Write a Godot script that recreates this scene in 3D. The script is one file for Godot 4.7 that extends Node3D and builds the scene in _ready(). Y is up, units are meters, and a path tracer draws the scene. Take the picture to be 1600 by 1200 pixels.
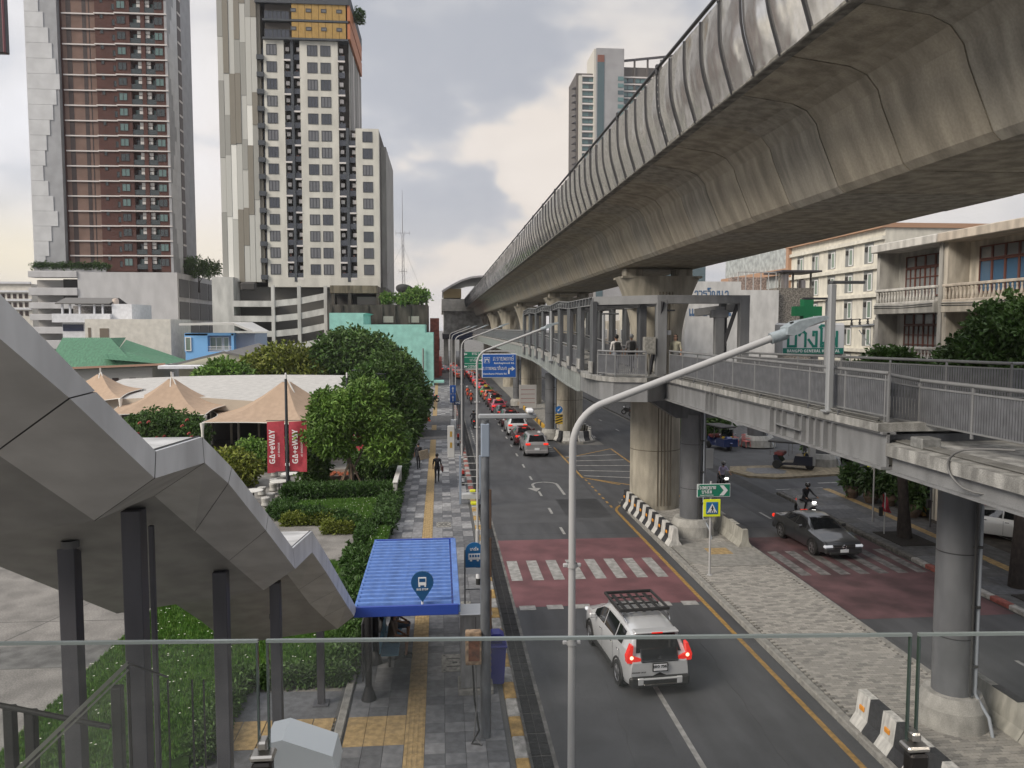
extends Node3D

var rng := RandomNumberGenerator.new()
var MATS := {}
var TEX := {}

# ---------- mesh builder ----------
class MB:
	var V := PackedVector3Array()
	var N := PackedVector3Array()
	var C := PackedColorArray()
	var col := Color.WHITE
	var xf := Transform3D.IDENTITY
	func t3(a: Vector3, b: Vector3, c: Vector3) -> void:
		a = xf * a
		b = xf * b
		c = xf * c
		var n := (b - a).cross(c - a).normalized()
		V.push_back(a); V.push_back(c); V.push_back(b)
		N.push_back(n); N.push_back(n); N.push_back(n)
		C.push_back(col); C.push_back(col); C.push_back(col)
	func q(a: Vector3, b: Vector3, c: Vector3, d: Vector3) -> void:
		t3(a, b, c)
		t3(a, c, d)
	func sv(p: Vector3, n: Vector3) -> void:
		V.push_back(xf * p)
		N.push_back((xf.basis * n).normalized())
		C.push_back(col)
	func box(c: Vector3, s: Vector3, b := Basis.IDENTITY) -> void:
		var h := s * 0.5
		var p := []
		for i in 8:
			p.append(c + b * Vector3(h.x if i & 1 else -h.x, h.y if i & 2 else -h.y, h.z if i & 4 else -h.z))
		q(p[4], p[5], p[7], p[6])
		q(p[1], p[0], p[2], p[3])
		q(p[5], p[1], p[3], p[7])
		q(p[0], p[4], p[6], p[2])
		q(p[6], p[7], p[3], p[2])
		q(p[0], p[1], p[5], p[4])
	func span(a: Vector3, b: Vector3) -> void:
		box((a + b) * 0.5, (b - a).abs())
	# box with chamfered edges
	func cbox(c: Vector3, s: Vector3, r: float, b := Basis.IDENTITY) -> void:
		var h := s * 0.5
		r = minf(r, minf(h.x, minf(h.y, h.z)) * 0.95)
		var k := h - Vector3(r, r, r)
		for ax in 3:
			for sg in [-1.0, 1.0]:
				var u := Vector3.ZERO
				u[ax] = sg * h[ax]
				var a1 := (ax + 1) % 3
				var a2 := (ax + 2) % 3
				var e1 := Vector3.ZERO
				e1[a1] = k[a1]
				var e2 := Vector3.ZERO
				e2[a2] = k[a2] * sg
				q(c + b * (u - e1 - e2), c + b * (u + e1 - e2), c + b * (u + e1 + e2), c + b * (u - e1 + e2))
				for s2 in [-1.0, 1.0]:
					# edge between +ax*sg and a1*s2
					var v := Vector3.ZERO
					v[a1] = s2
					var pa := Vector3.ZERO
					pa[ax] = sg * h[ax]
					pa[a1] = s2 * k[a1]
					var pb := Vector3.ZERO
					pb[ax] = sg * k[ax]
					pb[a1] = s2 * h[a1]
					var w := Vector3.ZERO
					w[a2] = k[a2]
					var o: float = sg * s2
					if o > 0:
						q(c + b * (pa - w), c + b * (pb - w), c + b * (pb + w), c + b * (pa + w))
					else:
						q(c + b * (pb - w), c + b * (pa - w), c + b * (pa + w), c + b * (pb + w))
		for i in 8:
			var sx := 1.0 if i & 1 else -1.0
			var sy := 1.0 if i & 2 else -1.0
			var sz := 1.0 if i & 4 else -1.0
			var p1 := Vector3(sx * h.x, sy * k.y, sz * k.z)
			var p2 := Vector3(sx * k.x, sy * h.y, sz * k.z)
			var p3 := Vector3(sx * k.x, sy * k.y, sz * h.z)
			if sx * sy * sz > 0:
				t3(c + b * p1, c + b * p2, c + b * p3)
			else:
				t3(c + b * p1, c + b * p3, c + b * p2)
	func bar(a: Vector3, b: Vector3, w: float, h: float, up := Vector3.UP) -> void:
		var d := (b - a).normalized()
		if absf(d.dot(up)) > 0.99:
			up = Vector3.RIGHT
		var x := d.cross(up).normalized()
		var y := x.cross(d)
		box((a + b) * 0.5, Vector3(w, h, a.distance_to(b)), Basis(x, y, -d))
	func tube(pts: Array, r: Variant, n := 8, cap := true) -> void:
		var rings := []
		var m := pts.size()
		var last := Vector3.ZERO
		for i in m:
			var d: Vector3 = (pts[mini(i + 1, m - 1)] - pts[maxi(i - 1, 0)]).normalized()
			var x := last
			if i == 0:
				x = d.cross(Vector3.UP if absf(d.y) < 0.9 else Vector3.RIGHT).normalized()
			else:
				x = (x - d * x.dot(d)).normalized()
			last = x
			var y := d.cross(x)
			var ring := []
			var rad: float = r[i] if r is Array else r
			for k in n:
				var t := TAU * k / n
				var o: Vector3 = x * cos(t) + y * sin(t)
				ring.append([pts[i] + o * rad, o])
			rings.append(ring)
		for i in m - 1:
			for k in n:
				var k2 := (k + 1) % n
				var A = rings[i][k]; var B = rings[i][k2]; var D = rings[i + 1][k]; var E = rings[i + 1][k2]
				sv(A[0], A[1]); sv(E[0], E[1]); sv(B[0], B[1])
				sv(A[0], A[1]); sv(D[0], D[1]); sv(E[0], E[1])
		if cap:
			for k in n:
				var k2 := (k + 1) % n
				t3(pts[0], rings[0][k2][0], rings[0][k][0])
				t3(pts[m - 1], rings[m - 1][k][0], rings[m - 1][k2][0])
	# profile: [Vector2(radius, y)] bottom to top
	func lathe(pr: Array, c: Vector3, n := 16, flat := false) -> void:
		for i in pr.size() - 1:
			var p: Vector2 = pr[i]
			var s: Vector2 = pr[i + 1]
			var nn := Vector2(s.y - p.y, p.x - s.x).normalized()
			for k in n:
				var t := TAU * k / n
				var u := TAU * (k + 1) / n
				var d1 := Vector3(cos(t), 0, sin(t))
				var d2 := Vector3(cos(u), 0, sin(u))
				var A := c + d1 * p.x + Vector3.UP * p.y
				var B := c + d2 * p.x + Vector3.UP * p.y
				var D := c + d1 * s.x + Vector3.UP * s.y
				var E := c + d2 * s.x + Vector3.UP * s.y
				if flat:
					q(B, A, D, E)
				else:
					var n1 := d1 * nn.x + Vector3.UP * nn.y
					var n2 := d2 * nn.x + Vector3.UP * nn.y
					if p.x > 1e-5:
						sv(A, n1); sv(B, n2); sv(E, n2)
					if s.x > 1e-5:
						sv(A, n1); sv(E, n2); sv(D, n1)
	func ball(c: Vector3, r: Vector3, n := 10) -> void:
		var m := n / 2
		for i in m:
			for k in n:
				var q4 := []
				for w in [[i, k], [i, k + 1], [i + 1, k + 1], [i + 1, k]]:
					var a: float = PI * w[0] / m - PI / 2
					var t: float = TAU * w[1] / n
					var d := Vector3(cos(a) * cos(t), sin(a), cos(a) * sin(t))
					q4.append([c + d * r, (d / r).normalized()])
				for j in [0, 2, 1, 0, 3, 2] if false else [0, 1, 2, 0, 2, 3]:
					sv(q4[j][0], q4[j][1])
	# extrude a 2D polygon (x, y) from z0 to z1
	func prism(poly: Array, z0: float, z1: float) -> void:
		var pp := PackedVector2Array(poly)
		if Geometry2D.is_polygon_clockwise(pp):
			pp.reverse()
		var ids := Geometry2D.triangulate_polygon(pp)
		for i in range(0, ids.size(), 3):
			var a := pp[ids[i]]
			var b := pp[ids[i + 1]]
			var c := pp[ids[i + 2]]
			if (b - a).cross(c - a) < 0:
				var t := b
				b = c
				c = t
			t3(Vector3(a.x, a.y, z1), Vector3(b.x, b.y, z1), Vector3(c.x, c.y, z1))
			t3(Vector3(a.x, a.y, z0), Vector3(c.x, c.y, z0), Vector3(b.x, b.y, z0))
		for i in pp.size():
			var a := pp[i]
			var b := pp[(i + 1) % pp.size()]
			q(Vector3(a.x, a.y, z0), Vector3(b.x, b.y, z0), Vector3(b.x, b.y, z1), Vector3(a.x, a.y, z1))
	# smooth sheet through rows of points
	func sheet(rows: Array, flip := false) -> void:
		var m := rows.size()
		var n: int = rows[0].size()
		var nor := []
		for i in m:
			var r := []
			for j in n:
				var du: Vector3 = rows[mini(i + 1, m - 1)][j] - rows[maxi(i - 1, 0)][j]
				var dv: Vector3 = rows[i][mini(j + 1, n - 1)] - rows[i][maxi(j - 1, 0)]
				var w := du.cross(dv).normalized()
				r.append(-w if flip else w)
			nor.append(r)
		for i in m - 1:
			for j in n - 1:
				var ix := [[i, j], [i + 1, j], [i + 1, j + 1], [i, j], [i + 1, j + 1], [i, j + 1]]
				if not flip:
					ix = [[i, j], [i + 1, j + 1], [i + 1, j], [i, j], [i, j + 1], [i + 1, j + 1]]
				for w in ix:
					sv(rows[w[0]][w[1]], nor[w[0]][w[1]])
	func mesh() -> ArrayMesh:
		var a := []
		a.resize(Mesh.ARRAY_MAX)
		a[Mesh.ARRAY_VERTEX] = V
		a[Mesh.ARRAY_NORMAL] = N
		a[Mesh.ARRAY_COLOR] = C
		var m := ArrayMesh.new()
		m.add_surface_from_arrays(Mesh.PRIMITIVE_TRIANGLES, a)
		return m

func mb(c := Color.WHITE) -> MB:
	var b := MB.new()
	b.col = c
	return b

# ---------- objects ----------
func thing(called: String, label: String, category: String, at := Vector3.ZERO, turn := 0.0, group := "") -> Node3D:
	var o := Node3D.new()
	o.name = called
	add_child(o, true)
	o.position = at
	o.rotation.y = turn
	relabel(o, label, category, group)
	return o

func relabel(o: Node, label: String, category := "", group := "") -> Node:
	o.set_meta("label", label)
	if category:
		o.set_meta("category", category)
	if group:
		o.set_meta("group", group)
	return o

func part(parent: Node, called: String, b: Variant, m: Material, label := "") -> MeshInstance3D:
	var o := MeshInstance3D.new()
	o.name = called
	o.mesh = b.mesh() if b is MB else b
	o.material_override = m
	parent.add_child(o, true)
	if label:
		o.set_meta("label", label)
	return o

func put(parent: Node, called: String, mesh: Mesh, m: Material, at: Vector3, b := Basis.IDENTITY) -> MeshInstance3D:
	var o := part(parent, called, mesh, m)
	o.transform = Transform3D(b, at)
	return o

func solo(called: String, b: Variant, m: Material, label: String, category: String, group := "") -> MeshInstance3D:
	var o := part(self, called, b, m)
	relabel(o, label, category, group)
	return o

func setting(called: String, b: Variant, m: Material) -> MeshInstance3D:
	var o := part(self, called, b, m)
	o.set_meta("kind", "structure")
	return o

func many(parent: Node, called: String, mesh: Mesh, m: Material, xs: Array, cols: Array) -> MultiMeshInstance3D:
	var mm := MultiMesh.new()
	mm.transform_format = MultiMesh.TRANSFORM_3D
	mm.use_colors = cols.size() > 0
	mm.mesh = mesh
	mm.instance_count = xs.size()
	for i in xs.size():
		mm.set_instance_transform(i, xs[i])
		if cols.size():
			mm.set_instance_color(i, cols[i])
	var o := MultiMeshInstance3D.new()
	o.name = called
	o.multimesh = mm
	o.material_override = m
	parent.add_child(o, true)
	o.set_meta("kind", "stuff")
	return o

func copy(o: Node3D, label: String, at: Vector3, turn := 0.0) -> Node3D:
	var c: Node3D = o.duplicate()
	c.name = o.name
	add_child(c, true)
	c.position = at
	c.rotation.y = turn
	c.set_meta("label", label)
	return c

# ---------- materials ----------
func noise_tex(freq: float, lo: float, hi: float, oct := 4, seed_ := 1, type := FastNoiseLite.TYPE_SIMPLEX_SMOOTH) -> NoiseTexture2D:
	var key := "%s %s %s %s %s %s" % [freq, lo, hi, oct, seed_, type]
	if TEX.has(key):
		return TEX[key]
	var n := FastNoiseLite.new()
	n.noise_type = type
	n.frequency = freq
	n.fractal_octaves = oct
	n.seed = seed_
	var t := NoiseTexture2D.new()
	t.width = 512
	t.height = 512
	t.seamless = true
	t.noise = n
	var g := Gradient.new()
	g.set_color(0, Color(lo, lo, lo))
	g.set_color(1, Color(hi, hi, hi))
	g.set_offset(0, 0.2)
	g.set_offset(1, 0.75)
	t.color_ramp = g
	TEX[key] = t
	return t

# colour is linear; opt: blotch, blotch_scale, streak, grain, grain_scale, bump, alpha, emit, coat, vc, spec
func mat(key: String, c: Color, rough := 0.8, metal := 0.0, opt := {}) -> StandardMaterial3D:
	if MATS.has(key):
		return MATS[key]
	var m := StandardMaterial3D.new()
	m.resource_name = key
	m.albedo_color = c.linear_to_srgb()
	m.roughness = rough
	m.metallic = metal
	var lo: float = opt.get("blotch", 0.0) * 0.62
	if lo > 0:
		m.albedo_texture = noise_tex(opt.get("freq", 0.01), 1.0 - lo, 1.0, 5, opt.get("seed", 3))
		var s: float = opt.get("blotch_scale", 0.25)
		var st: float = opt.get("streak", 1.0)
		m.uv1_triplanar = true
		m.uv1_world_triplanar = opt.get("world", true)
		m.uv1_scale = Vector3(s, s * st, s)
	var gr: float = opt.get("grain", 0.0) * 0.5
	if gr > 0:
		m.detail_enabled = true
		m.detail_blend_mode = BaseMaterial3D.BLEND_MODE_MUL
		m.detail_uv_layer = BaseMaterial3D.DETAIL_UV_2
		m.detail_albedo = noise_tex(0.06, 1.0 - gr, 1.0, 3, 9)
		var s2: float = opt.get("grain_scale", 1.0)
		m.uv2_triplanar = true
		m.uv2_world_triplanar = opt.get("world", true)
		m.uv2_scale = Vector3(s2, s2 * opt.get("grain_streak", 1.0), s2)
	var bp: float = opt.get("bump", 0.0)
	if bp > 0:
		m.heightmap_enabled = true
		m.heightmap_texture = noise_tex(0.08, 0.0, 1.0, 3, 5)
		m.heightmap_scale = bp
		if lo <= 0:
			m.uv1_triplanar = true
			m.uv1_world_triplanar = opt.get("world", true)
			var s: float = opt.get("blotch_scale", 0.25)
			m.uv1_scale = Vector3(s, s, s)
	if opt.has("alpha"):
		m.transparency = BaseMaterial3D.TRANSPARENCY_ALPHA
		m.albedo_color.a = opt.alpha
	if opt.has("emit"):
		m.emission_enabled = true
		m.emission = (opt.emit as Color).linear_to_srgb()
		m.emission_energy_multiplier = opt.get("energy", 1.0)
	if opt.has("coat"):
		m.clearcoat_enabled = true
		m.clearcoat = opt.coat
		m.clearcoat_roughness = 0.06
	if opt.get("vc", false):
		m.vertex_color_use_as_albedo = true
	if opt.has("back"):
		m.backlight_enabled = true
		m.backlight = opt.back
	if opt.has("spec"):
		m.metallic_specular = opt.spec
	MATS[key] = m
	return m

func L(r: float, g := -1.0, b := -1.0) -> Color:
	return Color(r, g if g >= 0 else r, b if b >= 0 else r)

# ---------- survey: where the line of sight through a photo point meets a plane ----------
func sight(px: float, py: float) -> Vector3:
	var cp := cos(0.07028)
	var sp := sin(0.07028)
	var ca := cos(0.08914)
	var sa := sin(0.08914)
	var F := Vector3(sa * cp, -sp, -ca * cp)
	var R := Vector3(ca, 0, sa)
	return F * 1250.0 + R * (px - 800.0) + R.cross(F) * (600.0 - py)

func on_z(px: float, py: float, z: float) -> Vector3:
	var d := sight(px, py)
	return Vector3(0, 9.5, 0) + d * (z / d.z)

func on_x(px: float, py: float, x: float) -> Vector3:
	var d := sight(px, py)
	return Vector3(0, 9.5, 0) + d * (x / d.x)

func on_y(px: float, py: float, y: float) -> Vector3:
	var d := sight(px, py)
	return Vector3(0, 9.5, 0) + d * ((y - 9.5) / d.y)

# ---------- lettering ----------
func word(parent: Node, s: String, size: float, at: Vector3, m: Material, b := Basis.IDENTITY, font := "Droid Sans", bold := true, called := "lettering") -> MeshInstance3D:
	var f := SystemFont.new()
	f.font_names = PackedStringArray([font])
	if bold:
		f.font_weight = 700
	var t := TextMesh.new()
	t.text = s
	t.font = f
	t.font_size = 64
	t.pixel_size = size / 64.0 / 0.72   # size = height of a capital
	t.depth = 0.012
	t.curve_step = 2.0
	var o := part(parent, called, t, m)
	o.transform = Transform3D(b, at)
	return o

# Thai letters as strokes on a grid (x, y in base 16; 0 is the foot, 9 the letter's head)
const THAI := {
	"บ": "17.07.09.19.10.60.69", "า": "07.19.39.48.40", "ง": "37.39.59.50.30.04", "โ": "12.32.30.10.1b.0c.1d.4d", "พ": "07.09.19.10.36.50.59",
	"ร": "40.20.22.42.46.06.09.49", "ช": "27.07.09.29.10.60.67.59.69", "ฤ": "00.20.22.16.08.29.59.50", "ก": "10.17.08.29.49.58.50",
	"ษ": "17.07.09.19.10.60.69 35.55.74", "ญ": "10.16.07.19.39.40.60.69", "จ": "34.14.16.36.30.50.57.39.09", "น": "17.07.09.19.10.53.73.70.50.59",
	"ภ": "12.02.00.22.17.08.29.59.50", "เ": "12.32.30.10.19", "ถ": "20.00.02.22.16.08.29.59.50", "ย": "29.09.06.26.14.10.60.69", "ล": "02.20.24.04.08.39.59.50",
	"ว": "32.12.10.30.47.39.09", "ฒ": "20.02.08.19.38.30.53.70.79", "แ": "12.32.30.10.19 52.72.70.50.59", "ส": "02.20.24.04.08.39.59.50 47.6a", "ใ": "42.22.20.40.4b.3d.1b",
	".": "00.10", "ท": "17.07.09.19.10.48.59.50", "อ": "24.04.00.50.58.39.09.07", " ": "",
}
const THAI_UP := {"์": "3b.4d.2d.3b.5e", "ิ": "1b.2d.4d.5b.1b", "ั": "1b.3b.3d.1d.1c.5d", "่": "4b.4e", "้": "2c.3d.5b.6e", "ำ": "07.19.39.48.40"}

func thai(parent: Node, s: String, size: float, at: Vector3, m: Material, thick := 0.16, b := Basis.IDENTITY) -> MeshInstance3D:
	var st := mb()
	var x := 0.0
	var u := size / 9.0
	var widths := []
	for ch in s:
		var up: bool = THAI_UP.has(ch) and ch != "ำ"
		var code: String = THAI_UP[ch] if THAI_UP.has(ch) else THAI.get(ch, "")
		var wide := 0
		var ox := x
		if up:
			ox = x - 7.5
		for stroke in code.split(" ", false):
			var last := Vector3.INF
			for pr in stroke.split("."):
				var gx := pr.substr(0, 1).hex_to_int()
				var gy := pr.substr(1, 1).hex_to_int()
				wide = maxi(wide, gx)
				var p := Vector3((ox + gx) * u, gy * u, 0)
				if last != Vector3.INF:
					var d := (p - last).normalized() * thick * size * 0.45
					st.bar(last - d, p + d, thick * size, 0.02 + 0.0007 * st.V.size() / 36.0 * 0.2, Vector3(0, 0, 1))
				last = p
		if not up:
			x += wide + 2.2 if wide > 0 else 3.0
	var shift := Vector3(-x * u * 0.5, -size * 0.5, 0)
	for i in st.V.size():
		st.V[i] += shift
	var o := part(parent, "lettering", st, m)
	o.transform = Transform3D(b, at)
	return o

# ---------- leaves ----------
func clump(k: int, size: float, spread: float, sd: int, up := 0.3) -> ArrayMesh:
	rng.seed = sd
	var b := mb()
	for i in k:
		var p := Vector3(rng.randf_range(-1, 1), rng.randf_range(-1, 1), rng.randf_range(-1, 1)).limit_length(1.0) * spread
		var d := (p + Vector3(rng.randf_range(-1, 1), rng.randf_range(-0.6, 0.8), rng.randf_range(-1, 1)) * spread).normalized()
		var s := d.cross(Vector3(rng.randf_range(-0.6, 0.6), 1, rng.randf_range(-0.6, 0.6))).normalized()
		var w := s.cross(d).normalized() * size * 0.16
		var l := size * rng.randf_range(0.7, 1.2)
		var g := rng.randf_range(0.75, 1.15)
		b.col = Color(g, g, g)
		var tip := p + d * l - Vector3.UP * l * up
		var mid := p + d * l * 0.5
		b.t3(p, mid + s * l * 0.26 + w, tip)
		b.t3(p, tip, mid - s * l * 0.26 + w)
	return b.mesh()

func rand_basis(lo := 0.7, hi := 1.3) -> Basis:
	var s := rng.randf_range(lo, hi)
	return Basis(Vector3(rng.randf_range(-1, 1), rng.randf_range(-1, 1), rng.randf_range(-1, 1)).normalized(), rng.randf_range(0, TAU)).scaled(Vector3(s, s, s))

func leaf_mat(key: String, c: Color) -> StandardMaterial3D:
	return mat(key, c, 0.62, 0.0, {"vc": true, "back": Color(0.28, 0.4, 0.1), "spec": 0.45})

# lobes: [centre, radii]; returns transforms and tints for leaf clumps lying through the outer shell of the lobes
func crown_points(lobes: Array, count: int, sd: int, fill := 0.62, gap := -0.22) -> Array:
	rng.seed = sd
	var nz := FastNoiseLite.new()
	nz.seed = sd
	nz.frequency = 0.55
	var xs := []
	var cs := []
	var tot := 0.0
	for l in lobes:
		tot += pow(l[1].x * l[1].y * l[1].z, 0.667)
	for l in lobes:
		var k := int(count * pow(l[1].x * l[1].y * l[1].z, 0.667) / tot)
		for i in k:
			var d := Vector3(rng.randfn(), rng.randfn(), rng.randfn()).normalized()
			var p: Vector3 = l[0] + d * l[1] * rng.randf_range(fill, 1.04) * (1.0 + 0.16 * nz.get_noise_3dv(d * 3.0 + l[0]))
			if nz.get_noise_3dv(p * 1.6) < gap:
				continue
			xs.append(Transform3D(rand_basis(), p))
			var t := 1.0 + 0.5 * nz.get_noise_3dv(p * 0.7 + Vector3(9, 9, 9)) + rng.randf_range(-0.16, 0.16)
			cs.append(Color(t * (1.0 + rng.randf_range(-0.05, 0.12)), t, t * 0.95))
	return [xs, cs]

func V(x: float, y: float, z: float) -> Vector3:
	return Vector3(x, y, z)

func W2(x: float, y: float) -> Vector2:
	return Vector2(x, y)

# ---------- light, sky, camera ----------
func make_sky() -> void:
	var cam := Camera3D.new()
	cam.name = "camera"
	add_child(cam)
	cam.position = V(0, 9.5, 0)
	cam.rotation = V(-0.07028, -0.08914, 0)
	cam.fov = 51.282
	cam.near = 0.05
	cam.far = 6000.0
	var sun := DirectionalLight3D.new()
	sun.name = "sun"
	add_child(sun)
	sun.light_color = Color(1.0, 0.96, 0.90)
	sun.light_energy = 0.5
	sun.light_angular_distance = 24.0
	sun.shadow_enabled = true
	sun.rotation = Vector3(deg_to_rad(-36), deg_to_rad(-62), 0)
	var W := 2048
	var H := 1024
	var im := Image.create(W, H, false, Image.FORMAT_RGBF)
	var n1 := FastNoiseLite.new()
	n1.seed = 21
	n1.noise_type = FastNoiseLite.TYPE_SIMPLEX_SMOOTH
	n1.frequency = 1.5
	n1.fractal_octaves = 6
	n1.fractal_gain = 0.52
	var n2 := FastNoiseLite.new()
	n2.seed = 5
	n2.frequency = 3.4
	n2.fractal_octaves = 5
	for y in H:
		var el := PI * (0.5 - (y + 0.5) / H)
		if el < -0.02:
			im.fill_rect(Rect2i(0, y, W, H - y), Color(0.3, 0.3, 0.31))
			break
		var e := maxf(el, 0.0)
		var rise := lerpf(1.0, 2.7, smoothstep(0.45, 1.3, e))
		for x in W:
			var az := wrapf(TAU * (x + 0.5) / W, -PI, PI)      # 0 = towards -z
			var d := Vector3(cos(e) * sin(az), sin(e), -cos(e) * cos(az))
			var p := V(d.x, d.y * 2.1, d.z) * 1.7
			var w := Vector3(n2.get_noise_3dv(p * 0.5), n2.get_noise_3dv(p * 0.5 + V(7, 1, 3)), 0) * 0.22
			var a := n1.get_noise_3dv(p + w)
			var f := n2.get_noise_3dv(p * 1.3)
			var t := smoothstep(-0.62, 0.62, a * 1.05 + 0.42 * f - 0.22 * smoothstep(0.15, 0.45, e) * smoothstep(-0.3, 0.1, az))
			# grey-blue under sides to pale cloud tops
			var c := Color(0.42, 0.44, 0.49).lerp(Color(0.69, 0.68, 0.68), t)
			# the low sun behind the clouds ahead and to the left warms the lower sky
			var front := exp(-pow((az - 0.02) / 0.42, 2.0))
			var low := exp(-pow((e - 0.18) / 0.16, 2.0)) * front
			c = c.lerp(Color(0.88, 0.77, 0.66), clampf(low * smoothstep(0.25, 0.8, t + 0.08) * 1.1, 0, 0.65))
			var spot := exp(-pow((az + 0.45) / 0.28, 2.0) - pow((e - 0.075) / 0.055, 2.0))
			c = c.lerp(Color(1.0, 0.88, 0.63), spot * 0.8)
			var spot2 := exp(-pow((az + 0.03) / 0.05, 2.0) - pow((e - 0.148) / 0.014, 2.0))
			c = c.lerp(Color(0.95, 0.80, 0.60), spot2 * smoothstep(0.3, 0.7, t) * 0.8)
			# thinner, brighter cloud to the left
			var left := exp(-pow((az + 0.5) / 0.42, 2.0)) * smoothstep(0.55, 0.15, e) * smoothstep(0.04, 0.2, e)
			c = c.lerp(Color(0.90, 0.92, 0.99), left * (0.35 + 0.4 * t))
			var mist := exp(-e / 0.05)
			c = c.lerp(Color(0.72, 0.69, 0.68), mist * 0.5)
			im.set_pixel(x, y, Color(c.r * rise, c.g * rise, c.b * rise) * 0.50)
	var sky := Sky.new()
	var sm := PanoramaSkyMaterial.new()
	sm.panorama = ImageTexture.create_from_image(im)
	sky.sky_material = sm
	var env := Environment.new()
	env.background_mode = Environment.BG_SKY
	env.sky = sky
	env.tonemap_mode = Environment.TONE_MAPPER_LINEAR
	env.tonemap_exposure = 2.15
	env.sdfgi_enabled = true
	env.ssao_enabled = true
	env.ssil_enabled = true
	env.fog_enabled = true
	env.fog_density = 0.00016
	env.fog_light_color = Color(0.86, 0.86, 0.88)
	var we := WorldEnvironment.new()
	we.name = "world_environment"
	we.environment = env
	add_child(we)

# ---------- ground, roads, pavements ----------
func flat(b: MB, x0: float, x1: float, z0: float, z1: float, y: float) -> void:
	b.q(V(x0, y, z0), V(x1, y, z0), V(x1, y, z1), V(x0, y, z1))

func poly_flat(b: MB, pts: Array, y: float) -> void:
	var pp := PackedVector2Array()
	for p in pts:
		pp.append(W2(p.x, p.y))
	var ids := Geometry2D.triangulate_polygon(pp)
	for i in range(0, ids.size(), 3):
		var a := V(pp[ids[i]].x, y, pp[ids[i]].y)
		var c := V(pp[ids[i + 1]].x, y, pp[ids[i + 1]].y)
		var d := V(pp[ids[i + 2]].x, y, pp[ids[i + 2]].y)
		if (c - a).cross(d - a).y > 0:
			b.t3(a, c, d)
		else:
			b.t3(a, d, c)

func slab(b: MB, pts: Array, y0: float, y1: float) -> void:
	poly_flat(b, pts, y1)
	var pp := PackedVector2Array(pts)
	var cw := Geometry2D.is_polygon_clockwise(pp)
	for i in pts.size():
		var p: Vector2 = pts[i]
		var s: Vector2 = pts[(i + 1) % pts.size()]
		var a := V(p.x, y0, p.y)
		var c := V(s.x, y0, s.y)
		if cw:
			b.q(a, c, c + Vector3.UP * (y1 - y0), a + Vector3.UP * (y1 - y0))
		else:
			b.q(c, a, a + Vector3.UP * (y1 - y0), c + Vector3.UP * (y1 - y0))

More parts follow.
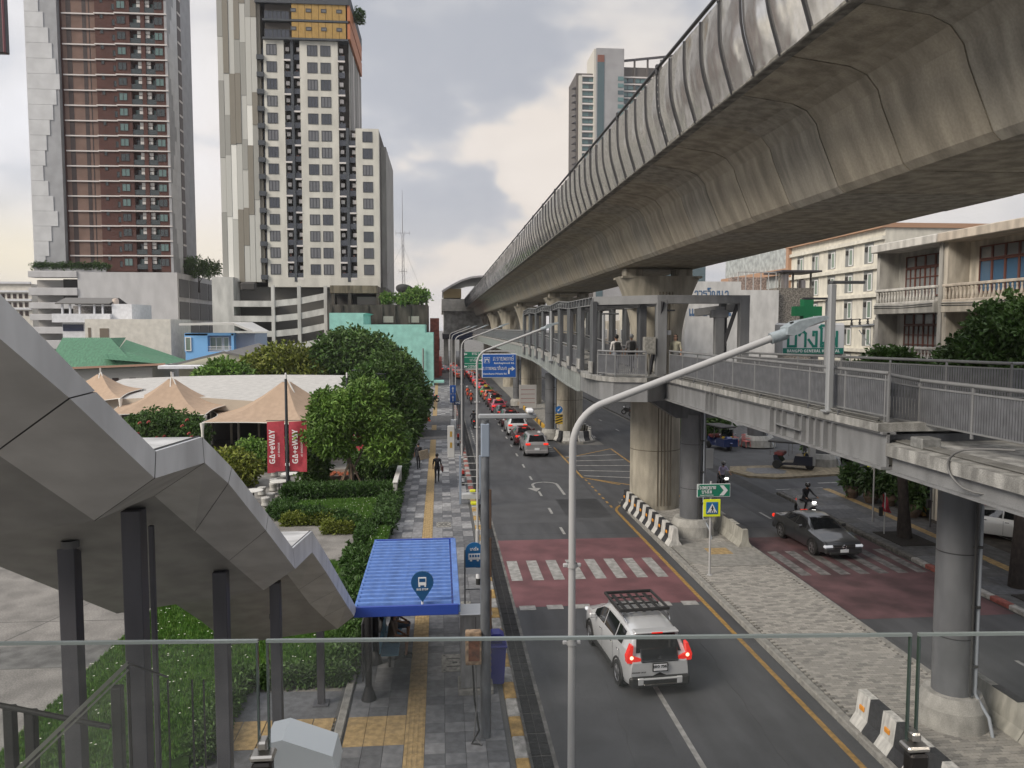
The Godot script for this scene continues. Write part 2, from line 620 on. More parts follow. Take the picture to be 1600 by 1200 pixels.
func make_ground() -> void:
	var b := mb()
	flat(b, -1500, 1500, -2500, 300, -0.02)
	setting("ground", b, mat("city ground", L(0.17, 0.165, 0.155), 0.95, 0, {"blotch": 0.4, "blotch_scale": 0.03}))
	var asphalt := mat("asphalt", L(0.082, 0.084, 0.09), 0.86, 0, {"blotch": 0.22, "blotch_scale": 0.16, "streak": 1.0, "grain": 0.16, "grain_scale": 1.1, "spec": 0.4})
	asphalt.uv1_scale = V(0.16, 0.2, 0.03)      # tyre tracks run along the road
	b = mb()
	flat(b, 1.9, 9.6, -330, 30, 0.0)
	flat(b, 9.6, 13.2, -63.6, -42.6, 0.0)
	setting("road", b, asphalt)
	b = mb()
	flat(b, 13.2, 19.05, -330, 30, 0.0)
	setting("road", b, asphalt)
	b = mb()
	poly_flat(b, [W2(19.05, -44.0), W2(60, -43.0), W2(60, -64), W2(19.05, -64)], 0.0)
	setting("side_road", b, asphalt)
	# mended strips and a joint across the lanes
	for r in [[2.9, 5.2, -24.4, -15.0, 0.90], [6.3, 8.6, -52.5, -39.0, 0.92], [2.6, 8.9, -43.4, -38.2, 0.95], [3.0, 4.4, -66.0, -48.0, 0.86], [14.2, 16.0, -52.0, -37.5, 1.12], [16.6, 18.4, -22.5, -12.0, 0.88], [20.0, 40.0, -58.5, -53.0, 0.9]]:
		b = mb()
		flat(b, r[0], r[1], r[2], r[3], 0.0025)
		setting("road_patch", b, mat("asphalt patch %s" % r[4], L(0.082 * r[4], 0.084 * r[4], 0.09 * r[4]), 0.86, 0, {"blotch": 0.2, "blotch_scale": 0.1, "grain": 0.2, "grain_scale": 1.3}))
	b = mb()
	rng.seed = 14
	for e in [[V(2.6, 0, -36.2), V(8.8, 0, -35.9)], [V(4.1, 0, -14.0), V(4.6, 0, -25.5)], [V(7.4, 0, -15.0), V(7.9, 0, -25.0)], [V(14.0, 0, -36.5), V(18.8, 0, -35.6)]]:
		var last: Vector3 = e[0]
		for k in 24:
			var p: Vector3 = e[0].lerp(e[1], (k + 1) / 24.0) + V(rng.randf_range(-0.05, 0.05), 0, rng.randf_range(-0.05, 0.05))
			b.bar(last + V(0, 0.002, 0), p + V(0, 0.002, 0), rng.randf_range(0.005, 0.016), 0.004)
			last = p
	var cr := setting("road_crack", b, mat("crack", L(0.045), 0.95))
	cr.set_meta("kind", "stuff")
	# crossings in worn red paint
	var red := mat("red road paint", L(0.17, 0.072, 0.08), 0.8, 0, {"blotch": 0.3, "blotch_scale": 0.12, "freq": 0.008, "grain": 0.16, "grain_scale": 1.3})
	b = mb()
	flat(b, 2.5, 8.98, -35.1, -26.5, 0.004)
	setting("red_road_surface", b, red)
	b = mb()
	flat(b, 13.56, 19.0, -34.6, -24.4, 0.004)
	setting("red_road_surface", b, mat("dull red road paint", L(0.125, 0.062, 0.067), 0.85, 0, {"blotch": 0.5, "blotch_scale": 0.12, "freq": 0.008, "grain": 0.2}))
	var white := mat("worn road paint", L(0.36, 0.355, 0.34), 0.75, 0, {"blotch": 0.3, "blotch_scale": 0.5, "freq": 0.01, "grain": 0.2, "grain_scale": 2.0})
	var yellow := mat("yellow road paint", L(0.42, 0.25, 0.065), 0.75, 0, {"blotch": 0.38, "blotch_scale": 0.9, "grain": 0.25, "grain_scale": 2.0})
	var zc := setting("zebra_crossing", null, white)
	for i in 8:
		b = mb()
		var x := 2.62 + 0.8 * i
		flat(b, x, x + 0.42, -31.9, -29.35, 0.009)
		part(zc, "stripe", b, white)
	zc = setting("zebra_crossing", null, white)
	for i in 7:
		b = mb()
		var x := 13.75 + 0.78 * i
		flat(b, x, x + 0.42, -32.3, -29.0, 0.009)
		part(zc, "stripe", b, mat("faded road paint", L(0.21, 0.2, 0.195), 0.8, 0, {"blotch": 0.5, "blotch_scale": 0.4, "grain": 0.3}))
	var sl := setting("stop_line", null, white)
	for i in 7:
		b = mb()
		flat(b, 2.62 + 0.94 * i, 3.17 + 0.94 * i, -26.62, -26.2, 0.010)
		part(sl, "dash", b, white)
	var lm := setting("lane_marking", null, white)
	b = mb()
	flat(b, 5.55, 5.68, -25.3, 10, 0.005)
	part(lm, "line", b, white)
	for z in [-36.3, -40.4, -44.7, -49.5, -54.0, -58.8, -63.5, -68.2, -73, -77.8, -82.5, -87.3, -92, -97, -102, -107, -112, -117, -122]:
		b = mb()
		flat(b, 5.58, 5.71, z - 0.95, z + 0.35, 0.005)
		part(lm, "dash", b, white)
	for z in [-19.5, -23.0, -38.0, -50.0, -55.0, -60.0, -72.0, -80.0, -88.0]:
		b = mb()
		flat(b, 16.28, 16.41, z - 1.4, z, 0.005)
		part(lm, "dash", b, white)
	# fine broken line before the drives
	for i in 14:
		b = mb()
		flat(b, 2.72, 2.86, -62.0 - i * 1.1, -61.45 - i * 1.1, 0.005)
		part(lm, "dash", b, white)
	b = mb()
	var el := setting("edge_line", null, yellow)
	b = mb()
	flat(b, 8.98, 9.13, -40.2, 10, 0.006)
	# the line bends in to the end of the island
	var last := W2(9.055, -40.2)
	for k in 7:
		var t := PI * (k + 1) / 8.0
		var p := Vector2(9.5 - 0.445 * cos(t), -40.2 - 1.9 * sin(t * 0.5 + 0.0) )
		b.bar(V(last.x, 0.005, last.y), V(p.x, 0.005, p.y), 0.14, 0.008)
		last = p
	part(el, "line", b, yellow)
	b = mb()
	flat(b, 13.34, 13.5, -47, 10, 0.006)
	part(el, "line", b, yellow)
	b = mb()
	flat(b, 8.86, 9.0, -62.5, -49.5, 0.006)
	part(el, "line", b, yellow)
	for i in 8:
		b = mb()
		flat(b, 8.94, 9.06, -49.0 + i * 1.05, -48.5 + i * 1.05, 0.006)
		part(el, "dash", b, yellow)
	for s in [[9.0, -49.6, 13.2, -45.2], [9.0, -57.2, 13.3, -61.5], [9.0, -49.6, 10.8, -47.2], [13.3, -61.5, 13.3, -47]]:
		p1(el, "line", yellow, "bar", [V(s[0], 0.005, s[1]), V(s[2], 0.005, s[3]), 0.13, 0.008])
	var hatch := setting("hatched_marking", null, white)
	for i in 5:
		p1(hatch, "line", white, "bar", [V(9.15, 0.004, -50.3 - i * 1.9), V(13.1, 0.004, -49.0 - i * 2.4), 0.16, 0.008])
	# U-turn arrows
	for a in [[6.25, -46.2, 1.0], [12.6, -69.5, 1.0]]:
		b = mb()
		var pts := []
		for k in 9:
			var t := PI * k / 8.0
			pts.append(Vector3(a[0] + 0.75 * cos(t), 0.005, a[1] - 1.4 - 0.8 * sin(t)))
		pts.push_front(V(a[0] + 0.75, 0.005, a[1] + 1.6))
		pts.append(V(a[0] - 0.75, 0.005, a[1] - 0.4))
		for k in pts.size() - 1:
			b.bar(pts[k], pts[k + 1], 0.15, 0.008)
		b.t3(V(a[0] - 1.15, 0.0095, a[1] - 0.4), V(a[0] - 0.75, 0.0095, a[1] + 0.6), V(a[0] - 0.35, 0.0095, a[1] - 0.4))
		setting("u_turn_marking", b, white)
	# short slanted bars that lead to the island
	var bars := setting("hatched_marking", null, white)
	for i in 8:
		b = mb()
		flat(b, 8.0 + 0.06 * i, 8.75, -60.9 - i * 0.95, -60.45 - i * 0.95, 0.006)
		part(bars, "stripe", b, white)

func make_pavement() -> void:
	var grout := mat("pavement bed", L(0.10, 0.10, 0.10), 0.95, 0, {"grain": 0.3})
	var b := mb()
	b.span(V(-2.6, -0.01, -150), V(1.56, 0.135, 12))
	var pave := setting("pavement", b, grout)
	var tones := []
	for t in [[0.125, 0.128, 0.138], [0.185, 0.188, 0.198], [0.26, 0.26, 0.268], [0.36, 0.36, 0.365]]:
		tones.append(mat("paving %s" % t[0], L(t[0], t[1], t[2]), 0.82, 0, {"blotch": 0.25, "blotch_scale": 0.6, "grain": 0.25, "grain_scale": 2.2, "bump": 0.1}))
	var ytile := mat("yellow tactile paving", L(0.42, 0.295, 0.135), 0.8, 0, {"blotch": 0.3, "blotch_scale": 0.7, "grain": 0.2})
	var tile := mb()
	tile.cbox(V(0, 0.01, 0), V(0.452, 0.03, 0.452), 0.005)
	var tmesh := tile.mesh()
	var tac := mb()
	tac.cbox(V(0, 0.01, 0), V(0.452, 0.03, 0.452), 0.005)
	for i in 4:
		tac.cbox(V(-0.165 + 0.11 * i, 0.027, 0), V(0.045, 0.012, 0.44), 0.004)
	var tacm := tac.mesh()
	rng.seed = 77
	var single := 0
	var xs := [[], [], [], []]
	var ys := []
	for r in 285:
		var z := -13.6 - r * 0.46
		if z < -66.9 and z > -73.3 or z < -76.9 and z > -85.3:
			continue
		for k in 8:
			var p := V(-2.02 + 0.46 * k, 0.135, z)
			var near := z > -32.0
			# two rows share a tone, shifted from column to column
			var hsh := hash(Vector2i((r + k * 1) / (2 if not near else 1), k))
			var tone = [0, 1, 1, 2, 0, 2, 1, 3][hsh % 8] if not near else [0, 0, 1, 0, 1, 1, 0, 2][hsh % 8]
			if not near:
				tone = [0, 1, 2, 3][(hsh / 8) % 4] if hsh % 3 else [0, 2][(r / 2 + k) % 2]
			var yel := k == 3 or (k < 3 and z > -19.0 and z < -17.5) or (k == 5 and z < -29.9 and z > -30.9)
			if single < 300:
				single += 1
				put(pave, "paving_tile", tacm if yel and k == 3 else tmesh, ytile if yel else tones[tone], p + V(0, rng.randf_range(-0.002, 0.002), 0))
			elif yel:
				ys.append(Transform3D(Basis(), p))
			else:
				xs[tone].append(Transform3D(Basis(), p + V(0, rng.randf_range(-0.002, 0.002), 0)))
	for i in 4:
		many(pave, "paving_tiles", tmesh, tones[i], xs[i], []).set_meta("kind", "stuff")
	many(pave, "tactile_tiles", tacm, ytile, ys, []).set_meta("kind", "stuff")
	# drives that cross the pavement
	for d in [[-73.3, -67.0], [-85.3, -77.0]]:
		b = mb()
		b.span(V(-6.5, 0.0, d[0]), V(1.9, 0.142, d[1]))
		setting("driveway", b, mat("driveway concrete", L(0.095, 0.095, 0.10), 0.9, 0, {"blotch": 0.35, "blotch_scale": 0.3, "grain": 0.3}))
	# kerb
	var kerb := setting("kerb", null, grout)
	var ky := mat("kerb yellow", L(0.45, 0.29, 0.10), 0.85, 0, {"blotch": 0.4, "blotch_scale": 0.4, "freq": 0.012, "grain": 0.25})
	var kw := mat("kerb white", L(0.40, 0.39, 0.37), 0.85, 0, {"blotch": 0.4, "blotch_scale": 0.4, "freq": 0.012, "grain": 0.25})
	var kr := mat("kerb red", L(0.33, 0.10, 0.08), 0.85, 0, {"blotch": 0.4, "blotch_scale": 0.4, "freq": 0.012, "grain": 0.25})
	var ks := mb()
	ks.cbox(V(0, 0.08, 0), V(0.30, 0.18, 0.92), 0.03)
	var km := ks.mesh()
	for i in 120:
		var z := -12.5 - i * 0.94
		if z < -67.0 and z > -73.3 or z < -77.0 and z > -85.3:
			continue
		put(kerb, "kerb_stone", km, (kw if i % 2 else ky) if z > -44 else (kw if i % 2 else kr), V(1.72, 0, z))
	b = mb()
	b.span(V(1.875, -0.01, -140), V(2.5, 0.003, 10))
	setting("gutter", b, mat("gutter concrete", L(0.18, 0.175, 0.165), 0.9, 0, {"blotch": 0.4, "blotch_scale": 0.5, "grain": 0.3}))
	# drain covers
	var drain := setting("drain", null, grout)
	var dm := mat("cast drain cover", L(0.035, 0.035, 0.037), 0.7, 0.3, {"blotch": 0.4, "blotch_scale": 0.9, "grain": 0.4, "grain_scale": 3.0})
	var dc := mb()
	for k in 2:
		dc.cbox(V(-0.112 + 0.224 * k, 0, 0.24), V(0.215, 0.02, 0.46), 0.005)
		dc.cbox(V(-0.112 + 0.224 * k, 0, -0.24), V(0.215, 0.02, 0.46), 0.005)
	for j in 8:
		for k in 2:
			dc.box(V(-0.112 + 0.224 * k, 0.012, -0.42 + 0.12 * j), V(0.17, 0.008, 0.045))
	var dmm := dc.mesh()
	for i in 110:
		put(drain, "drain_cover", dmm, dm, V(2.18, 0.008, -12.6 - i * 0.985))
	# manholes and covers set in the pavement
	var cm := mat("pale cover", L(0.30, 0.29, 0.265), 0.85, 0, {"blotch": 0.4, "blotch_scale": 1.0, "grain": 0.3})
	var dk := mat("dark slot", L(0.04), 0.9)
	for a in [[0.45, -21.8, 0.95, 1.15, "pale utility cover set in the pavement beside the grey cabinet"], [0.52, -26.2, 0.9, 1.2, "pale utility cover in the pavement just beyond the blue shelter roof"], [0.1, -37.6, 0.7, 1.0, "pale utility cover in the pavement near the staked tree's lawn"]]:
		var mh := thing("manhole_cover", a[4], "manhole cover", V(a[0], 0.16, a[1]), 0, "utility covers in the pavement")
		p1(mh, "plate", cm, "cbox", [Vector3.ZERO, V(a[2], 0.03, a[3]), 0.006])
		b = mb()
		for s in [-1, 1]:
			b.cbox(V(0, 0.017, s * a[3] * 0.22), V(a[2] * 0.72, 0.008, 0.05), 0.003)
			for u in [-1, 1]:
				b.cbox(V(u * a[2] * 0.42, 0.017, s * a[3] * 0.42), V(0.05, 0.008, 0.05), 0.003)
		b.cbox(V(-0.1, 0.017, 0), V(0.14, 0.008, 0.1), 0.003)
		b.cbox(V(0.1, 0.017, 0), V(0.14, 0.008, 0.1), 0.003)
		part(mh, "slot", b, dk)

func make_median() -> void:
	var con := mat("kerb concrete", L(0.31, 0.30, 0.275), 0.9, 0, {"blotch": 0.25, "blotch_scale": 0.5, "grain": 0.3})
	var b := mb()
	slab(b, [W2(9.72, -12), W2(13.1, -12), W2(13.1, -42.2), W2(12.3, -43.2), W2(10.5, -43.2), W2(9.72, -42.2)], -0.01, 0.15)
	var med := setting("median", b, mat("median bed", L(0.13, 0.125, 0.115), 0.95, 0, {"blotch": 0.3}))
	var ks := mb()
	ks.cbox(V(0, 0.08, 0), V(0.24, 0.2, 0.985), 0.03)
	var km := ks.mesh()
	for i in 28:
		put(med, "kerb_stone", km, con, V(9.62, 0, -12.5 - i))
		put(med, "kerb_stone", km, con, V(13.18, 0, -12.5 - i))
	# worn concrete apron in front of the piers
	b = mb()
	slab(b, [W2(9.8, -30.5), W2(10.4, -29.85), W2(13.0, -29.85), W2(13.0, -33.2), W2(9.8, -33.2)], 0.1, 0.205)
	part(med, "concrete_apron", b, con)
	p1(med, "tactile_patch", MATS["yellow tactile paving"], "cbox", [V(11.5, 0.2, -31.9), V(0.95, 0.03, 0.9), 0.005])
	# interlocking pavers
	var cols := [mat("paver pale", L(0.36, 0.342, 0.31), 0.9, 0, {"grain": 0.2, "grain_scale": 3.0}), mat("paver mid", L(0.29, 0.277, 0.253), 0.9, 0, {"grain": 0.2, "grain_scale": 3.0}), mat("paver dark", L(0.22, 0.211, 0.195), 0.9, 0, {"grain": 0.2, "grain_scale": 3.0})]
	var pv := mb()
	pv.prism([W2(-0.105, -0.05), W2(-0.05, -0.062), W2(0.0, -0.05), W2(0.055, -0.062), W2(0.105, -0.05), W2(0.105, 0.05), W2(0.055, 0.038), W2(0.0, 0.05), W2(-0.05, 0.038), W2(-0.105, 0.05)], 0, 0.03)
	var pm := pv.mesh()
	var lay := Basis(Vector3.RIGHT, -PI / 2)
	var xs := [[], [], []]
	rng.seed = 4
	var n := 0
	for r in 168:
		var z := -13.0 - r * 0.113
		for k in 15:
			var x := 9.86 + 0.222 * k + (0.11 if r % 2 else 0.0)
			if x > 13.0:
				continue
			if z < -29.9 and z > -33.2 and not (z > -30.6 and x < 10.4):
				continue
			var tone = [0, 0, 1, 1, 2, 1][rng.randi() % 6]
			var p := V(x, 0.15 + rng.randf_range(0.0, 0.006), z)
			var bs := Basis(Vector3.UP, rng.randf_range(-0.02, 0.02)) * lay
			if z < -17.3 and n < 300:
				n += 1
				put(med, "paver", pm, cols[tone], p, bs)
			else:
				xs[tone].append(Transform3D(bs, p))
	for r in 80:
		for k in 15:
			var x := 9.86 + 0.222 * k
			var z := -33.3 - r * 0.113
			xs[[0, 1, 2, 1][rng.randi() % 4]].append(Transform3D(lay, V(x, 0.15, z)))
	for i in 3:
		many(med, "pavers", pm, cols[i], xs[i], []).set_meta("kind", "stuff")
	# second island, from the next pier on
	b = mb()
	slab(b, [W2(9.5, -66.5), W2(10.1, -64.6), W2(11.6, -64.2), W2(12.8, -65.4), W2(13.1, -67), W2(13.1, -330), W2(9.5, -330)], -0.01, 0.16)
	setting("median", b, con)

func make_right_side() -> void:
	var dark := mat("right paving", L(0.125, 0.125, 0.128), 0.9, 0, {"blotch": 0.35, "blotch_scale": 0.4, "grain": 0.35, "grain_scale": 1.6})
	var b := mb()
	slab(b, [W2(19.3, 10), W2(24.6, 10), W2(25.6, -44.3), W2(23.0, -44.5), W2(20.6, -44.6), W2(19.6, -44.0), W2(19.3, -42.9)], -0.01, 0.14)
	var pv := setting("pavement", b, dark)
	b = mb()
	slab(b, [W2(23.2, 10), W2(30, 10), W2(30, -42.2), W2(23.6, -42.2)], -0.01, 0.15)
	setting("forecourt", b, mat("forecourt", L(0.085, 0.075, 0.066), 0.95, 0, {"blotch": 0.45, "blotch_scale": 0.3, "grain": 0.3}))
	var yl = MATS["yellow tactile paving"]
	var tac := mb()
	tac.cbox(Vector3.ZERO, V(0.42, 0.03, 0.452), 0.005)
	var tm := tac.mesh()
	for i in 66:
		put(pv, "tactile_tile", tm, yl, V(22.3 - 0.6 * smoothstep(0, 60, i), 0.143, -44.0 + i * 0.46))
	# slabs of the pavement, laid across
	var sl := mb()
	sl.cbox(Vector3.ZERO, V(0.93, 0.02, 0.93), 0.006)
	var slm := sl.mesh()
	var tones := [MATS["paving 0.125"], MATS["paving 0.185"], mat("paving right", L(0.135, 0.135, 0.138), 0.85, 0, {"blotch": 0.3, "grain": 0.3})]
	rng.seed = 12
	for r in 25:
		for k in 4:
			var p := V(19.85 + 0.94 * k, 0.146, -43.3 + r * 0.94)
			if k == 3 or k == 2 and r > 14:
				continue
			if absf(p.z + 33.3) < 1.4 and k < 2 or absf(p.z + 24.6) < 1.3 and k < 2:
				continue
			put(pv, "paving_slab", slm, tones[rng.randi() % 3], p)
	# kerb of the right pavement
	var kerb := setting("kerb", null, dark)
	var ks := mb()
	ks.cbox(V(0, 0.075, 0), V(0.26, 0.18, 0.92), 0.03)
	var km := ks.mesh()
	var kw = MATS["kerb white"]
	var kr = MATS["kerb red"]
	var kd := mat("kerb grey", L(0.16, 0.155, 0.145), 0.9, 0, {"blotch": 0.5, "blotch_scale": 0.6, "grain": 0.3})
	for i in 36:
		var z := -43.2 + i * 0.94
		put(kerb, "kerb_stone", km, kd if z < -30.5 else (kr if i % 2 else kw), V(19.2, 0, z))
	# traffic island with the three-wheeler
	b = mb()
	slab(b, [W2(18.9, -50.6), W2(19.4, -48.7), W2(21.0, -48.0), W2(26.4, -49.0), W2(27.5, -50.5), W2(26.0, -52.4), W2(19.5, -52.2)], -0.01, 0.13)
	var isl := setting("traffic_island", b, mat("island paving", L(0.30, 0.25, 0.17), 0.9, 0, {"blotch": 0.35, "blotch_scale": 0.4, "grain": 0.3}))
	b = mb()
	slab(b, [W2(19.9, -50.4), W2(20.2, -49.4), W2(22.0, -49.2), W2(22.6, -50.2), W2(22.0, -51.4), W2(20.4, -51.4)], 0.12, 0.137)
	part(isl, "grey_paving", b, tones[1])
	# far pavement beyond the side road
	b = mb()
	slab(b, [W2(19.3, -64), W2(60, -64), W2(60, -74), W2(24.5, -74), W2(24.5, -330), W2(19.3, -330)], -0.01, 0.14)
	setting("pavement", b, dark)
	for s in [[19.6, -44.9, 22.6, -45.2, 0.15], [20.6, -51.6, 18.9, -51.2, 0.2], [23.0, -46.6, 27.5, -47.0, 0.18], [22.8, -44.8, 27.5, -45.0, 0.3]]:
		b = mb()
		b.bar(V(s[0], 0.004, s[1]), V(s[2], 0.004, s[3]), s[4], 0.008)
		setting("lane_marking", b, MATS["worn road paint"])
	b = mb()
	flat(b, 17.9, 18.9, -62, -41.5, 0.004)
	setting("gutter", b, mat("drain band", L(0.04, 0.04, 0.042), 0.8, 0, {"blotch": 0.4, "grain": 0.5, "grain_scale": 3.0}))

func make_plaza() -> void:
	var con := mat("plaza concrete", L(0.245, 0.23, 0.21), 0.9, 0, {"blotch": 0.28, "blotch_scale": 0.14, "grain": 0.34, "grain_scale": 0.5})
	var b := mb()
	b.span(V(-60, -0.015, -66), V(-2.6, 0.10, 10))
	var plaza := setting("plaza", b, con)
	# joints between the cast bays
	var j := mat("joint", L(0.08, 0.075, 0.07), 0.95)
	for s in [[-40.0, -33.5, -5.5, -31.5], [-14.0, -22.0, -8.0, -40.0], [-22.0, -20.0, -15.0, -45.0], [-40.0, -27.0, -9.2, -26.2], [-30.0, -20.0, -25.0, -45.0], [-40.0, -39.0, -6, -37.6]]:
		p1(plaza, "joint", j, "bar", [V(s[0], 0.1005, s[1]), V(s[2], 0.1005, s[3]), 0.035, 0.006])
	b = mb()
	slab(b, [W2(-40, -22.6), W2(-8.9, -22.6), W2(-8.4, -24.2), W2(-40, -24.4)], 0.05, 0.108)
	part(plaza, "darker_strip", b, mat("plaza strip", L(0.15, 0.147, 0.14), 0.9, 0, {"blotch": 0.4, "blotch_scale": 0.25, "grain": 0.3}))
	# paved apron to the stairs, its dark tone painting in the glass reflection
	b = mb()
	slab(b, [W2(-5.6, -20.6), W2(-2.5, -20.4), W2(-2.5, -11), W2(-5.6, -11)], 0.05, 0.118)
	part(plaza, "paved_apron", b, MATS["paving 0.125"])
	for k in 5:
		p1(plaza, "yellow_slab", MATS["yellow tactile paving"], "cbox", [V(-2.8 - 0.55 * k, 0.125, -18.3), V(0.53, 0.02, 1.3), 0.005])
	# lawns
	var gm := mat("lawn", L(0.06, 0.135, 0.02), 0.95, 0, {"blotch": 0.5, "blotch_scale": 0.35, "freq": 0.02, "grain": 0.5, "grain_scale": 2.0})
	var areas := [
		[W2(-2.7, -20.9), W2(-2.7, -30.5), W2(-4.3, -31.3), W2(-9.3, -27.4), W2(-9.5, -16.0), W2(-5.4, -17.0), W2(-5.4, -20.9)],
		[W2(-2.3, -32.2), W2(-2.9, -32.3), W2(-3.1, -35.0), W2(-4.2, -37.2), W2(-5.6, -38.6), W2(-8.0, -40.0), W2(-8.2, -41.8), W2(-2.3, -42.4)]]
	var blade := mb()
	rng.seed = 31
	for i in 7:
		var a := rng.randf_range(0, TAU)
		var o := Vector3(cos(a), 0, sin(a)) * rng.randf_range(0.0, 0.07)
		var lean := Vector3(cos(a * 2.3), 0, sin(a * 2.3)) * rng.randf_range(0.01, 0.05)
		var w := Vector3(-sin(a), 0, cos(a)) * 0.012
		var h := rng.randf_range(0.05, 0.11)
		var g := rng.randf_range(0.7, 1.25)
		blade.col = Color(g, g, g)
		blade.t3(o - w, o + w, o + lean + Vector3.UP * h)
	var bm := blade.mesh()
	var fl := mb()
	for k in 3:
		var a := TAU * k / 3.0
		fl.t3(V(0, 0.11, 0), Vector3(cos(a) * 0.03, 0.12, sin(a) * 0.03), Vector3(cos(a + 1.6) * 0.03, 0.12, sin(a + 1.6) * 0.03))
	var fm := fl.mesh()
	for ai in 2:
		var a: Array = areas[ai]
		b = mb()
		var gy: float = [0.40, 0.50][ai]
		slab(b, a, 0.0, gy)
		var lawn := setting("lawn", b, gm)
		var pp := PackedVector2Array(a)
		var xs := []
		var cs := []
		var fx := []
		var lo := W2(-9.6, -31.4) if ai == 0 else W2(-8.3, -42.3)
		var hi := W2(-2.7, -16.0) if ai == 0 else W2(-2.2, -32.0)
		while xs.size() < (26000 if ai == 0 else 16000):
			var p := W2(rng.randf_range(lo.x, hi.x), rng.randf_range(lo.y, hi.y))
			if not Geometry2D.is_point_in_polygon(p, pp):
				continue
			xs.append(Transform3D(Basis(Vector3.UP, rng.randf() * TAU).scaled(Vector3.ONE * rng.randf_range(0.7, 1.4)), V(p.x, gy - 0.005, p.y)))
			var t := rng.randf_range(0.65, 1.25)
			cs.append(Color(t * rng.randf_range(0.9, 1.25), t, t))
			if xs.size() % 120 == 0:
				fx.append(Transform3D(Basis(), V(p.x, gy, p.y)))
		many(lawn, "grass", bm, leaf_mat("grass blade", L(0.075, 0.175, 0.022)), xs, cs).set_meta("kind", "stuff")
		many(lawn, "small_white_flowers", fm, mat("petal", L(0.6, 0.6, 0.5), 0.7), fx, []).set_meta("kind", "stuff")
	# edging between garden and pavement
	b = mb()
	b.cbox(V(-2.4, 0.1, -26), V(0.2, 0.2, 34), 0.02)
	setting("kerb", b, MATS["kerb concrete"])
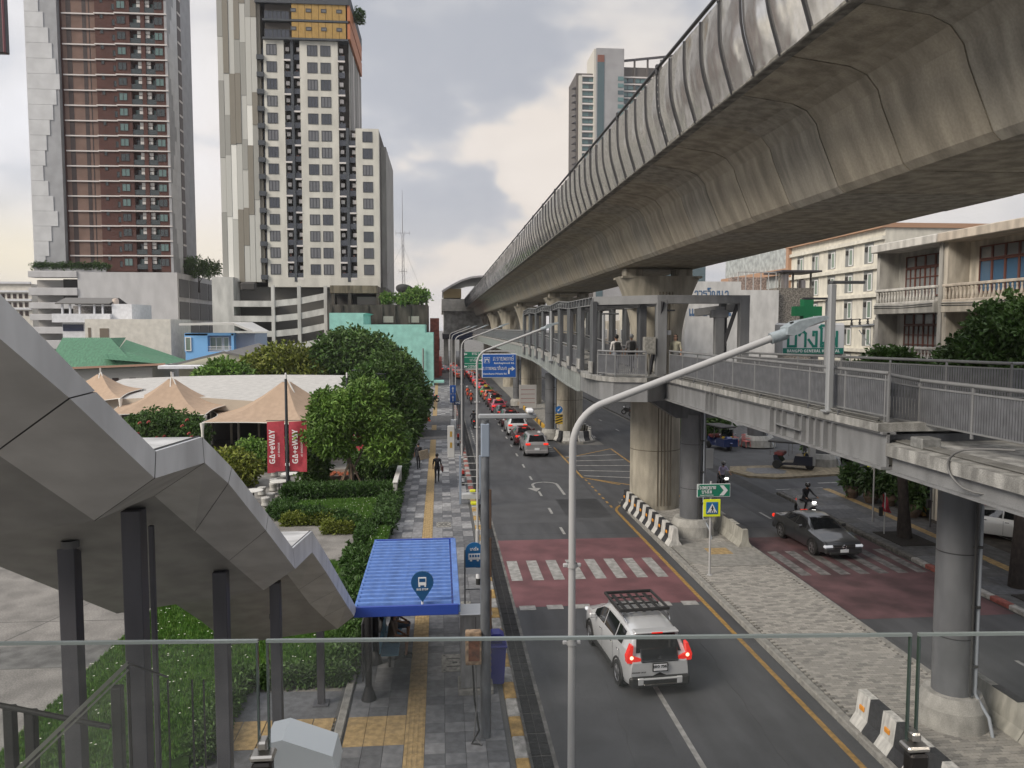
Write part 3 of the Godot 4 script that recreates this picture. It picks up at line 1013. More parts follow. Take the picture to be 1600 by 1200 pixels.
# ---------- elevated railway ----------
func make_viaduct() -> void:
	var con := mat("viaduct concrete", L(0.45, 0.40, 0.315), 0.85, 0, {"blotch": 0.34, "blotch_scale": 0.3, "streak": 0.16, "freq": 0.01, "grain": 0.16, "grain_scale": 0.45, "seed": 8})
	var con2 := mat("viaduct concrete grey", L(0.41, 0.375, 0.31), 0.85, 0, {"blotch": 0.34, "blotch_scale": 0.38, "streak": 0.15, "freq": 0.012, "grain": 0.16, "grain_scale": 0.5, "seed": 18})
	var edge := mat("viaduct edge", L(0.30, 0.285, 0.25), 0.85, 0, {"blotch": 0.55, "blotch_scale": 0.5, "streak": 0.2, "grain": 0.3})
	var v := thing("viaduct", "curving concrete elevated railway with rippled shiny metal side panels over the road", "viaduct", V(11.17, 0, 0))
	# one segment of the box girder, 2.55 m long (x relative to the centre line)
	var seg := mb()
	var y := 12.55
	var out := [W2(-4.6, y + 2.12), W2(-4.6, y + 2.4), W2(4.75, y + 2.55), W2(4.75, y + 2.15), W2(3.3, y + 1.95), W2(2.95, y + 1.80), W2(2.72, y + 1.52), W2(2.62, y + 1.2), W2(2.24, y + 0.14), W2(2.08, y), W2(-2.02, y), W2(-2.16, y + 0.14), W2(-2.62, y + 1.2), W2(-2.72, y + 1.52), W2(-2.95, y + 1.80), W2(-3.3, y + 1.95)]
	seg.prism(out, -1.252, 1.252)
	var sm := seg.mesh()
	for i in 84:
		put(v, "girder_segment", sm, con if (i * 7) % 3 else con2, V(0, 0.006 * ((i * 5) % 3), 4.0 - 2.55 * i))
	# drip edge beam
	var b := mb()
	b.cbox(V(-4.56, y + 2.25, -103), V(0.26, 0.3, 216), 0.02)
	b.cbox(V(4.62, y + 3.0, -103), V(0.3, 0.9, 216), 0.02)
	part(v, "edge_beam", b, edge)
	# rippled metal panels with ribs between, 1.275 m apart
	var metal := mat("polished metal panel", L(0.82, 0.80, 0.77), 0.14, 0.9, {"blotch": 0.12, "blotch_scale": 0.45, "freq": 0.02})
	var rib := mat("dark rib", L(0.045, 0.045, 0.05), 0.5, 0.4)
	var pr := [W2(-4.67, y + 2.12), W2(-4.75, y + 2.38), W2(-4.84, y + 2.66), W2(-4.92, y + 2.94), W2(-4.97, y + 3.2), W2(-4.99, y + 3.45), W2(-5.0, y + 3.7), W2(-5.0, y + 3.92), W2(-5.0, y + 4.14)]
	rng.seed = 9
	var pms := []
	for k in 4:
		var rows := []
		var nz := FastNoiseLite.new()
		nz.seed = k
		nz.frequency = 0.9
		for i in 17:
			var row := []
			var fi := i / 16.0 * 8.0
			var a: Vector2 = pr[mini(int(fi), 7)].lerp(pr[mini(int(fi), 7) + 1], fi - mini(int(fi), 7))
			for j in 9:
				var z := -0.615 + 1.23 * j / 8.0
				var w := 0.014 * nz.get_noise_2d(i * 0.16, j * 0.4) * sin(PI * j / 8.0)
				row.append(Vector3(a.x + w - 0.012 * sin(PI * j / 8.0), a.y, z))
			rows.append(row)
		var pb := mb()
		pb.sheet(rows, true)
		pms.append(pb.mesh())
	var rb := mb()
	for i in 8:
		var p := V(pr[i].x - 0.02, pr[i].y, 0)
		var s := V(pr[i + 1].x - 0.02, pr[i + 1].y, 0)
		rb.bar(p, s, 0.042, 0.045, V(-1, 0, 0))
	var rm := rb.mesh()
	for i in 166:
		var z := 4.0 - 1.275 * i
		put(v, "metal_panel", pms[rng.randi() % 4], metal, V(rng.randf_range(-0.01, 0.01), 0, z + 0.6375))
		put(v, "rib", rm, rib, V(0, 0, z))
	p1(v, "handrail", rib, "tube", [[V(-5.0, y + 4.28, 6), V(-5.0, y + 4.28, -208)], 0.05, 8])
	b = mb()
	b.cbox(V(0, y + 2.57, 0), V(0.08, 0.12, 0.16), 0.02)
	var bm := mb()
	bm.cbox(V(-5.0, y + 4.24, 0), V(0.1, 0.3, 0.12), 0.02)
	var bk := bm.mesh()
	for i in 40:
		put(v, "rail_bracket", bk, rib, V(0, 0, 2.7 - 5.1 * i))
	# piers
	var pc := mat("pier concrete", L(0.42, 0.385, 0.315), 0.85, 0, {"blotch": 0.34, "blotch_scale": 0.33, "streak": 0.22, "freq": 0.012, "grain": 0.16, "grain_scale": 0.8, "seed": 6})
	var groove := mat("pier groove", L(0.16, 0.135, 0.10), 0.9, 0, {"blotch": 0.4, "streak": 0.3})
	var zs := [-40.8, -69.6, -98.4, -127.0, -156.0, -184.0, -12.0 + 24.0]
	var names := ["thick round concrete pier nearest the camera, wide flared head, drain grooves", "second concrete railway pier, behind the striped barrier nose with chevron board", "third concrete railway pier along the island, beside the queue of cars", "fourth railway pier, beyond the blue road sign", "fifth railway pier, small, far along the road", "sixth and farthest railway pier, near the station", "railway pier behind the camera"]
	for i in 6:
		var p := thing("viaduct_pier", names[i], "pier", V(11.17, 0.1, zs[i]), 0, "piers of the elevated railway")
		var sh := mb()
		sh.lathe([W2(1.29, 0), W2(1.29, 8.9)], Vector3.ZERO, 40)
		part(p, "shaft", sh, pc)
		# flared head, broad across the track, thin along it
		var rows := []
		for k in 13:
			var t := k / 12.0
			var yy := 8.9 + 3.1 * t
			var wx := 1.29 + 0.82 * pow(t, 1.7)
			var wz := 1.29 - 0.18 * t
			var row := []
			for j in 41:
				var a := TAU * j / 40.0
				var e := lerpf(1.0, 0.42, t)
				row.append(Vector3(wx * signf(cos(a)) * pow(absf(cos(a)), e), yy, wz * signf(sin(a)) * pow(absf(sin(a)), e)))
			rows.append(row)
		var hd := mb()
		hd.sheet(rows)
		hd.box(V(0, 11.95, 0), V(4.1, 0.1, 2.16))
		part(p, "flared_head", hd, pc)
		for s in [-1, 1]:
			var be := mb()
			be.cbox(V(s * 1.3, 12.2, 0), V(0.9, 0.42, 0.9), 0.04)
			part(p, "bearing", be, con2)
		# drain grooves down the face
		for k in 5:
			var gr := mb()
			var x := -0.18 + 0.17 * k
			gr.bar(V(x, 0.3, sqrt(1.29 * 1.29 - x * x) + 0.005), V(x, 11.2, sqrt(1.29 * 1.29 - x * x) - 0.03), 0.055, 0.03, V(0, 0, 1))
			part(p, "groove", gr, groove)
		if i < 3:
			var jt := mb()
			jt.lathe([W2(1.294, 3.1), W2(1.294, 3.14)], Vector3.ZERO, 40)
			part(p, "cast_joint", jt, groove)

# ---------- footbridge ----------
func rail_run(p: Node3D, a: Vector3, b: Vector3, steel: Material, slats: Material, pitch := 1.9, solid := 0.0) -> void:
	# vertical slat panels between posts with a round top rail
	var n := maxi(1, int(round(a.distance_to(b) / pitch)))
	var d := (b - a) / n
	var dir := d.normalized()
	var tb := mb()
	tb.tube([a + Vector3.UP * 1.05, b + Vector3.UP * 1.05], 0.042, 8)
	part(p, "top_rail", tb, steel)
	tb = mb()
	tb.bar(a + Vector3.UP * 0.90, b + Vector3.UP * 0.90, 0.05, 0.035)
	part(p, "middle_rail", tb, steel)
	tb = mb()
	tb.bar(a + Vector3.UP * 0.12, b + Vector3.UP * 0.12, 0.05, 0.035)
	part(p, "bottom_rail", tb, steel)
	for i in n + 1:
		var pb := mb()
		pb.bar(a + d * i, a + d * i + Vector3.UP * 1.04, 0.035, 0.06, dir)
		part(p, "post", pb, steel)
	for i in n:
		var s := mb()
		var k := int(d.length() / 0.075)
		for j in range(1, k):
			var q := a + d * (i + float(j) / k)
			s.bar(q + Vector3.UP * 0.13, q + Vector3.UP * 0.89, 0.056 if solid <= 0 else solid, 0.018, dir.cross(Vector3.UP))
		part(p, "slat_panel", s, slats)

func make_footbridge() -> void:
	var steel := mat("grey painted steel", L(0.25, 0.254, 0.26), 0.5, 0.15, {"blotch": 0.18, "blotch_scale": 0.35, "streak": 0.3, "grain": 0.15, "spec": 0.5})
	var dark := mat("dark grey steel", L(0.11, 0.114, 0.123), 0.5, 0.2, {"blotch": 0.3, "blotch_scale": 0.4, "streak": 0.2})
	var slats := mat("slat steel", L(0.15, 0.155, 0.168), 0.55, 0.2, {"blotch": 0.2, "blotch_scale": 0.5})
	var pale := mat("bridge slab edge", L(0.42, 0.415, 0.395), 0.85, 0, {"blotch": 0.5, "blotch_scale": 0.4, "streak": 0.4, "grain": 0.3})
	var pipe := mat("conduit", L(0.24, 0.235, 0.22), 0.5, 0.4, {"blotch": 0.3})
	var f := thing("footbridge", "long grey steel footbridge with slatted railings beside the railway piers", "footbridge", Vector3.ZERO)
	# walkway A: deck, girder
	var b := mb()
	slab(b, [W2(9.35, -16.3), W2(13.6, -16.3), W2(14.0, -20), W2(12.5, -29.0), W2(12.2, -33), W2(9.35, -33.2)], 7.27, 7.45)
	part(f, "deck", b, pale)
	b = mb()
	b.span(V(9.5, 6.52, -33.6), V(9.56, 7.26, -16.2))
	b.span(V(9.38, 6.46, -33.6), V(9.72, 6.52, -16.2))
	b.span(V(9.40, 7.22, -33.6), V(9.70, 7.268, -16.2))
	part(f, "girder", b, steel)
	p1(f, "girder", steel, "span", [V(12.3, 6.35, -33.6), V(12.36, 7.26, -15.2)])
	for z in [-26.8, -21.2, -19.6, -18.4]:
		for k in 3:
			p1(f, "stiffener", steel, "box", [V(9.44, 6.87, z - 0.42 * k), V(0.12, 0.70, 0.025)])
	for z in [-20.8]:
		p1(f, "stiffener", steel, "box", [V(9.41, 6.82, z), V(0.16, 0.03, 1.6)])
	for z in [-31, -28, -25, -22, -19, -16.5]:
		p1(f, "cross_beam", dark, "span", [V(9.6, 6.7, z - 0.1), V(12.3, 7.2, z + 0.1)])
	rail_run(f, V(9.62, 7.47, -33.0), V(9.62, 7.47, -16.4), steel, slats)
	rail_run(f, V(12.0, 7.47, -31.0), V(12.15, 7.47, -29.6), steel, slats)
	rail_run(f, V(12.15, 7.47, -29.6), V(15.6, 7.47, -20.6), steel, slats)
	# conduits along the deck edge
	for k in 3:
		b = mb()
		b.tube([V(9.42 - 0.0 * k, 7.50 + 0.05 * (k % 2), -33.0), V(9.42, 7.50 + 0.05 * (k % 2), -16.4)], 0.02, 6)
		b.tube([V(9.37 + 0.06 * k, 7.475, -33.0), V(9.37 + 0.06 * k, 7.475, -16.4)], 0.02, 6)
		part(f, "conduit", b, pipe)
	for i in 10:
		p1(f, "conduit_clip", dark, "cbox", [V(9.43, 7.50, -32.0 + 1.55 * i), V(0.2, 0.12, 0.04), 0.01])
	# landing B, nearer and broader
	b = mb()
	slab(b, [W2(9.42, -16.1), W2(9.85, -16.9), W2(15.5, -17.0), W2(17.5, -19.0), W2(22, -19.5), W2(22, -14.0), W2(15.0, -5.0), W2(15, 0.0), W2(9.42, 0.0)], 6.78, 7.03)
	part(f, "landing", b, pale)
	b = mb()
	b.span(V(9.56, 6.46, -16.0), V(9.62, 6.78, 0))
	b.span(V(9.44, 6.42, -16.1), V(9.76, 6.47, 0))
	b.bar(V(9.6, 6.62, -16.1), V(15.4, 6.62, -16.7), 0.06, 0.31)
	b.bar(V(9.6, 6.44, -16.1), V(15.4, 6.44, -16.7), 0.3, 0.05)
	part(f, "girder", b, steel)
	rail_run(f, V(10.45, 7.30, -16.6), V(10.45, 7.30, -6.0), steel, slats)
	rail_run(f, V(10.45, 7.30, -16.6), V(9.62, 7.44, -16.5), steel, slats, 0.9)
	rail_run(f, V(15.6, 7.47, -20.6), V(21.8, 7.47, -19.4), steel, slats)
	for k in 4:
		p1(f, "conduit", pipe, "tube", [[V(9.78 + 0.09 * k, 7.06, -16.4), V(9.78 + 0.09 * k, 7.06, -2)], 0.025, 6])
	p1(f, "pull_box", mat("galvanised", L(0.33, 0.33, 0.32), 0.5, 0.5, {"blotch": 0.3, "blotch_scale": 1.0}), "cbox", [V(9.92, 7.14, -15.5), V(0.42, 0.22, 0.42), 0.02])
	# hanging cable loop
	b = mb()
	var pts := []
	for k in 17:
		var t := PI * k / 16.0
		pts.append(V(9.9 - 0.52 * minf(1.0, sin(t) * 2.2), 7.08 + 0.42 * cos(t) - 0.12, -12.9 - 1.05 * sin(t)))
	pts.append(V(9.38, 6.5, -11.5))
	b.tube(pts, 0.022, 6)
	part(f, "cable", b, mat("cable grey", L(0.14), 0.6))
	# landing C that swings out past the near pier, and the stepped walkway beyond it
	b = mb()
	slab(b, [W2(6.6, -33.6), W2(7.1, -32.4), W2(8.4, -32.0), W2(9.6, -33.1), W2(9.7, -38.6), W2(6.8, -38.6), W2(6.4, -36.0)], 7.26, 7.452)
	part(f, "landing", b, pale)
	b = mb()
	b.bar(V(6.75, 6.85, -33.6), V(7.15, 6.85, -32.5), 0.06, 0.8)
	b.bar(V(7.15, 6.85, -32.5), V(8.45, 6.85, -32.1), 0.06, 0.8)
	b.bar(V(8.45, 6.85, -32.1), V(9.6, 6.85, -33.2), 0.06, 0.8)
	b.bar(V(6.75, 6.85, -33.6), V(6.85, 6.85, -38.8), 0.06, 0.8)
	part(f, "girder", b, steel)
	rail_run(f, V(6.72, 7.47, -33.8), V(7.2, 7.47, -32.55), steel, slats, 0.7)
	rail_run(f, V(7.2, 7.47, -32.55), V(8.4, 7.47, -32.2), steel, slats, 1.3)
	# walkway D: rises by steps from the landing and runs on beside the piers
	var ys := func(z: float) -> float: return lerpf(7.45, 8.15, smoothstep(-38.0, -60.0, z))
	var seg := [-38.6, -42, -46, -50, -54, -58, -62, -70, -80, -92, -105, -120, -140, -170]
	for i in seg.size() - 1:
		var z0: float = seg[i]
		var z1: float = seg[i + 1]
		var y0: float = ys.call(z0)
		var y1: float = ys.call(z1)
		p1(f, "deck", pale, "bar", [V(8.2, y0 - 0.1, z0), V(8.2, y1 - 0.1, z1), 2.9, 0.2])
		b = mb()
		b.bar(V(6.83, y0 - 0.62, z0), V(6.83, y1 - 0.62, z1), 0.06, 0.84)
		b.bar(V(6.83, y0 - 1.05, z0), V(6.83, y1 - 1.05, z1), 0.3, 0.05)
		part(f, "girder", b, mat("pale green steel", L(0.27, 0.29, 0.28), 0.55, 0.1, {"blotch": 0.3, "streak": 0.3}))
		rail_run(f, V(6.85, y0 + 0.02, z0), V(6.85, y1 + 0.02, z1), steel, slats, 2.0 if z0 > -70 else 4.0)
		rail_run(f, V(9.55, y0 + 0.02, z0), V(9.55, y1 + 0.02, z1), steel, slats, 3.0 if z0 > -70 else 6.0)
	# roofless steel frames over the stepped part
	var fz := [-35.2, -38.4, -41.6, -45, -48.6, -52.4, -56.2, -60.2, -64.5]
	for i in fz.size():
		var z: float = fz[i]
		for x in [6.78, 9.75]:
			p1(f, "frame_post", dark, "cbox", [V(x, 9.0, z), V(0.2, 3.3, 0.95 if i > 0 else 0.7), 0.01])
			p1(f, "foot_plate", pale, "cbox", [V(x - 0.11, 7.75, z), V(0.06, 0.5, 0.8), 0.01])
		p1(f, "roof_beam", dark, "cbox", [V(8.26, 10.62, z), V(3.1, 0.34, 0.3), 0.01])
	for i in fz.size() - 1:
		var z0: float = fz[i]
		var z1: float = fz[i + 1]
		for x in [6.78, 9.75]:
			b = mb()
			var ya := 10.66 + (0.14 if i % 2 and i > 1 else 0.0)
			var yb := 10.66 + (0.14 if (i + 1) % 2 and i > 0 else 0.0)
			b.bar(V(x, ya, z0), V(x, yb, z1), 0.06, 0.34)
			b.bar(V(x, ya + 0.17, z0), V(x, yb + 0.17, z1), 0.26, 0.04)
			b.bar(V(x, ya - 0.17, z0), V(x, yb - 0.17, z1), 0.26, 0.04)
			part(f, "roof_beam", b, steel)
		for k in 4:
			b = mb()
			var zz := lerpf(z0, z1, (k + 0.5) / 4.0)
			b.cbox(V(6.67, 10.66, zz), V(0.07, 0.3, 0.16), 0.01)
			part(f, "roof_bracket", b, dark)
	# the big portal across the walkway in front of the near pier
	for x in [9.35, 12.95]:
		p1(f, "frame_post", steel, "cbox", [V(x, 9.0, -33.4 - 0.0), V(0.42, 3.4, 0.34), 0.012])
		p1(f, "frame_post", dark, "cbox", [V(x - 0.55, 9.0, -34.4), V(0.3, 3.4, 0.28), 0.012])
	p1(f, "roof_beam", steel, "cbox", [V(11.15, 10.70, -33.4), V(4.05, 0.36, 0.3), 0.012])
	p1(f, "roof_beam", steel, "bar", [V(9.3, 10.7, -33.4), V(6.78, 10.68, -35.2), 0.28, 0.36])
	p1(f, "roof_beam", steel, "bar", [V(12.9, 10.4, -33.5), V(11.9, 10.2, -36.5), 0.28, 0.34])
	b = mb()
	b.bar(V(9.0, 7.5, -33.9), V(9.35, 10.6, -33.2), 0.09, 0.16)
	b.bar(V(11.9, 7.5, -34.0), V(12.75, 10.5, -33.6), 0.12, 0.16)
	part(f, "brace", b, mat("dark brace", L(0.03, 0.03, 0.034), 0.5, 0.2))
	b = mb()
	b.cbox(V(12.05, 8.85, -33.9), V(0.4, 3.1, 0.3), 0.012)
	b.cbox(V(12.05, 10.1, -33.9), V(0.75, 0.34, 0.34), 0.02)
	part(f, "frame_post", b, steel)
	# bearers over the grey round columns
	p1(f, "bearer", dark, "prism", [[W2(9.2, 6.28), W2(13.3, 6.28), W2(12.2, 5.5), W2(10.4, 5.5)], -35.5, -34.5])
	p1(f, "bearer", steel, "prism", [[W2(10.0, 6.78), W2(14.0, 6.78), W2(12.9, 6.2), W2(11.1, 6.2)], -18.0, -16.9])
	# columns with concrete feet
	var cs := mat("column steel", L(0.135, 0.14, 0.15), 0.5, 0.1, {"blotch": 0.25, "blotch_scale": 0.3, "streak": 0.3})
	var foot := mat("column foot", L(0.44, 0.43, 0.40), 0.9, 0, {"blotch": 0.3, "blotch_scale": 0.5, "streak": 0.5, "grain": 0.3})
	var cols := [[11.32, -34.9, 0.56, "grey steel footbridge column behind the crossing sign, on a pale concrete foot"], [12.02, -17.4, 0.45, "grey steel footbridge column closest to the camera, strapped pipe down its side"], [9.3, -67.0, 0.5, "grey steel footbridge column beside the second railway pier"], [9.2, -96.0, 0.5, "grey steel footbridge column beside the third railway pier"], [26.0, -52.4, 0.75, "short stout grey column between the two parked three-wheelers"], [25.2, -61.5, 0.8, "stout pale grey column by the pink plastic chairs"]]
	for c in cols:
		var o := thing("bridge_column", c[3], "column", V(c[0], 0.1, c[1]), 0, "columns of the footbridge")
		p1(o, "shaft", cs, "lathe", [[W2(c[2], 0.5), W2(c[2], 5.55 if c[1] < -30 else 6.2)], Vector3.ZERO, 28])
		p1(o, "concrete_foot", foot, "lathe", [[W2(c[2] * 1.75, 0.0), W2(c[2] * 1.68, 0.55), W2(c[2] * 1.4, 0.85), W2(0, 0.86)], Vector3.ZERO, 20])
		b = mb()
		var e: float = c[2] + 0.06
		var a0 := 0.55
		b.tube([Vector3(e * sin(a0), 6.0, e * cos(a0)), Vector3(e * sin(a0), 0.95, e * cos(a0)), Vector3(e * 1.55 * sin(a0), 0.5, e * 1.7 * cos(a0)), Vector3(e * 1.8 * sin(a0), 0.0, e * 1.9 * cos(a0))], 0.04, 8)
		part(o, "drain_pipe", b, mat("pale pipe", L(0.30, 0.33, 0.37), 0.5))
		b = mb()
		b.tube([Vector3(e * sin(a0 - 0.35), 6.0, e * cos(a0 - 0.35)), Vector3(e * sin(a0 - 0.35), 0.9, e * cos(a0 - 0.35))], 0.03, 8)
		for yy in [1.6, 3.0, 4.4]:
			b.cbox(Vector3(e * sin(a0 - 0.2), yy, e * cos(a0 - 0.2)), V(0.22, 0.06, 0.06), 0.01)
		part(o, "strapped_pipe", b, mat("dark pipe", L(0.035), 0.5))
		for yy in [2.2, 4.2]:
			p1(o, "weld_band", MATS["dark brace"], "lathe", [[W2(c[2] + 0.006, yy), W2(c[2] + 0.006, yy + 0.025)], Vector3.ZERO, 28])

# ---------- folded roof over the stairs ----------
func make_canopy() -> void:
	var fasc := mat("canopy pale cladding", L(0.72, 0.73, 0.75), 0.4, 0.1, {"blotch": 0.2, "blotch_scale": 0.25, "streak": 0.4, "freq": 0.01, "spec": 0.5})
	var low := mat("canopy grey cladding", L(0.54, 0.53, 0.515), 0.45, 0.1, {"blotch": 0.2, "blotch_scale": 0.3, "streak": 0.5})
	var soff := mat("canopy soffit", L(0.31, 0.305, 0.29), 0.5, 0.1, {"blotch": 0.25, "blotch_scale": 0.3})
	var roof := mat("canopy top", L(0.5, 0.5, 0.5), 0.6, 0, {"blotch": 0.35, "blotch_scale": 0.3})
	var seam := mat("canopy seam", L(0.13), 0.8)
	var c := thing("stair_canopy", "big folded grey metal canopy stepping down over the stairs on columns", "canopy", Vector3.ZERO)
	# lines along the stairs: [z, y]; fascia top, fascia foot, keel of the lower panels
	var T := [W2(3.0, 13.25), W2(-1.2, 11.1), W2(-3.1, 10.12), W2(-4.96, 9.12), W2(-5.93, 8.61), W2(-7.06, 8.56), W2(-8.0, 8.13), W2(-9.6, 7.28), W2(-11.1, 6.46), W2(-12.74, 6.28), W2(-14.3, 5.44), W2(-15.9, 4.55), W2(-17.5, 3.66), W2(-19.15, 2.74)]
	var F := [W2(3.0, 12.95), W2(-1.2, 10.85), W2(-3.0, 9.92), W2(-4.62, 9.11), W2(-5.89, 8.42), W2(-7.1, 8.33), W2(-7.86, 8.0), W2(-9.45, 7.13), W2(-11.25, 6.12), W2(-12.73, 5.94), W2(-14.2, 5.16), W2(-15.6, 4.38), W2(-17.1, 3.55), W2(-18.5, 2.78)]
	var K := [W2(3.0, 12.7), W2(-1.2, 10.7), W2(-3.4, 9.62), W2(-5.23, 8.72), W2(-6.62, 7.95), W2(-7.96, 7.87), W2(-9.2, 7.2), W2(-10.6, 6.45), W2(-12.56, 5.40), W2(-14.4, 5.10), W2(-15.6, 4.40), W2(-16.8, 3.7), W2(-17.9, 3.0), W2(-19.0, 2.3)]
	var n := T.size()
	var xt := -2.05
	var kx := func(i: int) -> float: return -2.78 if i < n - 2 else (-2.66 if i == n - 2 else -2.5)
	for i in n - 1:
		var g := 0.008
		var A := V(xt, T[i].y, T[i].x)
		var B := V(xt, T[i + 1].y, T[i + 1].x)
		var C := V(xt, F[i + 1].y, F[i + 1].x)
		var D := V(xt, F[i].y, F[i].x)
		var E := Vector3(kx.call(i + 1), K[i + 1].y, K[i + 1].x)
		var G := Vector3(kx.call(i), K[i].y, K[i].x)
		var b := mb()
		var off := V(-0.05, 0, 0)
		var e1 := (B - A).normalized() * g
		b.q(A + e1, D + e1, C - e1, B - e1)
		b.q(A + e1, B - e1, B - e1 + off, A + e1 + off)
		part(c, "fascia_panel", b, fasc)
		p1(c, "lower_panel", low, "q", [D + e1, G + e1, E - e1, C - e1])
		# set-back lining that shows in the joints
		b = mb()
		var s := V(-0.03, 0.015, 0)
		b.q(A + s, D + s, C + s, B + s)
		b.q(D + s, G + s, E + s, C + s)
		part(c, "joint_lining", b, seam)
		var H := V(-5.0, K[i].y - 0.3, K[i].x)
		var J := V(-5.0, K[i + 1].y - 0.3, K[i + 1].x)
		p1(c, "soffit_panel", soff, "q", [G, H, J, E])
		b = mb()
		var M := V(-5.3, T[i].y, T[i].x)
		var P := V(-5.3, T[i + 1].y, T[i + 1].x)
		b.q(A + off, B + off, P, M)
		part(c, "roof_sheet", b, roof)
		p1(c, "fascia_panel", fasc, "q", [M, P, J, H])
	var b := mb()
	b.q(V(xt, T[n - 1].y, T[n - 1].x), V(xt, F[n - 1].y, F[n - 1].x), V(-2.5, 2.3, -19.0), V(-5.0, 2.0, -19.0))
	b.t3(V(xt, T[n - 1].y, T[n - 1].x), V(-5.0, 2.0, -19.0), V(-5.3, T[n - 1].y, T[n - 1].x))
	part(c, "end_panel", b, fasc)
	for q in [[-4.0, 7.4, -8.9], [-3.4, 3.9, -16.2]]:
		p1(c, "downlight", seam, "lathe", [[W2(0.0, -0.02), W2(0.09, -0.02), W2(0.09, 0.06)], V(q[0], q[1] - 0.25, q[2]), 14])
	var cm := mat("canopy column", L(0.085, 0.085, 0.098), 0.45, 0.2, {"blotch": 0.2, "blotch_scale": 0.4, "streak": 0.2})
	for a in [[-3.02, -19.75, 2.2, 0.2], [-2.95, -14.25, 4.9, 0.2], [-3.0, -11.0, 6.1, 0.21], [-3.05, -8.15, 7.6, 0.21], [-4.15, -9.2, 7.1, 0.21], [-3.08, -8.7, 7.3, 0.06]]:
		b = mb()
		b.cbox(V(a[0], a[2] * 0.5 + 0.05, a[1]), V(a[3] * 0.88, a[2] + 0.1, a[3] * 0.88), 0.008)
		b.cbox(V(a[0], 0.12, a[1]), V(a[3] * 1.9, 0.06, a[3] * 1.9), 0.01)
		part(c, "column", b, cm)

func make_glass_rail() -> void:
	var glass := mat("balustrade glass", L(0.12, 0.15, 0.14), 0.02, 0.0, {"alpha": 0.09, "spec": 0.6})
	var ed := mat("glass edge", L(0.30, 0.34, 0.32), 0.18, 0.25, {"spec": 0.7})
	var st := mat("clamp steel", L(0.42, 0.40, 0.37), 0.28, 0.9)
	var dk := mat("clamp dark", L(0.03, 0.026, 0.024), 0.4, 0.5)
	var r := thing("glass_balustrade", "frameless glass balustrade along the bottom of the view with steel clamps", "balustrade", Vector3.ZERO)
	# top edge surveyed at 1.06 m above the deck
	var y := 8.53
	var L0 := on_y(-200, 1005, y)
	var L1 := on_y(403, 999, y)
	var L2 := on_y(416, 998.8, y)
	var L3 := on_y(1424, 989, y)
	var L4 := on_y(1435, 988.8, y)
	var L5 := on_y(1800, 985, y)
	for a in [[L0, L1], [L2, L3], [L4, L5]]:
		var p: Vector3 = a[0]
		var q: Vector3 = a[1]
		var d := (q - p).normalized()
		var nn := d.cross(Vector3.UP)
		var b := mb()
		b.q(p + Vector3.DOWN * 1.0, q + Vector3.DOWN * 1.0, q - Vector3.UP * 0.012, p - Vector3.UP * 0.012)
		part(r, "pane", b, glass)
		p1(r, "polished_edge", ed, "bar", [p - Vector3.UP * 0.005, q - Vector3.UP * 0.005, 0.013, 0.009])
		b = mb()
		b.bar(p + V(0, -0.012, 0) + d * 0.003, p + Vector3.DOWN * 1.0 + d * 0.003, 0.013, 0.006, d)
		b.bar(q + V(0, -0.012, 0) - d * 0.003, q + Vector3.DOWN * 1.0 - d * 0.003, 0.013, 0.006, d)
		part(r, "polished_edge", b, mat("green glass edge", L(0.06, 0.085, 0.075), 0.1, 0.0, {"spec": 0.7}))
	for m in [(L1 + L2) * 0.5, (L3 + L4) * 0.5]:
		var c: Vector3 = m + V(0, -0.375, 0.03)
		var b := mb()
		b.cbox(c + V(0, -0.1, 0.0), V(0.062, 0.20, 0.05), 0.008)
		part(r, "clamp_post", b, dk)
		b = mb()
		b.cbox(c + V(0.0, 0.012, -0.01), V(0.075, 0.02, 0.06), 0.006)
		b.cbox(c + V(0.0, 0.045, -0.02), V(0.03, 0.03, 0.05), 0.006)
		part(r, "clamp_cap", b, st)
	# emblem etched near the corner of a pane
	var b := mb()
	b.cbox(c_deck(), V(16, 0.3, 2.6), 0.02)
	var deck := thing("bridge_deck", "deck of the footbridge the view is taken from, behind the glass", "bridge deck", Vector3.ZERO)
	part(deck, "slab", b, MATS["bridge slab edge"])
	# pale solid added outside the glass in place of a white reflection
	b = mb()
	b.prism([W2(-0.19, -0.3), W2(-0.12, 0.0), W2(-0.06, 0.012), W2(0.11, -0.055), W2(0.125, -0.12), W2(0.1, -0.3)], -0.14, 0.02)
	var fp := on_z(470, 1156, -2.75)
	var fr := solo("reflection_solid", b, mat("pale reflection tone", L(0.50, 0.53, 0.54), 0.5), "pale angular solid standing in for a white glass reflection, near the left clamp", "cover")
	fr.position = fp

func c_deck() -> Vector3:
	return V(0, 7.3, -0.85)

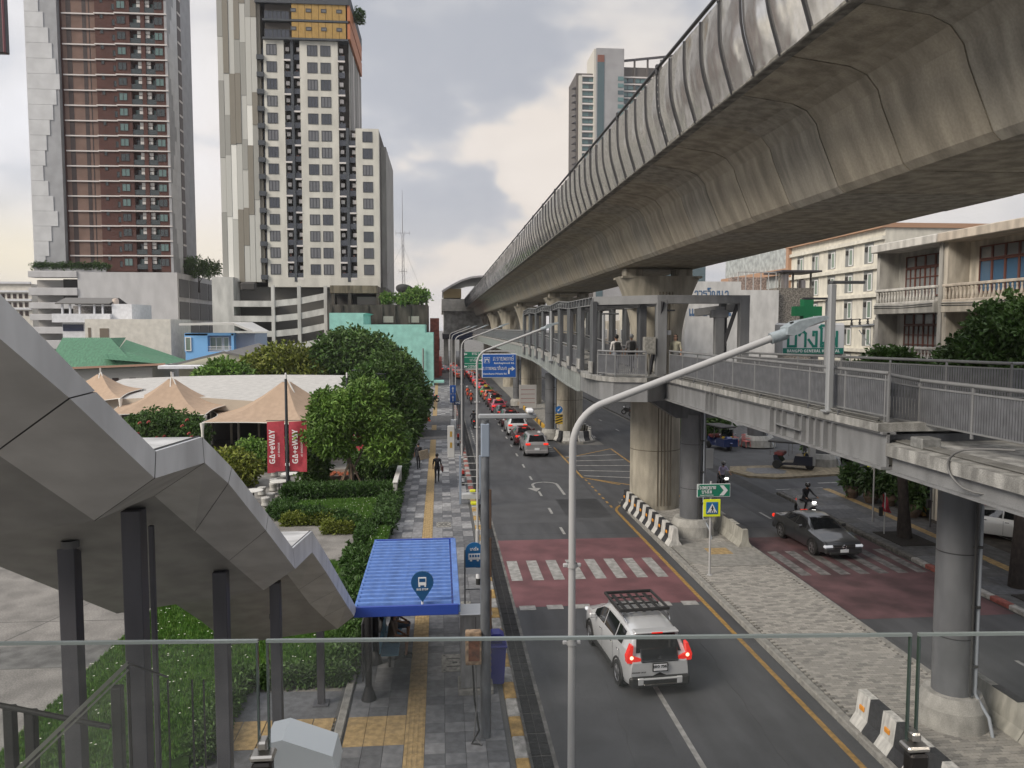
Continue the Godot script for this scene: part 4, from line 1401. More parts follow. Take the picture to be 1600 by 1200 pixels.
# glass-sided flight added at the left, standing in for stairs reflected in the glass
func make_reflection_stairs() -> void:
	var dk := mat("stair dark steel", L(0.035, 0.036, 0.036), 0.45, 0.3)
	var gl = MATS["balustrade glass"]
	var s := thing("reflection_stairs", "glass-sided flight with dark posts, standing in for stairs reflected in the foreground glass", "stairs", Vector3.ZERO)
	var z := -6.4
	var hi := on_z(200, 1036, z)
	var lo := on_z(40, 1190, z)
	var d := (lo - hi)
	var b := mb()
	b.bar(hi, hi + d * 1.7, 0.03, 0.03)
	b.bar(hi + V(0.02, -0.035, 0.05), hi + d * 1.7 + V(0.02, -0.035, 0.05), 0.014, 0.014)
	part(s, "handrail", b, mat("stair rail steel", L(0.20, 0.21, 0.19), 0.35, 0.5))
	p1(s, "glass_side", gl, "q", [hi + Vector3.DOWN * 1.0, hi, hi + d * 1.7, hi + d * 1.7 + Vector3.DOWN])
	for px in [200, 92]:
		var t := on_z(px, lerpf(1190, 1036, (px - 40.0) / 160.0), z)
		p1(s, "baluster", dk, "bar", [t, t + Vector3.DOWN * 1.1, 0.018, 0.018, Vector3.RIGHT])
	p1(s, "handrail", dk, "bar", [hi, on_z(262, 1058, z - 1.2), 0.014, 0.014])
	for px in [262, 300, 318]:
		var t := on_z(px, 1062, z - 1.2)
		p1(s, "baluster", dk, "bar", [t, t + Vector3.DOWN * 1.1, 0.014, 0.014, Vector3.RIGHT])
	# dark lower handrail with stout posts
	var a := on_z(-30, 1096, -7.2)
	var e := on_z(172, 1136, -7.2)
	p1(s, "handrail", dk, "tube", [[a, e], 0.025, 8])
	for px in [15, 48, 183]:
		var t := on_z(px, 1100 + px * 0.2 if px < 180 else 1072, -7.25)
		p1(s, "post", dk, "cbox", [t + Vector3.DOWN * 0.7, V(0.09, 1.4, 0.09), 0.01])
	b = mb()
	for k in 7:
		b.cbox(hi + V(0.35 - 0.26 * k, -1.75 - 0.19 * k, -0.5), V(0.30, 0.05, 1.1), 0.01)
		part(s, "tread", b, mat("tread", L(0.10, 0.098, 0.09), 0.85, 0, {"grain": 0.3}))
		b = mb()
# ---------- buildings ----------
func window_mesh(w: float, h: float, cols: int, rows: int, fr := 0.06) -> Array:
	var f := mb()
	f.box(V(0, h / 2 - fr / 2, 0), V(w, fr, 0.08))
	f.box(V(0, -h / 2 + fr / 2, 0), V(w, fr, 0.08))
	for k in cols + 1:
		f.box(Vector3(-w / 2 + fr / 2 + (w - fr) * k / cols, 0, 0), V(fr, h - fr * 2, 0.08))
	for k in range(1, rows):
		f.box(V(0, -h / 2 + h * k / rows, 0), V(w - fr * 2, fr * 0.8, 0.07))
	var g := mb()
	g.box(V(0, 0, -0.02), V(w - 0.02, h - 0.02, 0.02))
	return [f.mesh(), g.mesh()]

func window_at(p: Node, wm: Array, fm: Material, gm: Material, at: Vector3, b := Basis.IDENTITY) -> void:
	var o := put(p, "window", wm[0], fm, at, b)
	part(o, "pane", wm[1], gm)

func glass_mat(key: String, c: Color, rough := 0.12) -> StandardMaterial3D:
	return mat(key, c, rough, 0.0, {"spec": 0.8})

func make_brown_tower() -> void:
	var z := -170.0
	var X := func(px: float) -> float: return on_z(px, 250, z).x
	var brown := mat("brown wall", L(0.088, 0.034, 0.026), 0.85, 0, {"blotch": 0.15, "blotch_scale": 0.05, "grain": 0.1})
	var tan := mat("tan wall", L(0.19, 0.12, 0.095), 0.85, 0, {"blotch": 0.15, "blotch_scale": 0.05})
	var white := mat("white ledge", L(0.62, 0.58, 0.56), 0.8)
	var grey := mat("tower grey panel", L(0.34, 0.345, 0.36), 0.7, 0, {"blotch": 0.12, "blotch_scale": 0.06})
	var pale := mat("tower pale panel", L(0.56, 0.565, 0.575), 0.7, 0, {"blotch": 0.1, "blotch_scale": 0.06})
	var slot := mat("window slot", L(0.03, 0.016, 0.015), 0.5)
	var gl := glass_mat("green tower glass", L(0.10, 0.17, 0.16))
	var gd := glass_mat("dark tower glass", L(0.025, 0.035, 0.036))
	var ac := mat("air conditioner white", L(0.6, 0.58, 0.55), 0.6)
	var t := thing("brown_apartment_tower", "tall brown and grey apartment tower with white floor lines and stepped pale panels", "apartment tower")
	var yb: float = on_z(150, 424, z).y
	var top := 96.0
	var xl: float = X.call(49)
	var xr: float = X.call(266)
	var b := mb()
	b.span(V(xl, yb, z - 15.5), V(xr, top, z - 1.4))
	part(t, "core_wall", b, brown)
	p1(t, "grey_side_wall", grey, "span", [V(xl - 0.2, yb, z - 15.6), Vector3(X.call(96.5), top, z - 0.1)])
	p1(t, "grey_side_wall", grey, "span", [V(xr - 0.4, yb - 3.0, z - 15.7), V(xr + 0.1, top, z + 0.1)])
	p1(t, "brown_bay", brown, "span", [Vector3(X.call(154), yb, z - 1.4), Vector3(X.call(186.4), top, z - 0.5)])
	p1(t, "tan_bay", tan, "span", [Vector3(X.call(101), yb, z - 1.4), Vector3(X.call(154), top, z - 1.1)])
	for e in [[186.4, 209.0], [247.4, 266.5], [226.0, 232.4]]:
		p1(t, "brown_bay", brown, "span", [Vector3(X.call(e[0]), yb, z - 1.4), Vector3(X.call(e[1]), top, z)])
	for e in [[107.5, 115], [132.5, 138.5], [142.5, 144]]:
		p1(t, "window_slot", slot, "span", [Vector3(X.call(e[0]), yb, z - 1.2), Vector3(X.call(e[1]), top, z - 1.06)])
	var zs0: float = on_x(281.5, 250, xr).z
	var zs1: float = on_x(286.5, 250, xr).z
	p1(t, "window_slot", slot, "span", [V(xr + 0.08, yb - 3, zs1), V(xr + 0.16, top, zs0)])
	var fh := 2.985
	var wm := window_mesh(1.62, 1.5, 2, 1, 0.07)
	var sm := window_mesh(0.62, 1.2, 1, 1, 0.08)
	var led := []
	for e in [[101.0, 154.0, -0.85], [153.0, 187.0, -0.3], [186.0, 266.8, 0.22]]:
		b = mb()
		b.box(Vector3.ZERO, Vector3(X.call(e[1]) - X.call(e[0]), 0.24, 0.5))
		led.append([b.mesh(), Vector3((X.call(e[0]) + X.call(e[1])) / 2, 0, z + e[2] - 0.2)])
	var rail := mb()
	rail.box(V(0, 0.5, 0), V(2.2, 0.95, 0.05))
	var railm := rail.mesh()
	var door := mb()
	door.box(V(0, 1.1, 0), V(0.95, 2.1, 0.06))
	var doorm := door.mesh()
	var acb := mb()
	acb.cbox(Vector3.ZERO, V(0.82, 0.62, 0.4), 0.04)
	var acm := acb.mesh()
	var mull := mb()
	mull.box(Vector3.ZERO, V(0.1, 0.4, zs0 - zs1))
	var mm := mull.mesh()
	rng.seed = 3
	var floors := 25
	for i in floors:
		var y := yb + 0.9 + fh * i
		for l in led:
			put(t, "ledge", l[0], white, l[1] + Vector3.UP * (y + 2.3))
		for px in [196.0, 253.5]:
			window_at(t, wm, slot, gl if rng.randf() < 0.55 else gd, Vector3(X.call(px), y + 1.0, z + 0.03))
		window_at(t, sm, slot, gd, Vector3(X.call(164.5), y + 2.0, z - 0.46))
		window_at(t, sm, slot, gd, Vector3(X.call(183), y + 0.65, z - 0.46))
		for px in [216.5, 239.5]:
			put(t, "balcony_rail", railm, gd, Vector3(X.call(px), y - 0.4, z - 0.15))
			put(t, "balcony_door", doorm, gl if rng.randf() < 0.5 else gd, Vector3(X.call(px + (-2.0 if px < 230 else 3.0)), y - 0.4, z - 1.34))
		for px in [223.0, 236.0]:
			for k in 2:
				put(t, "air_conditioner", acm, ac, Vector3(X.call(px), y + 1.0 + 0.75 * k, z - 0.5))
		put(t, "slot_mullion", mm, white, V(xr + 0.16, y + 2.2, (zs0 + zs1) / 2))
	# pale stepped panels, one course a storey
	var steps := [75, 70, 64, 71, 78, 85, 92, 86, 80, 74, 68, 75, 82, 87, 92, 97, 91, 85, 79, 73, 70, 66, 73, 80, 86]
	for i in floors:
		p1(t, "pale_panel", pale, "span", [V(xl - 0.24, yb + fh * i + 0.02, z - 0.12), Vector3(X.call(steps[(floors - 1 - i + 3) % 25] + 1.0), yb + fh * (i + 1) - 0.02, z + 0.03)])
		b = mb()
		var w: float = [0.35, 0.5, 0.62, 0.75, 0.9, 1.0, 0.85, 0.7, 0.55][i % 9]
		b.span(V(xr + 0.08, yb + fh * i, zs0 + 0.15), V(xr + 0.13, yb + fh * (i + 1) - 0.03, lerpf(zs0, z, w)))
		part(t, "pale_panel", b, pale)
	# podium
	var pod := thing("tower_podium", "broad light grey podium under the brown tower with ribbed ramp openings at its left", "podium", Vector3.ZERO)
	var pg := mat("podium grey", L(0.52, 0.515, 0.52), 0.85, 0, {"blotch": 0.12, "blotch_scale": 0.06, "streak": 0.4})
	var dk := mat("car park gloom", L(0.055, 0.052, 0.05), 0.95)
	var px0: float = X.call(121)
	var px1: float = X.call(276.5)
	var pt: float = on_z(150, 425, z + 2).y
	var zf := z + 2.0
	p1(pod, "wall", pg, "span", [V(px0, 0, z - 28), V(px1, pt, zf)])
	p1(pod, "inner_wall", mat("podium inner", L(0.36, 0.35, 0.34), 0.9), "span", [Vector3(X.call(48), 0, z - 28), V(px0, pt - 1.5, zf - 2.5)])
	for e in [[424, 433], [450, 461], [473, 482], [491, 500], [511, 521], [532, 545]]:
		p1(pod, "parapet", pg, "cbox", [Vector3((X.call(45) + px0) / 2, (on_z(80, e[0], zf).y + on_z(80, e[1], zf).y) / 2, zf - 1.2), Vector3(px0 - X.call(45), (e[1] - e[0]) * 0.136, 3.0), 0.05])
	for e in [[435, 449], [462, 472], [483, 490], [501, 511]]:
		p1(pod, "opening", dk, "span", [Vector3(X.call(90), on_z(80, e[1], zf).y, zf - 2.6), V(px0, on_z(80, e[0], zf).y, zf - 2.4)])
	# louvred side along the lane
	for r in 4:
		for k in 4:
			b = mb()
			var y0: float = pt - 1.2 - 4.6 * r
			var za := zf - 1.0 - 6.8 * k
			b.span(V(px1, y0 - 3.7, za - 6.0), V(px1 + 0.15, y0, za))
			part(pod, "louvre_panel", b, mat("louvre grey", L(0.15, 0.15, 0.155), 0.7, 0, {"grain": 0.5, "grain_scale": 2.0, "grain_streak": 0.05}))
	p1(pod, "planter", pg, "cbox", [Vector3((X.call(52) + X.call(165)) / 2, pt + 0.5, zf - 0.6), Vector3(X.call(165) - X.call(52), 1.0, 0.5), 0.05])
	var lob := []
	for i in 9:
		lob.append([Vector3(lerpf(X.call(56), X.call(162), i / 8.0), pt + 1.2, zf - 0.6), V(1.3, 0.7, 0.6)])
	var cp := crown_points(lob, 500, 41, 0.2)
	many(thing("hedge", "clipped green hedge along the podium edge of the brown tower", "hedge"), "leaves", clump(12, 0.35, 0.32, 5), leaf_mat("hedge leaf", L(0.045, 0.10, 0.018)), cp[0], cp[1])

func make_patterned_tower() -> void:
	var z := -155.0
	var X := func(px: float) -> float: return on_z(px, 250, z).x
	var Y := func(py: float) -> float: return on_z(480, py, z).y
	var cream := mat("tower cream", L(0.60, 0.58, 0.52), 0.8, 0, {"blotch": 0.14, "blotch_scale": 0.07, "streak": 0.3})
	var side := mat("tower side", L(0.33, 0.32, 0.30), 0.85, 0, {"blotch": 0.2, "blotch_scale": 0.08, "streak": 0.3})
	var navy := mat("navy band", L(0.055, 0.062, 0.072), 0.7)
	var gold := mat("gold panel", L(0.40, 0.25, 0.075), 0.5, 0.2, {"blotch": 0.12, "blotch_scale": 0.2})
	var rust := mat("orange panel", L(0.42, 0.15, 0.06), 0.6)
	var dk := mat("recess dark", L(0.06, 0.052, 0.045), 0.9)
	var fr := mat("window frame dark", L(0.05, 0.055, 0.062), 0.5)
	var gls := [glass_mat("tower glass a", L(0.075, 0.078, 0.09)), glass_mat("tower glass b", L(0.045, 0.05, 0.065)), glass_mat("tower glass c", L(0.13, 0.13, 0.14), 0.3)]
	var white := mat("white ledge", L(0.62))
	var t := thing("cream_apartment_tower", "cream apartment tower with a patchwork of grey and white strips and a gold top", "apartment tower")
	var yb: float = Y.call(441)
	var yt: float = Y.call(64)
	var b := mb()
	b.span(Vector3(X.call(344), yb, z - 24), Vector3(X.call(410), Y.call(-12), z - 0.3))
	part(t, "left_wall", b, mat("strip taupe", L(0.22, 0.20, 0.165), 0.8))
	p1(t, "core_wall", dk, "span", [Vector3(X.call(405), yb, z - 24), Vector3(X.call(546), yt, z - 1.6)])
	p1(t, "core_wall", dk, "span", [Vector3(X.call(545), yb, z - 26), Vector3(X.call(592), Y.call(199), z - 1.6)])
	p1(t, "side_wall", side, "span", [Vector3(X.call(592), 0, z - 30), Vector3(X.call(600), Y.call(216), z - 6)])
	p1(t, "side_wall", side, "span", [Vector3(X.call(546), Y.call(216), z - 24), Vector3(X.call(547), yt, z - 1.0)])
	# cream bays
	for e in [[415, 446.5, 64], [471, 530, 64], [556, 592, 199], [541, 546, 199]]:
		p1(t, "cream_bay", cream if e[0] != 541 else navy, "span", [Vector3(X.call(e[0]), yb, z - 1.6), Vector3(X.call(e[1]), Y.call(e[2]), z)])
	for e in [[457, 461, 64], [541, 545.5, 199]]:
		p1(t, "navy_pilaster", navy, "span", [Vector3(X.call(e[0]), yb + 0.1, z - 1.6), Vector3(X.call(e[1]), Y.call(e[2]), z + 0.12)])
	p1(t, "base_band", cream, "span", [Vector3(X.call(415), yb - 0.9, z - 1.6), Vector3(X.call(592), yb + 0.9, z + 0.05)])
	# side face towards the road
	var xs: float = X.call(546)
	for k in 4:
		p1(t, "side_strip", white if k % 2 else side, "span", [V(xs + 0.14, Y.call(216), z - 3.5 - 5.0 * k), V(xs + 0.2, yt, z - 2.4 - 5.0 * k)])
	# gold crown
	for r in 2:
		var y0: float = Y.call(60.5 - 28.5 * r)
		var y1: float = Y.call(36.5 - 28.5 * r)
		for k in 8:
			p1(t, "gold_panel", gold, "span", [Vector3(X.call(460 + 10.5 * k) + 0.03, y0, z - 1.0), Vector3(X.call(460 + 10.5 * (k + 1)) - 0.03, y1, z + 0.5)])
		for k in 4:
			window_at(t, window_mesh(1.0, 0.65, 1, 1, 0.12), fr, gls[2], Vector3(X.call(463 + 23.5 * k), Y.call(46.5 - 28.5 * r), z + 0.54))
		p1(t, "orange_panel", rust, "span", [Vector3(X.call(546), y0, z - 22), Vector3(X.call(546) + 0.5, y1, z + 0.45)])
		p1(t, "terrace_recess", dk, "span", [Vector3(X.call(418), y0 + 0.1, z - 1.0), Vector3(X.call(458), y1, z - 0.2)])
		for k in 3:
			window_at(t, window_mesh(1.5, 1.7, 2, 1, 0.1), fr, gls[1], Vector3(X.call(423.5 + 13 * k), Y.call(54 - 28.5 * r), z - 0.1))
		p1(t, "navy_band", navy, "span", [Vector3(X.call(415), Y.call(64 - 28.5 * r), z - 24), Vector3(X.call(547), Y.call(61 - 28.5 * r), z + 0.6)])
	p1(t, "roof_band", navy, "span", [Vector3(X.call(404), Y.call(8), z - 24), Vector3(X.call(549), Y.call(-14), z + 0.7)])
	# windows, recess balconies
	var wm := window_mesh(1.86, 1.95, 3, 1, 0.11)
	var acb := mb()
	acb.cbox(Vector3.ZERO, V(0.7, 0.75, 0.5), 0.05)
	var acm := acb.mesh()
	var sl := mb()
	sl.box(Vector3.ZERO, V(1.28, 0.3, 0.35))
	var slm := sl.mesh()
	var rl := mb()
	rl.box(Vector3.ZERO, V(1.2, 1.0, 0.06))
	var rlm := rl.mesh()
	var br := mb()
	br.box(Vector3.ZERO, V(1.25, 0.85, 1.3))
	var brm := br.mesh()
	var shade := mat("balcony clutter", L(0.13, 0.12, 0.11), 0.9)
	var fh: float = (Y.call(79) - Y.call(421)) / 13.0
	rng.seed = 8
	var washing := [mat("cloth white", L(0.5, 0.5, 0.5), 0.9), mat("cloth grey", L(0.2, 0.2, 0.22), 0.9), mat("cloth rust", L(0.25, 0.12, 0.09), 0.9)]
	for i in 14:
		var y: float = Y.call(421) + fh * i
		for px in [427.5, 490.5, 511.0]:
			window_at(t, wm, fr, gls[rng.randi() % 3], Vector3(X.call(px), y, z + 0.03))
		var cells := [452.0, 466.0, 535.5]
		if i < 9:
			window_at(t, wm, fr, gls[rng.randi() % 3], Vector3(X.call(574.5), y, z + 0.03))
			cells.append(550.5)
		put(t, "corner_balcony", brm, navy, Vector3(X.call(410), y - 1.5, z - 0.2))
		put(t, "balcony_door", rlm, gls[1], Vector3(X.call(412), y - 0.4, z - 1.1)).scale = V(0.6, 2.1, 1)
		for k in cells.size():
			var x: float = X.call(cells[k])
			put(t, "air_conditioner", acm, white, Vector3(x + (0.25 if k % 2 else -0.1), y + 0.35, z - 0.8))
			put(t, "balcony_rail", rlm, gls[1], V(x, y - 1.15, z - 0.35))
			if (i + k) % 2:
				put(t, "balcony_slab", slm, white, V(x, y - 1.8, z - 0.1))
			if rng.randf() < 0.75:
				var w := put(t, "washing", acm, washing[rng.randi() % 3], V(x + rng.randf_range(-0.35, 0.35), y - 0.75, z - 0.9))
				w.scale = V(rng.randf_range(0.3, 0.9), rng.randf_range(0.8, 1.6), 0.2)
	# patchwork strips of the left wall
	var pal := [mat("strip white", L(0.74, 0.73, 0.68), 0.75), mat("strip pale", L(0.48, 0.475, 0.44), 0.8), mat("strip taupe", L(0.2)), mat("strip pale", L(0.4)), mat("strip grey", L(0.31, 0.305, 0.28), 0.8)]
	for k in 7:
		var y := yb
		var last := -1
		while y < 76.0:
			var h := fh * rng.randf_range(1.6, 5.2)
			var c := rng.randi() % 5
			if c == last or c == 3 and last == 1 or c == 1 and last == 3:
				c = (c + 1) % 5
			last = c
			p1(t, "cladding_strip", pal[c], "span", [Vector3(X.call(344 + 8.7 * k) + 0.02, y + 0.02, z - 0.3), Vector3(X.call(344 + 8.7 * (k + 1)) - 0.02, minf(y + h, 76.5) - 0.02, z + 0.02 + 0.05 * (c % 3))])
			y += h
	# bush on the roof garden
	var cp := crown_points([[Vector3(X.call(560), Y.call(4), z - 6), V(0.9, 1.5, 1.0)]], 60, 3)
	many(thing("roof_shrub", "shrub hanging over the roof corner of the cream tower", "shrub"), "leaves", clump(12, 0.5, 0.4, 6), leaf_mat("hedge leaf", L(0.04)), cp[0], cp[1])
	# car park below
	var pk := thing("car_park", "white concrete car park with open decks and a sloping ramp under the cream tower", "car park")
	var pw := mat("car park white", L(0.58, 0.575, 0.545), 0.85, 0, {"blotch": 0.25, "blotch_scale": 0.08, "streak": 0.3})
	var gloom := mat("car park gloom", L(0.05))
	var zf := z + 3.0
	p1(pk, "wall", pw, "span", [Vector3(X.call(333), 0, zf - 26), Vector3(X.call(366), Y.call(435), zf)])
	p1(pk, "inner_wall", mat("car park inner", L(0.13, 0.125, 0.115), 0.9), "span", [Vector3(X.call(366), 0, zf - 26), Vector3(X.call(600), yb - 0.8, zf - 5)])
	for e in [[471, 480], [494, 503], [517, 526], [540, 548], [562, 571]]:
		p1(pk, "parapet", pw, "span", [Vector3(X.call(366), Y.call(e[1]), zf - 5), Vector3(X.call(427), Y.call(e[0]), zf)])
		b = mb()
		var p0 := Vector3(X.call(427), Y.call((e[0] + e[1]) / 2.0), zf - 0.3)
		var p1 := Vector3(X.call(468), p0.y + 0.5, zf - 0.3)
		var p2 := Vector3(X.call(510), p1.y + 1.0, zf - 0.3)
		b.bar(p0, p1, 0.5, 1.15)
		b.bar(p1, p2, 0.5, 1.15)
		part(pk, "ramp_parapet", b, pw)
	for px in [427, 467.5, 508.5]:
		p1(pk, "column", pw, "span", [Vector3(X.call(px) - 0.3, 0, zf - 0.6), Vector3(X.call(px) + 0.3, yb - 0.8, zf + 0.1)])
	p1(pk, "duct", gloom, "cbox", [Vector3(X.call(388), Y.call(449), zf - 1.0), V(2.8, 1.6, 1.4), 0.3])

func make_glass_tower() -> void:
	var z := -357.0
	var X := func(px: float) -> float: return on_z(px, 180, z).x
	var Y := func(py: float) -> float: return on_z(940, py, z).y
	var grey := mat("shaft grey", L(0.33, 0.325, 0.33), 0.8, 0, {"blotch": 0.1, "blotch_scale": 0.03})
	var cream := mat("shaft cream", L(0.5, 0.48, 0.43), 0.8)
	var brown := mat("mesh brown", L(0.13, 0.115, 0.105), 0.8, 0, {"grain": 0.5, "grain_scale": 0.4})
	var slabm := mat("white ledge", L(0.6))
	var g1 := glass_mat("teal glass", L(0.10, 0.19, 0.19))
	var g2 := glass_mat("deep teal glass", L(0.05, 0.09, 0.10))
	var dk := mat("dark steelwork", L(0.05, 0.045, 0.05), 0.6)
	var t := thing("glass_apartment_tower", "distant teal glass apartment tower with a tall plain grey shaft", "apartment tower")
	var b := mb()
	b.span(Vector3(X.call(931), 0, z - 18), Vector3(X.call(974.5), Y.call(75), z))
	part(t, "shaft", b, grey)
	p1(t, "shaft_flank", cream, "span", [Vector3(X.call(928), 60, z - 18), Vector3(X.call(931), Y.call(76), z - 0.5)])
	p1(t, "left_block", brown, "span", [Vector3(X.call(902), 0, z - 24), Vector3(X.call(931), Y.call(112), z - 3)])
	p1(t, "cream_pilaster", cream, "span", [Vector3(X.call(905.5), 0, z - 3), Vector3(X.call(910.5), Y.call(117), z - 1.5)])
	p1(t, "right_block", g2, "span", [Vector3(X.call(974.5), 0, z - 24), Vector3(X.call(1110), Y.call(121), z - 3)])
	p1(t, "mesh_screen", brown, "span", [Vector3(X.call(974.5), Y.call(120), z - 6), Vector3(X.call(1110), Y.call(101), z - 2.5)])
	p1(t, "stair_glass", g2, "span", [Vector3(X.call(933), 0, z), Vector3(X.call(943.5), Y.call(97), z + 0.2)])
	p1(t, "rust_panel", mat("rust panel", L(0.2, 0.08, 0.055), 0.8), "span", [Vector3(X.call(933), Y.call(97), z), Vector3(X.call(943.5), Y.call(86), z + 0.25)])
	var fh := 3.02
	var gm := []
	for w in [[911.0, 921.0], [921.5, 931.0], [965.0, 974.0], [975.0, 981.0], [982.5, 991.0], [994.0, 1001.0], [1002.5, 1012.0]]:
		b = mb()
		b.box(Vector3.ZERO, Vector3(X.call(w[1]) - X.call(w[0]), 1.75, 0.3))
		gm.append([b.mesh(), (X.call(w[0]) + X.call(w[1])) / 2])
	var sl := mb()
	sl.box(Vector3.ZERO, Vector3(X.call(931) - X.call(910), 0.7, 1.4))
	var slm := sl.mesh()
	var sr := mb()
	sr.box(Vector3.ZERO, Vector3(X.call(1110) - X.call(974.6), 0.55, 1.2))
	var srm := sr.mesh()
	var fin := mb()
	fin.prism([W2(0, 0), W2(0, -0.9), W2(-1.7, -0.9)], -1.0, 1.0)
	var fm := fin.mesh()
	for i in 26:
		var y: float = Y.call(122) - fh * i
		put(t, "floor_slab", slm, slabm, Vector3(X.call(920.5), y + 1.3, z - 2.2))
		put(t, "floor_slab", srm, slabm, Vector3(X.call(1042.3), y + 1.3, z - 2.4))
		put(t, "sun_fin", fm, dk, Vector3(X.call(901.5), y - 3, z - 4))
		for k in gm.size():
			put(t, "window", gm[k][0], g1 if (i * 3 + k) % 4 else g2, V(gm[k][1], y, z - 2.6 if k != 2 else z + 0.0))
	for px in [992.5, 1013.0, 1034.0]:
		p1(t, "pilaster", brown, "span", [Vector3(X.call(px) - 0.4, 60, z - 2.5), Vector3(X.call(px) + 0.4, Y.call(88), z - 1.9)])
	p1(t, "roof_rail", dk, "bar", [Vector3(X.call(974), Y.call(92), z - 2), Vector3(X.call(1110), Y.call(74), z - 2), 0.8, 0.9])

func simple_roof(b: MB, a: Vector3, s: Vector3, rise: float, over := 0.4) -> void:
	# gable with its ridge along x; a is the low corner, s the size of the plan
	var x0 := a.x - over
	var x1 := a.x + s.x + over
	var zm := a.z - s.z / 2
	var f := a.z + over
	var k := a.z - s.z - over
	for q in [[f, zm], [zm, k]]:
		var h0: float = 0.0 if q[0] == f else rise
		var h1: float = rise if q[0] == f else 0.0
		b.q(V(x0, a.y + h0, q[0]), V(x1, a.y + h0, q[0]), V(x1, a.y + h1, q[1]), V(x0, a.y + h1, q[1]))
		b.q(V(x0, a.y + h0 - 0.15, q[0]), V(x0, a.y + h1 - 0.15, q[1]), V(x1, a.y + h1 - 0.15, q[1]), V(x1, a.y + h0 - 0.15, q[0]))
	b.q(V(x0, a.y - 0.15, f), V(x1, a.y - 0.15, f), V(x1, a.y, f), V(x0, a.y, f))

func make_left_buildings() -> void:
	# teal wall house
	var teal := mat("teal wall paint", L(0.33, 0.66, 0.585), 0.85, 0, {"blotch": 0.12, "blotch_scale": 0.12, "grain": 0.08})
	var z := -130.0
	var X := func(px: float, zz: float) -> float: return on_z(px, 520, zz).x
	var Y := func(py: float, zz: float) -> float: return on_z(600, py, zz).y
	var t := thing("teal_building", "blank turquoise gable wall with a stepped top beside the road", "building")
	var b := mb()
	b.prism([W2(X.call(515, z), 0), W2(X.call(677, z), 0), W2(X.call(677, z), Y.call(520, z)), W2(X.call(664, z), Y.call(520, z)), W2(X.call(664, z), Y.call(507, z)), W2(X.call(568, z), Y.call(507, z)), W2(X.call(568, z), Y.call(491, z)), W2(X.call(573, z), Y.call(489, z)), W2(X.call(515, z), Y.call(489, z))], z - 14, z)
	part(t, "wall", b, teal)
	p1(t, "awning", teal, "cbox", [V(X.call(683, z), Y.call(597, z), z - 1), V(2.2, 0.4, 2.0), 0.05])
	p1(t, "drain_pipe", mat("galvanised", L(0.33)), "tube", [[V(X.call(661, z), 0, z + 0.4), V(X.call(661, z), 6.2, z + 0.4)], 0.13, 8])
	# weathered concrete block behind it
	z = -145.0
	var old := mat("sooty concrete", L(0.088, 0.075, 0.062), 0.95, 0, {"blotch": 0.6, "blotch_scale": 0.12, "streak": 0.2, "grain": 0.3, "grain_scale": 0.4})
	var o := thing("weathered_block", "dark weather-stained concrete block with plants on its flat roof", "building")
	p1(o, "wall", old, "span", [V(X.call(517, z), 0, z - 12), V(X.call(669, z), Y.call(476, z), z)])
	for px in [517, 534, 574, 596, 616, 640]:
		p1(o, "pilaster", old, "span", [V(X.call(px, z), 4, z), V(X.call(px, z) + 0.25, Y.call(477, z), z + 0.2)])
	var pale := mat("shutter pale", L(0.36, 0.34, 0.30), 0.9, 0, {"grain": 0.4, "grain_streak": 0.1})
	for px in [570, 603, 611, 643, 651]:
		p1(o, "window", pale, "span", [V(X.call(px - 4, z), Y.call(504, z), z), V(X.call(px + 4, z), Y.call(494, z), z + 0.1)])
	p1(o, "roof_house_beam", mat("stained beam", L(0.17, 0.14, 0.10), 0.95, 0, {"blotch": 0.5, "blotch_scale": 0.2, "streak": 0.2}), "span", [V(X.call(516, z), Y.call(458, z), z - 8), V(X.call(590, z), Y.call(446, z), z - 0.5)])
	for px in [518, 544, 588]:
		p1(o, "roof_house_post", old, "span", [V(X.call(px, z), Y.call(476, z), z - 4), V(X.call(px + 5, z), Y.call(458, z), z - 0.6)])
	p1(o, "roof_house_wall", mat("pale board", L(0.4, 0.37, 0.34), 0.9), "span", [V(X.call(556, z), Y.call(475, z), z - 5), V(X.call(586, z), Y.call(463, z), z - 3)])
	p1(o, "roof_house_wall", mat("car park gloom", L(0.05)), "span", [V(X.call(519, z), Y.call(476, z), z - 7.5), V(X.call(587, z), Y.call(457, z), z - 6)])
	# red-brown shop house at the kerb
	var rd := thing("red_shophouse", "narrow red-brown shophouse front beyond the turquoise wall", "building")
	p1(rd, "wall", mat("red brown wall", L(0.33, 0.105, 0.075), 0.85, 0, {"blotch": 0.3, "blotch_scale": 0.2}), "span", [V(X.call(672, -150), 0, -175), V(X.call(686, -150), Y.call(497, -150), -150)])
	p1(rd, "awning", mat("red awning", L(0.42, 0.07, 0.05), 0.8), "span", [V(X.call(686, -150), 0.5, -174), V(X.call(690, -150), 3.3, -150.5)])
	for k in 4:
		p1(rd, "window", mat("window slot", L(0.03)), "span", [V(X.call(686, -150), 5.2, -153 - 5 * k), V(X.call(686, -150) + 0.1, 7.4, -155.5 - 5 * k)])
	# mast with guys, and the dish
	var ms := thing("radio_mast", "tall thin lattice radio mast with cross antennas and guy wires", "mast", V(on_z(630, 470, -152).x, 0, -152))
	var steel := mat("mast steel", L(0.20, 0.19, 0.19), 0.6, 0.3)
	var mt: float = on_z(630, 297, -152).y
	var my: float = on_z(630, 365, -152).y
	for k in 3:
		b = mb()
		var a := TAU * k / 3.0
		b.tube([Vector3(0.22 * cos(a), 10, 0.22 * sin(a)), Vector3(0.22 * cos(a), my, 0.22 * sin(a))], 0.05, 5)
		part(ms, "leg", b, steel)
	b = mb()
	for k in 16:
		var y0 := 12.0 + (my - 12.0) * k / 16.0
		b.bar(V(-0.2, y0, 0.1), V(0.2, y0 + 0.8, 0.1), 0.03, 0.03)
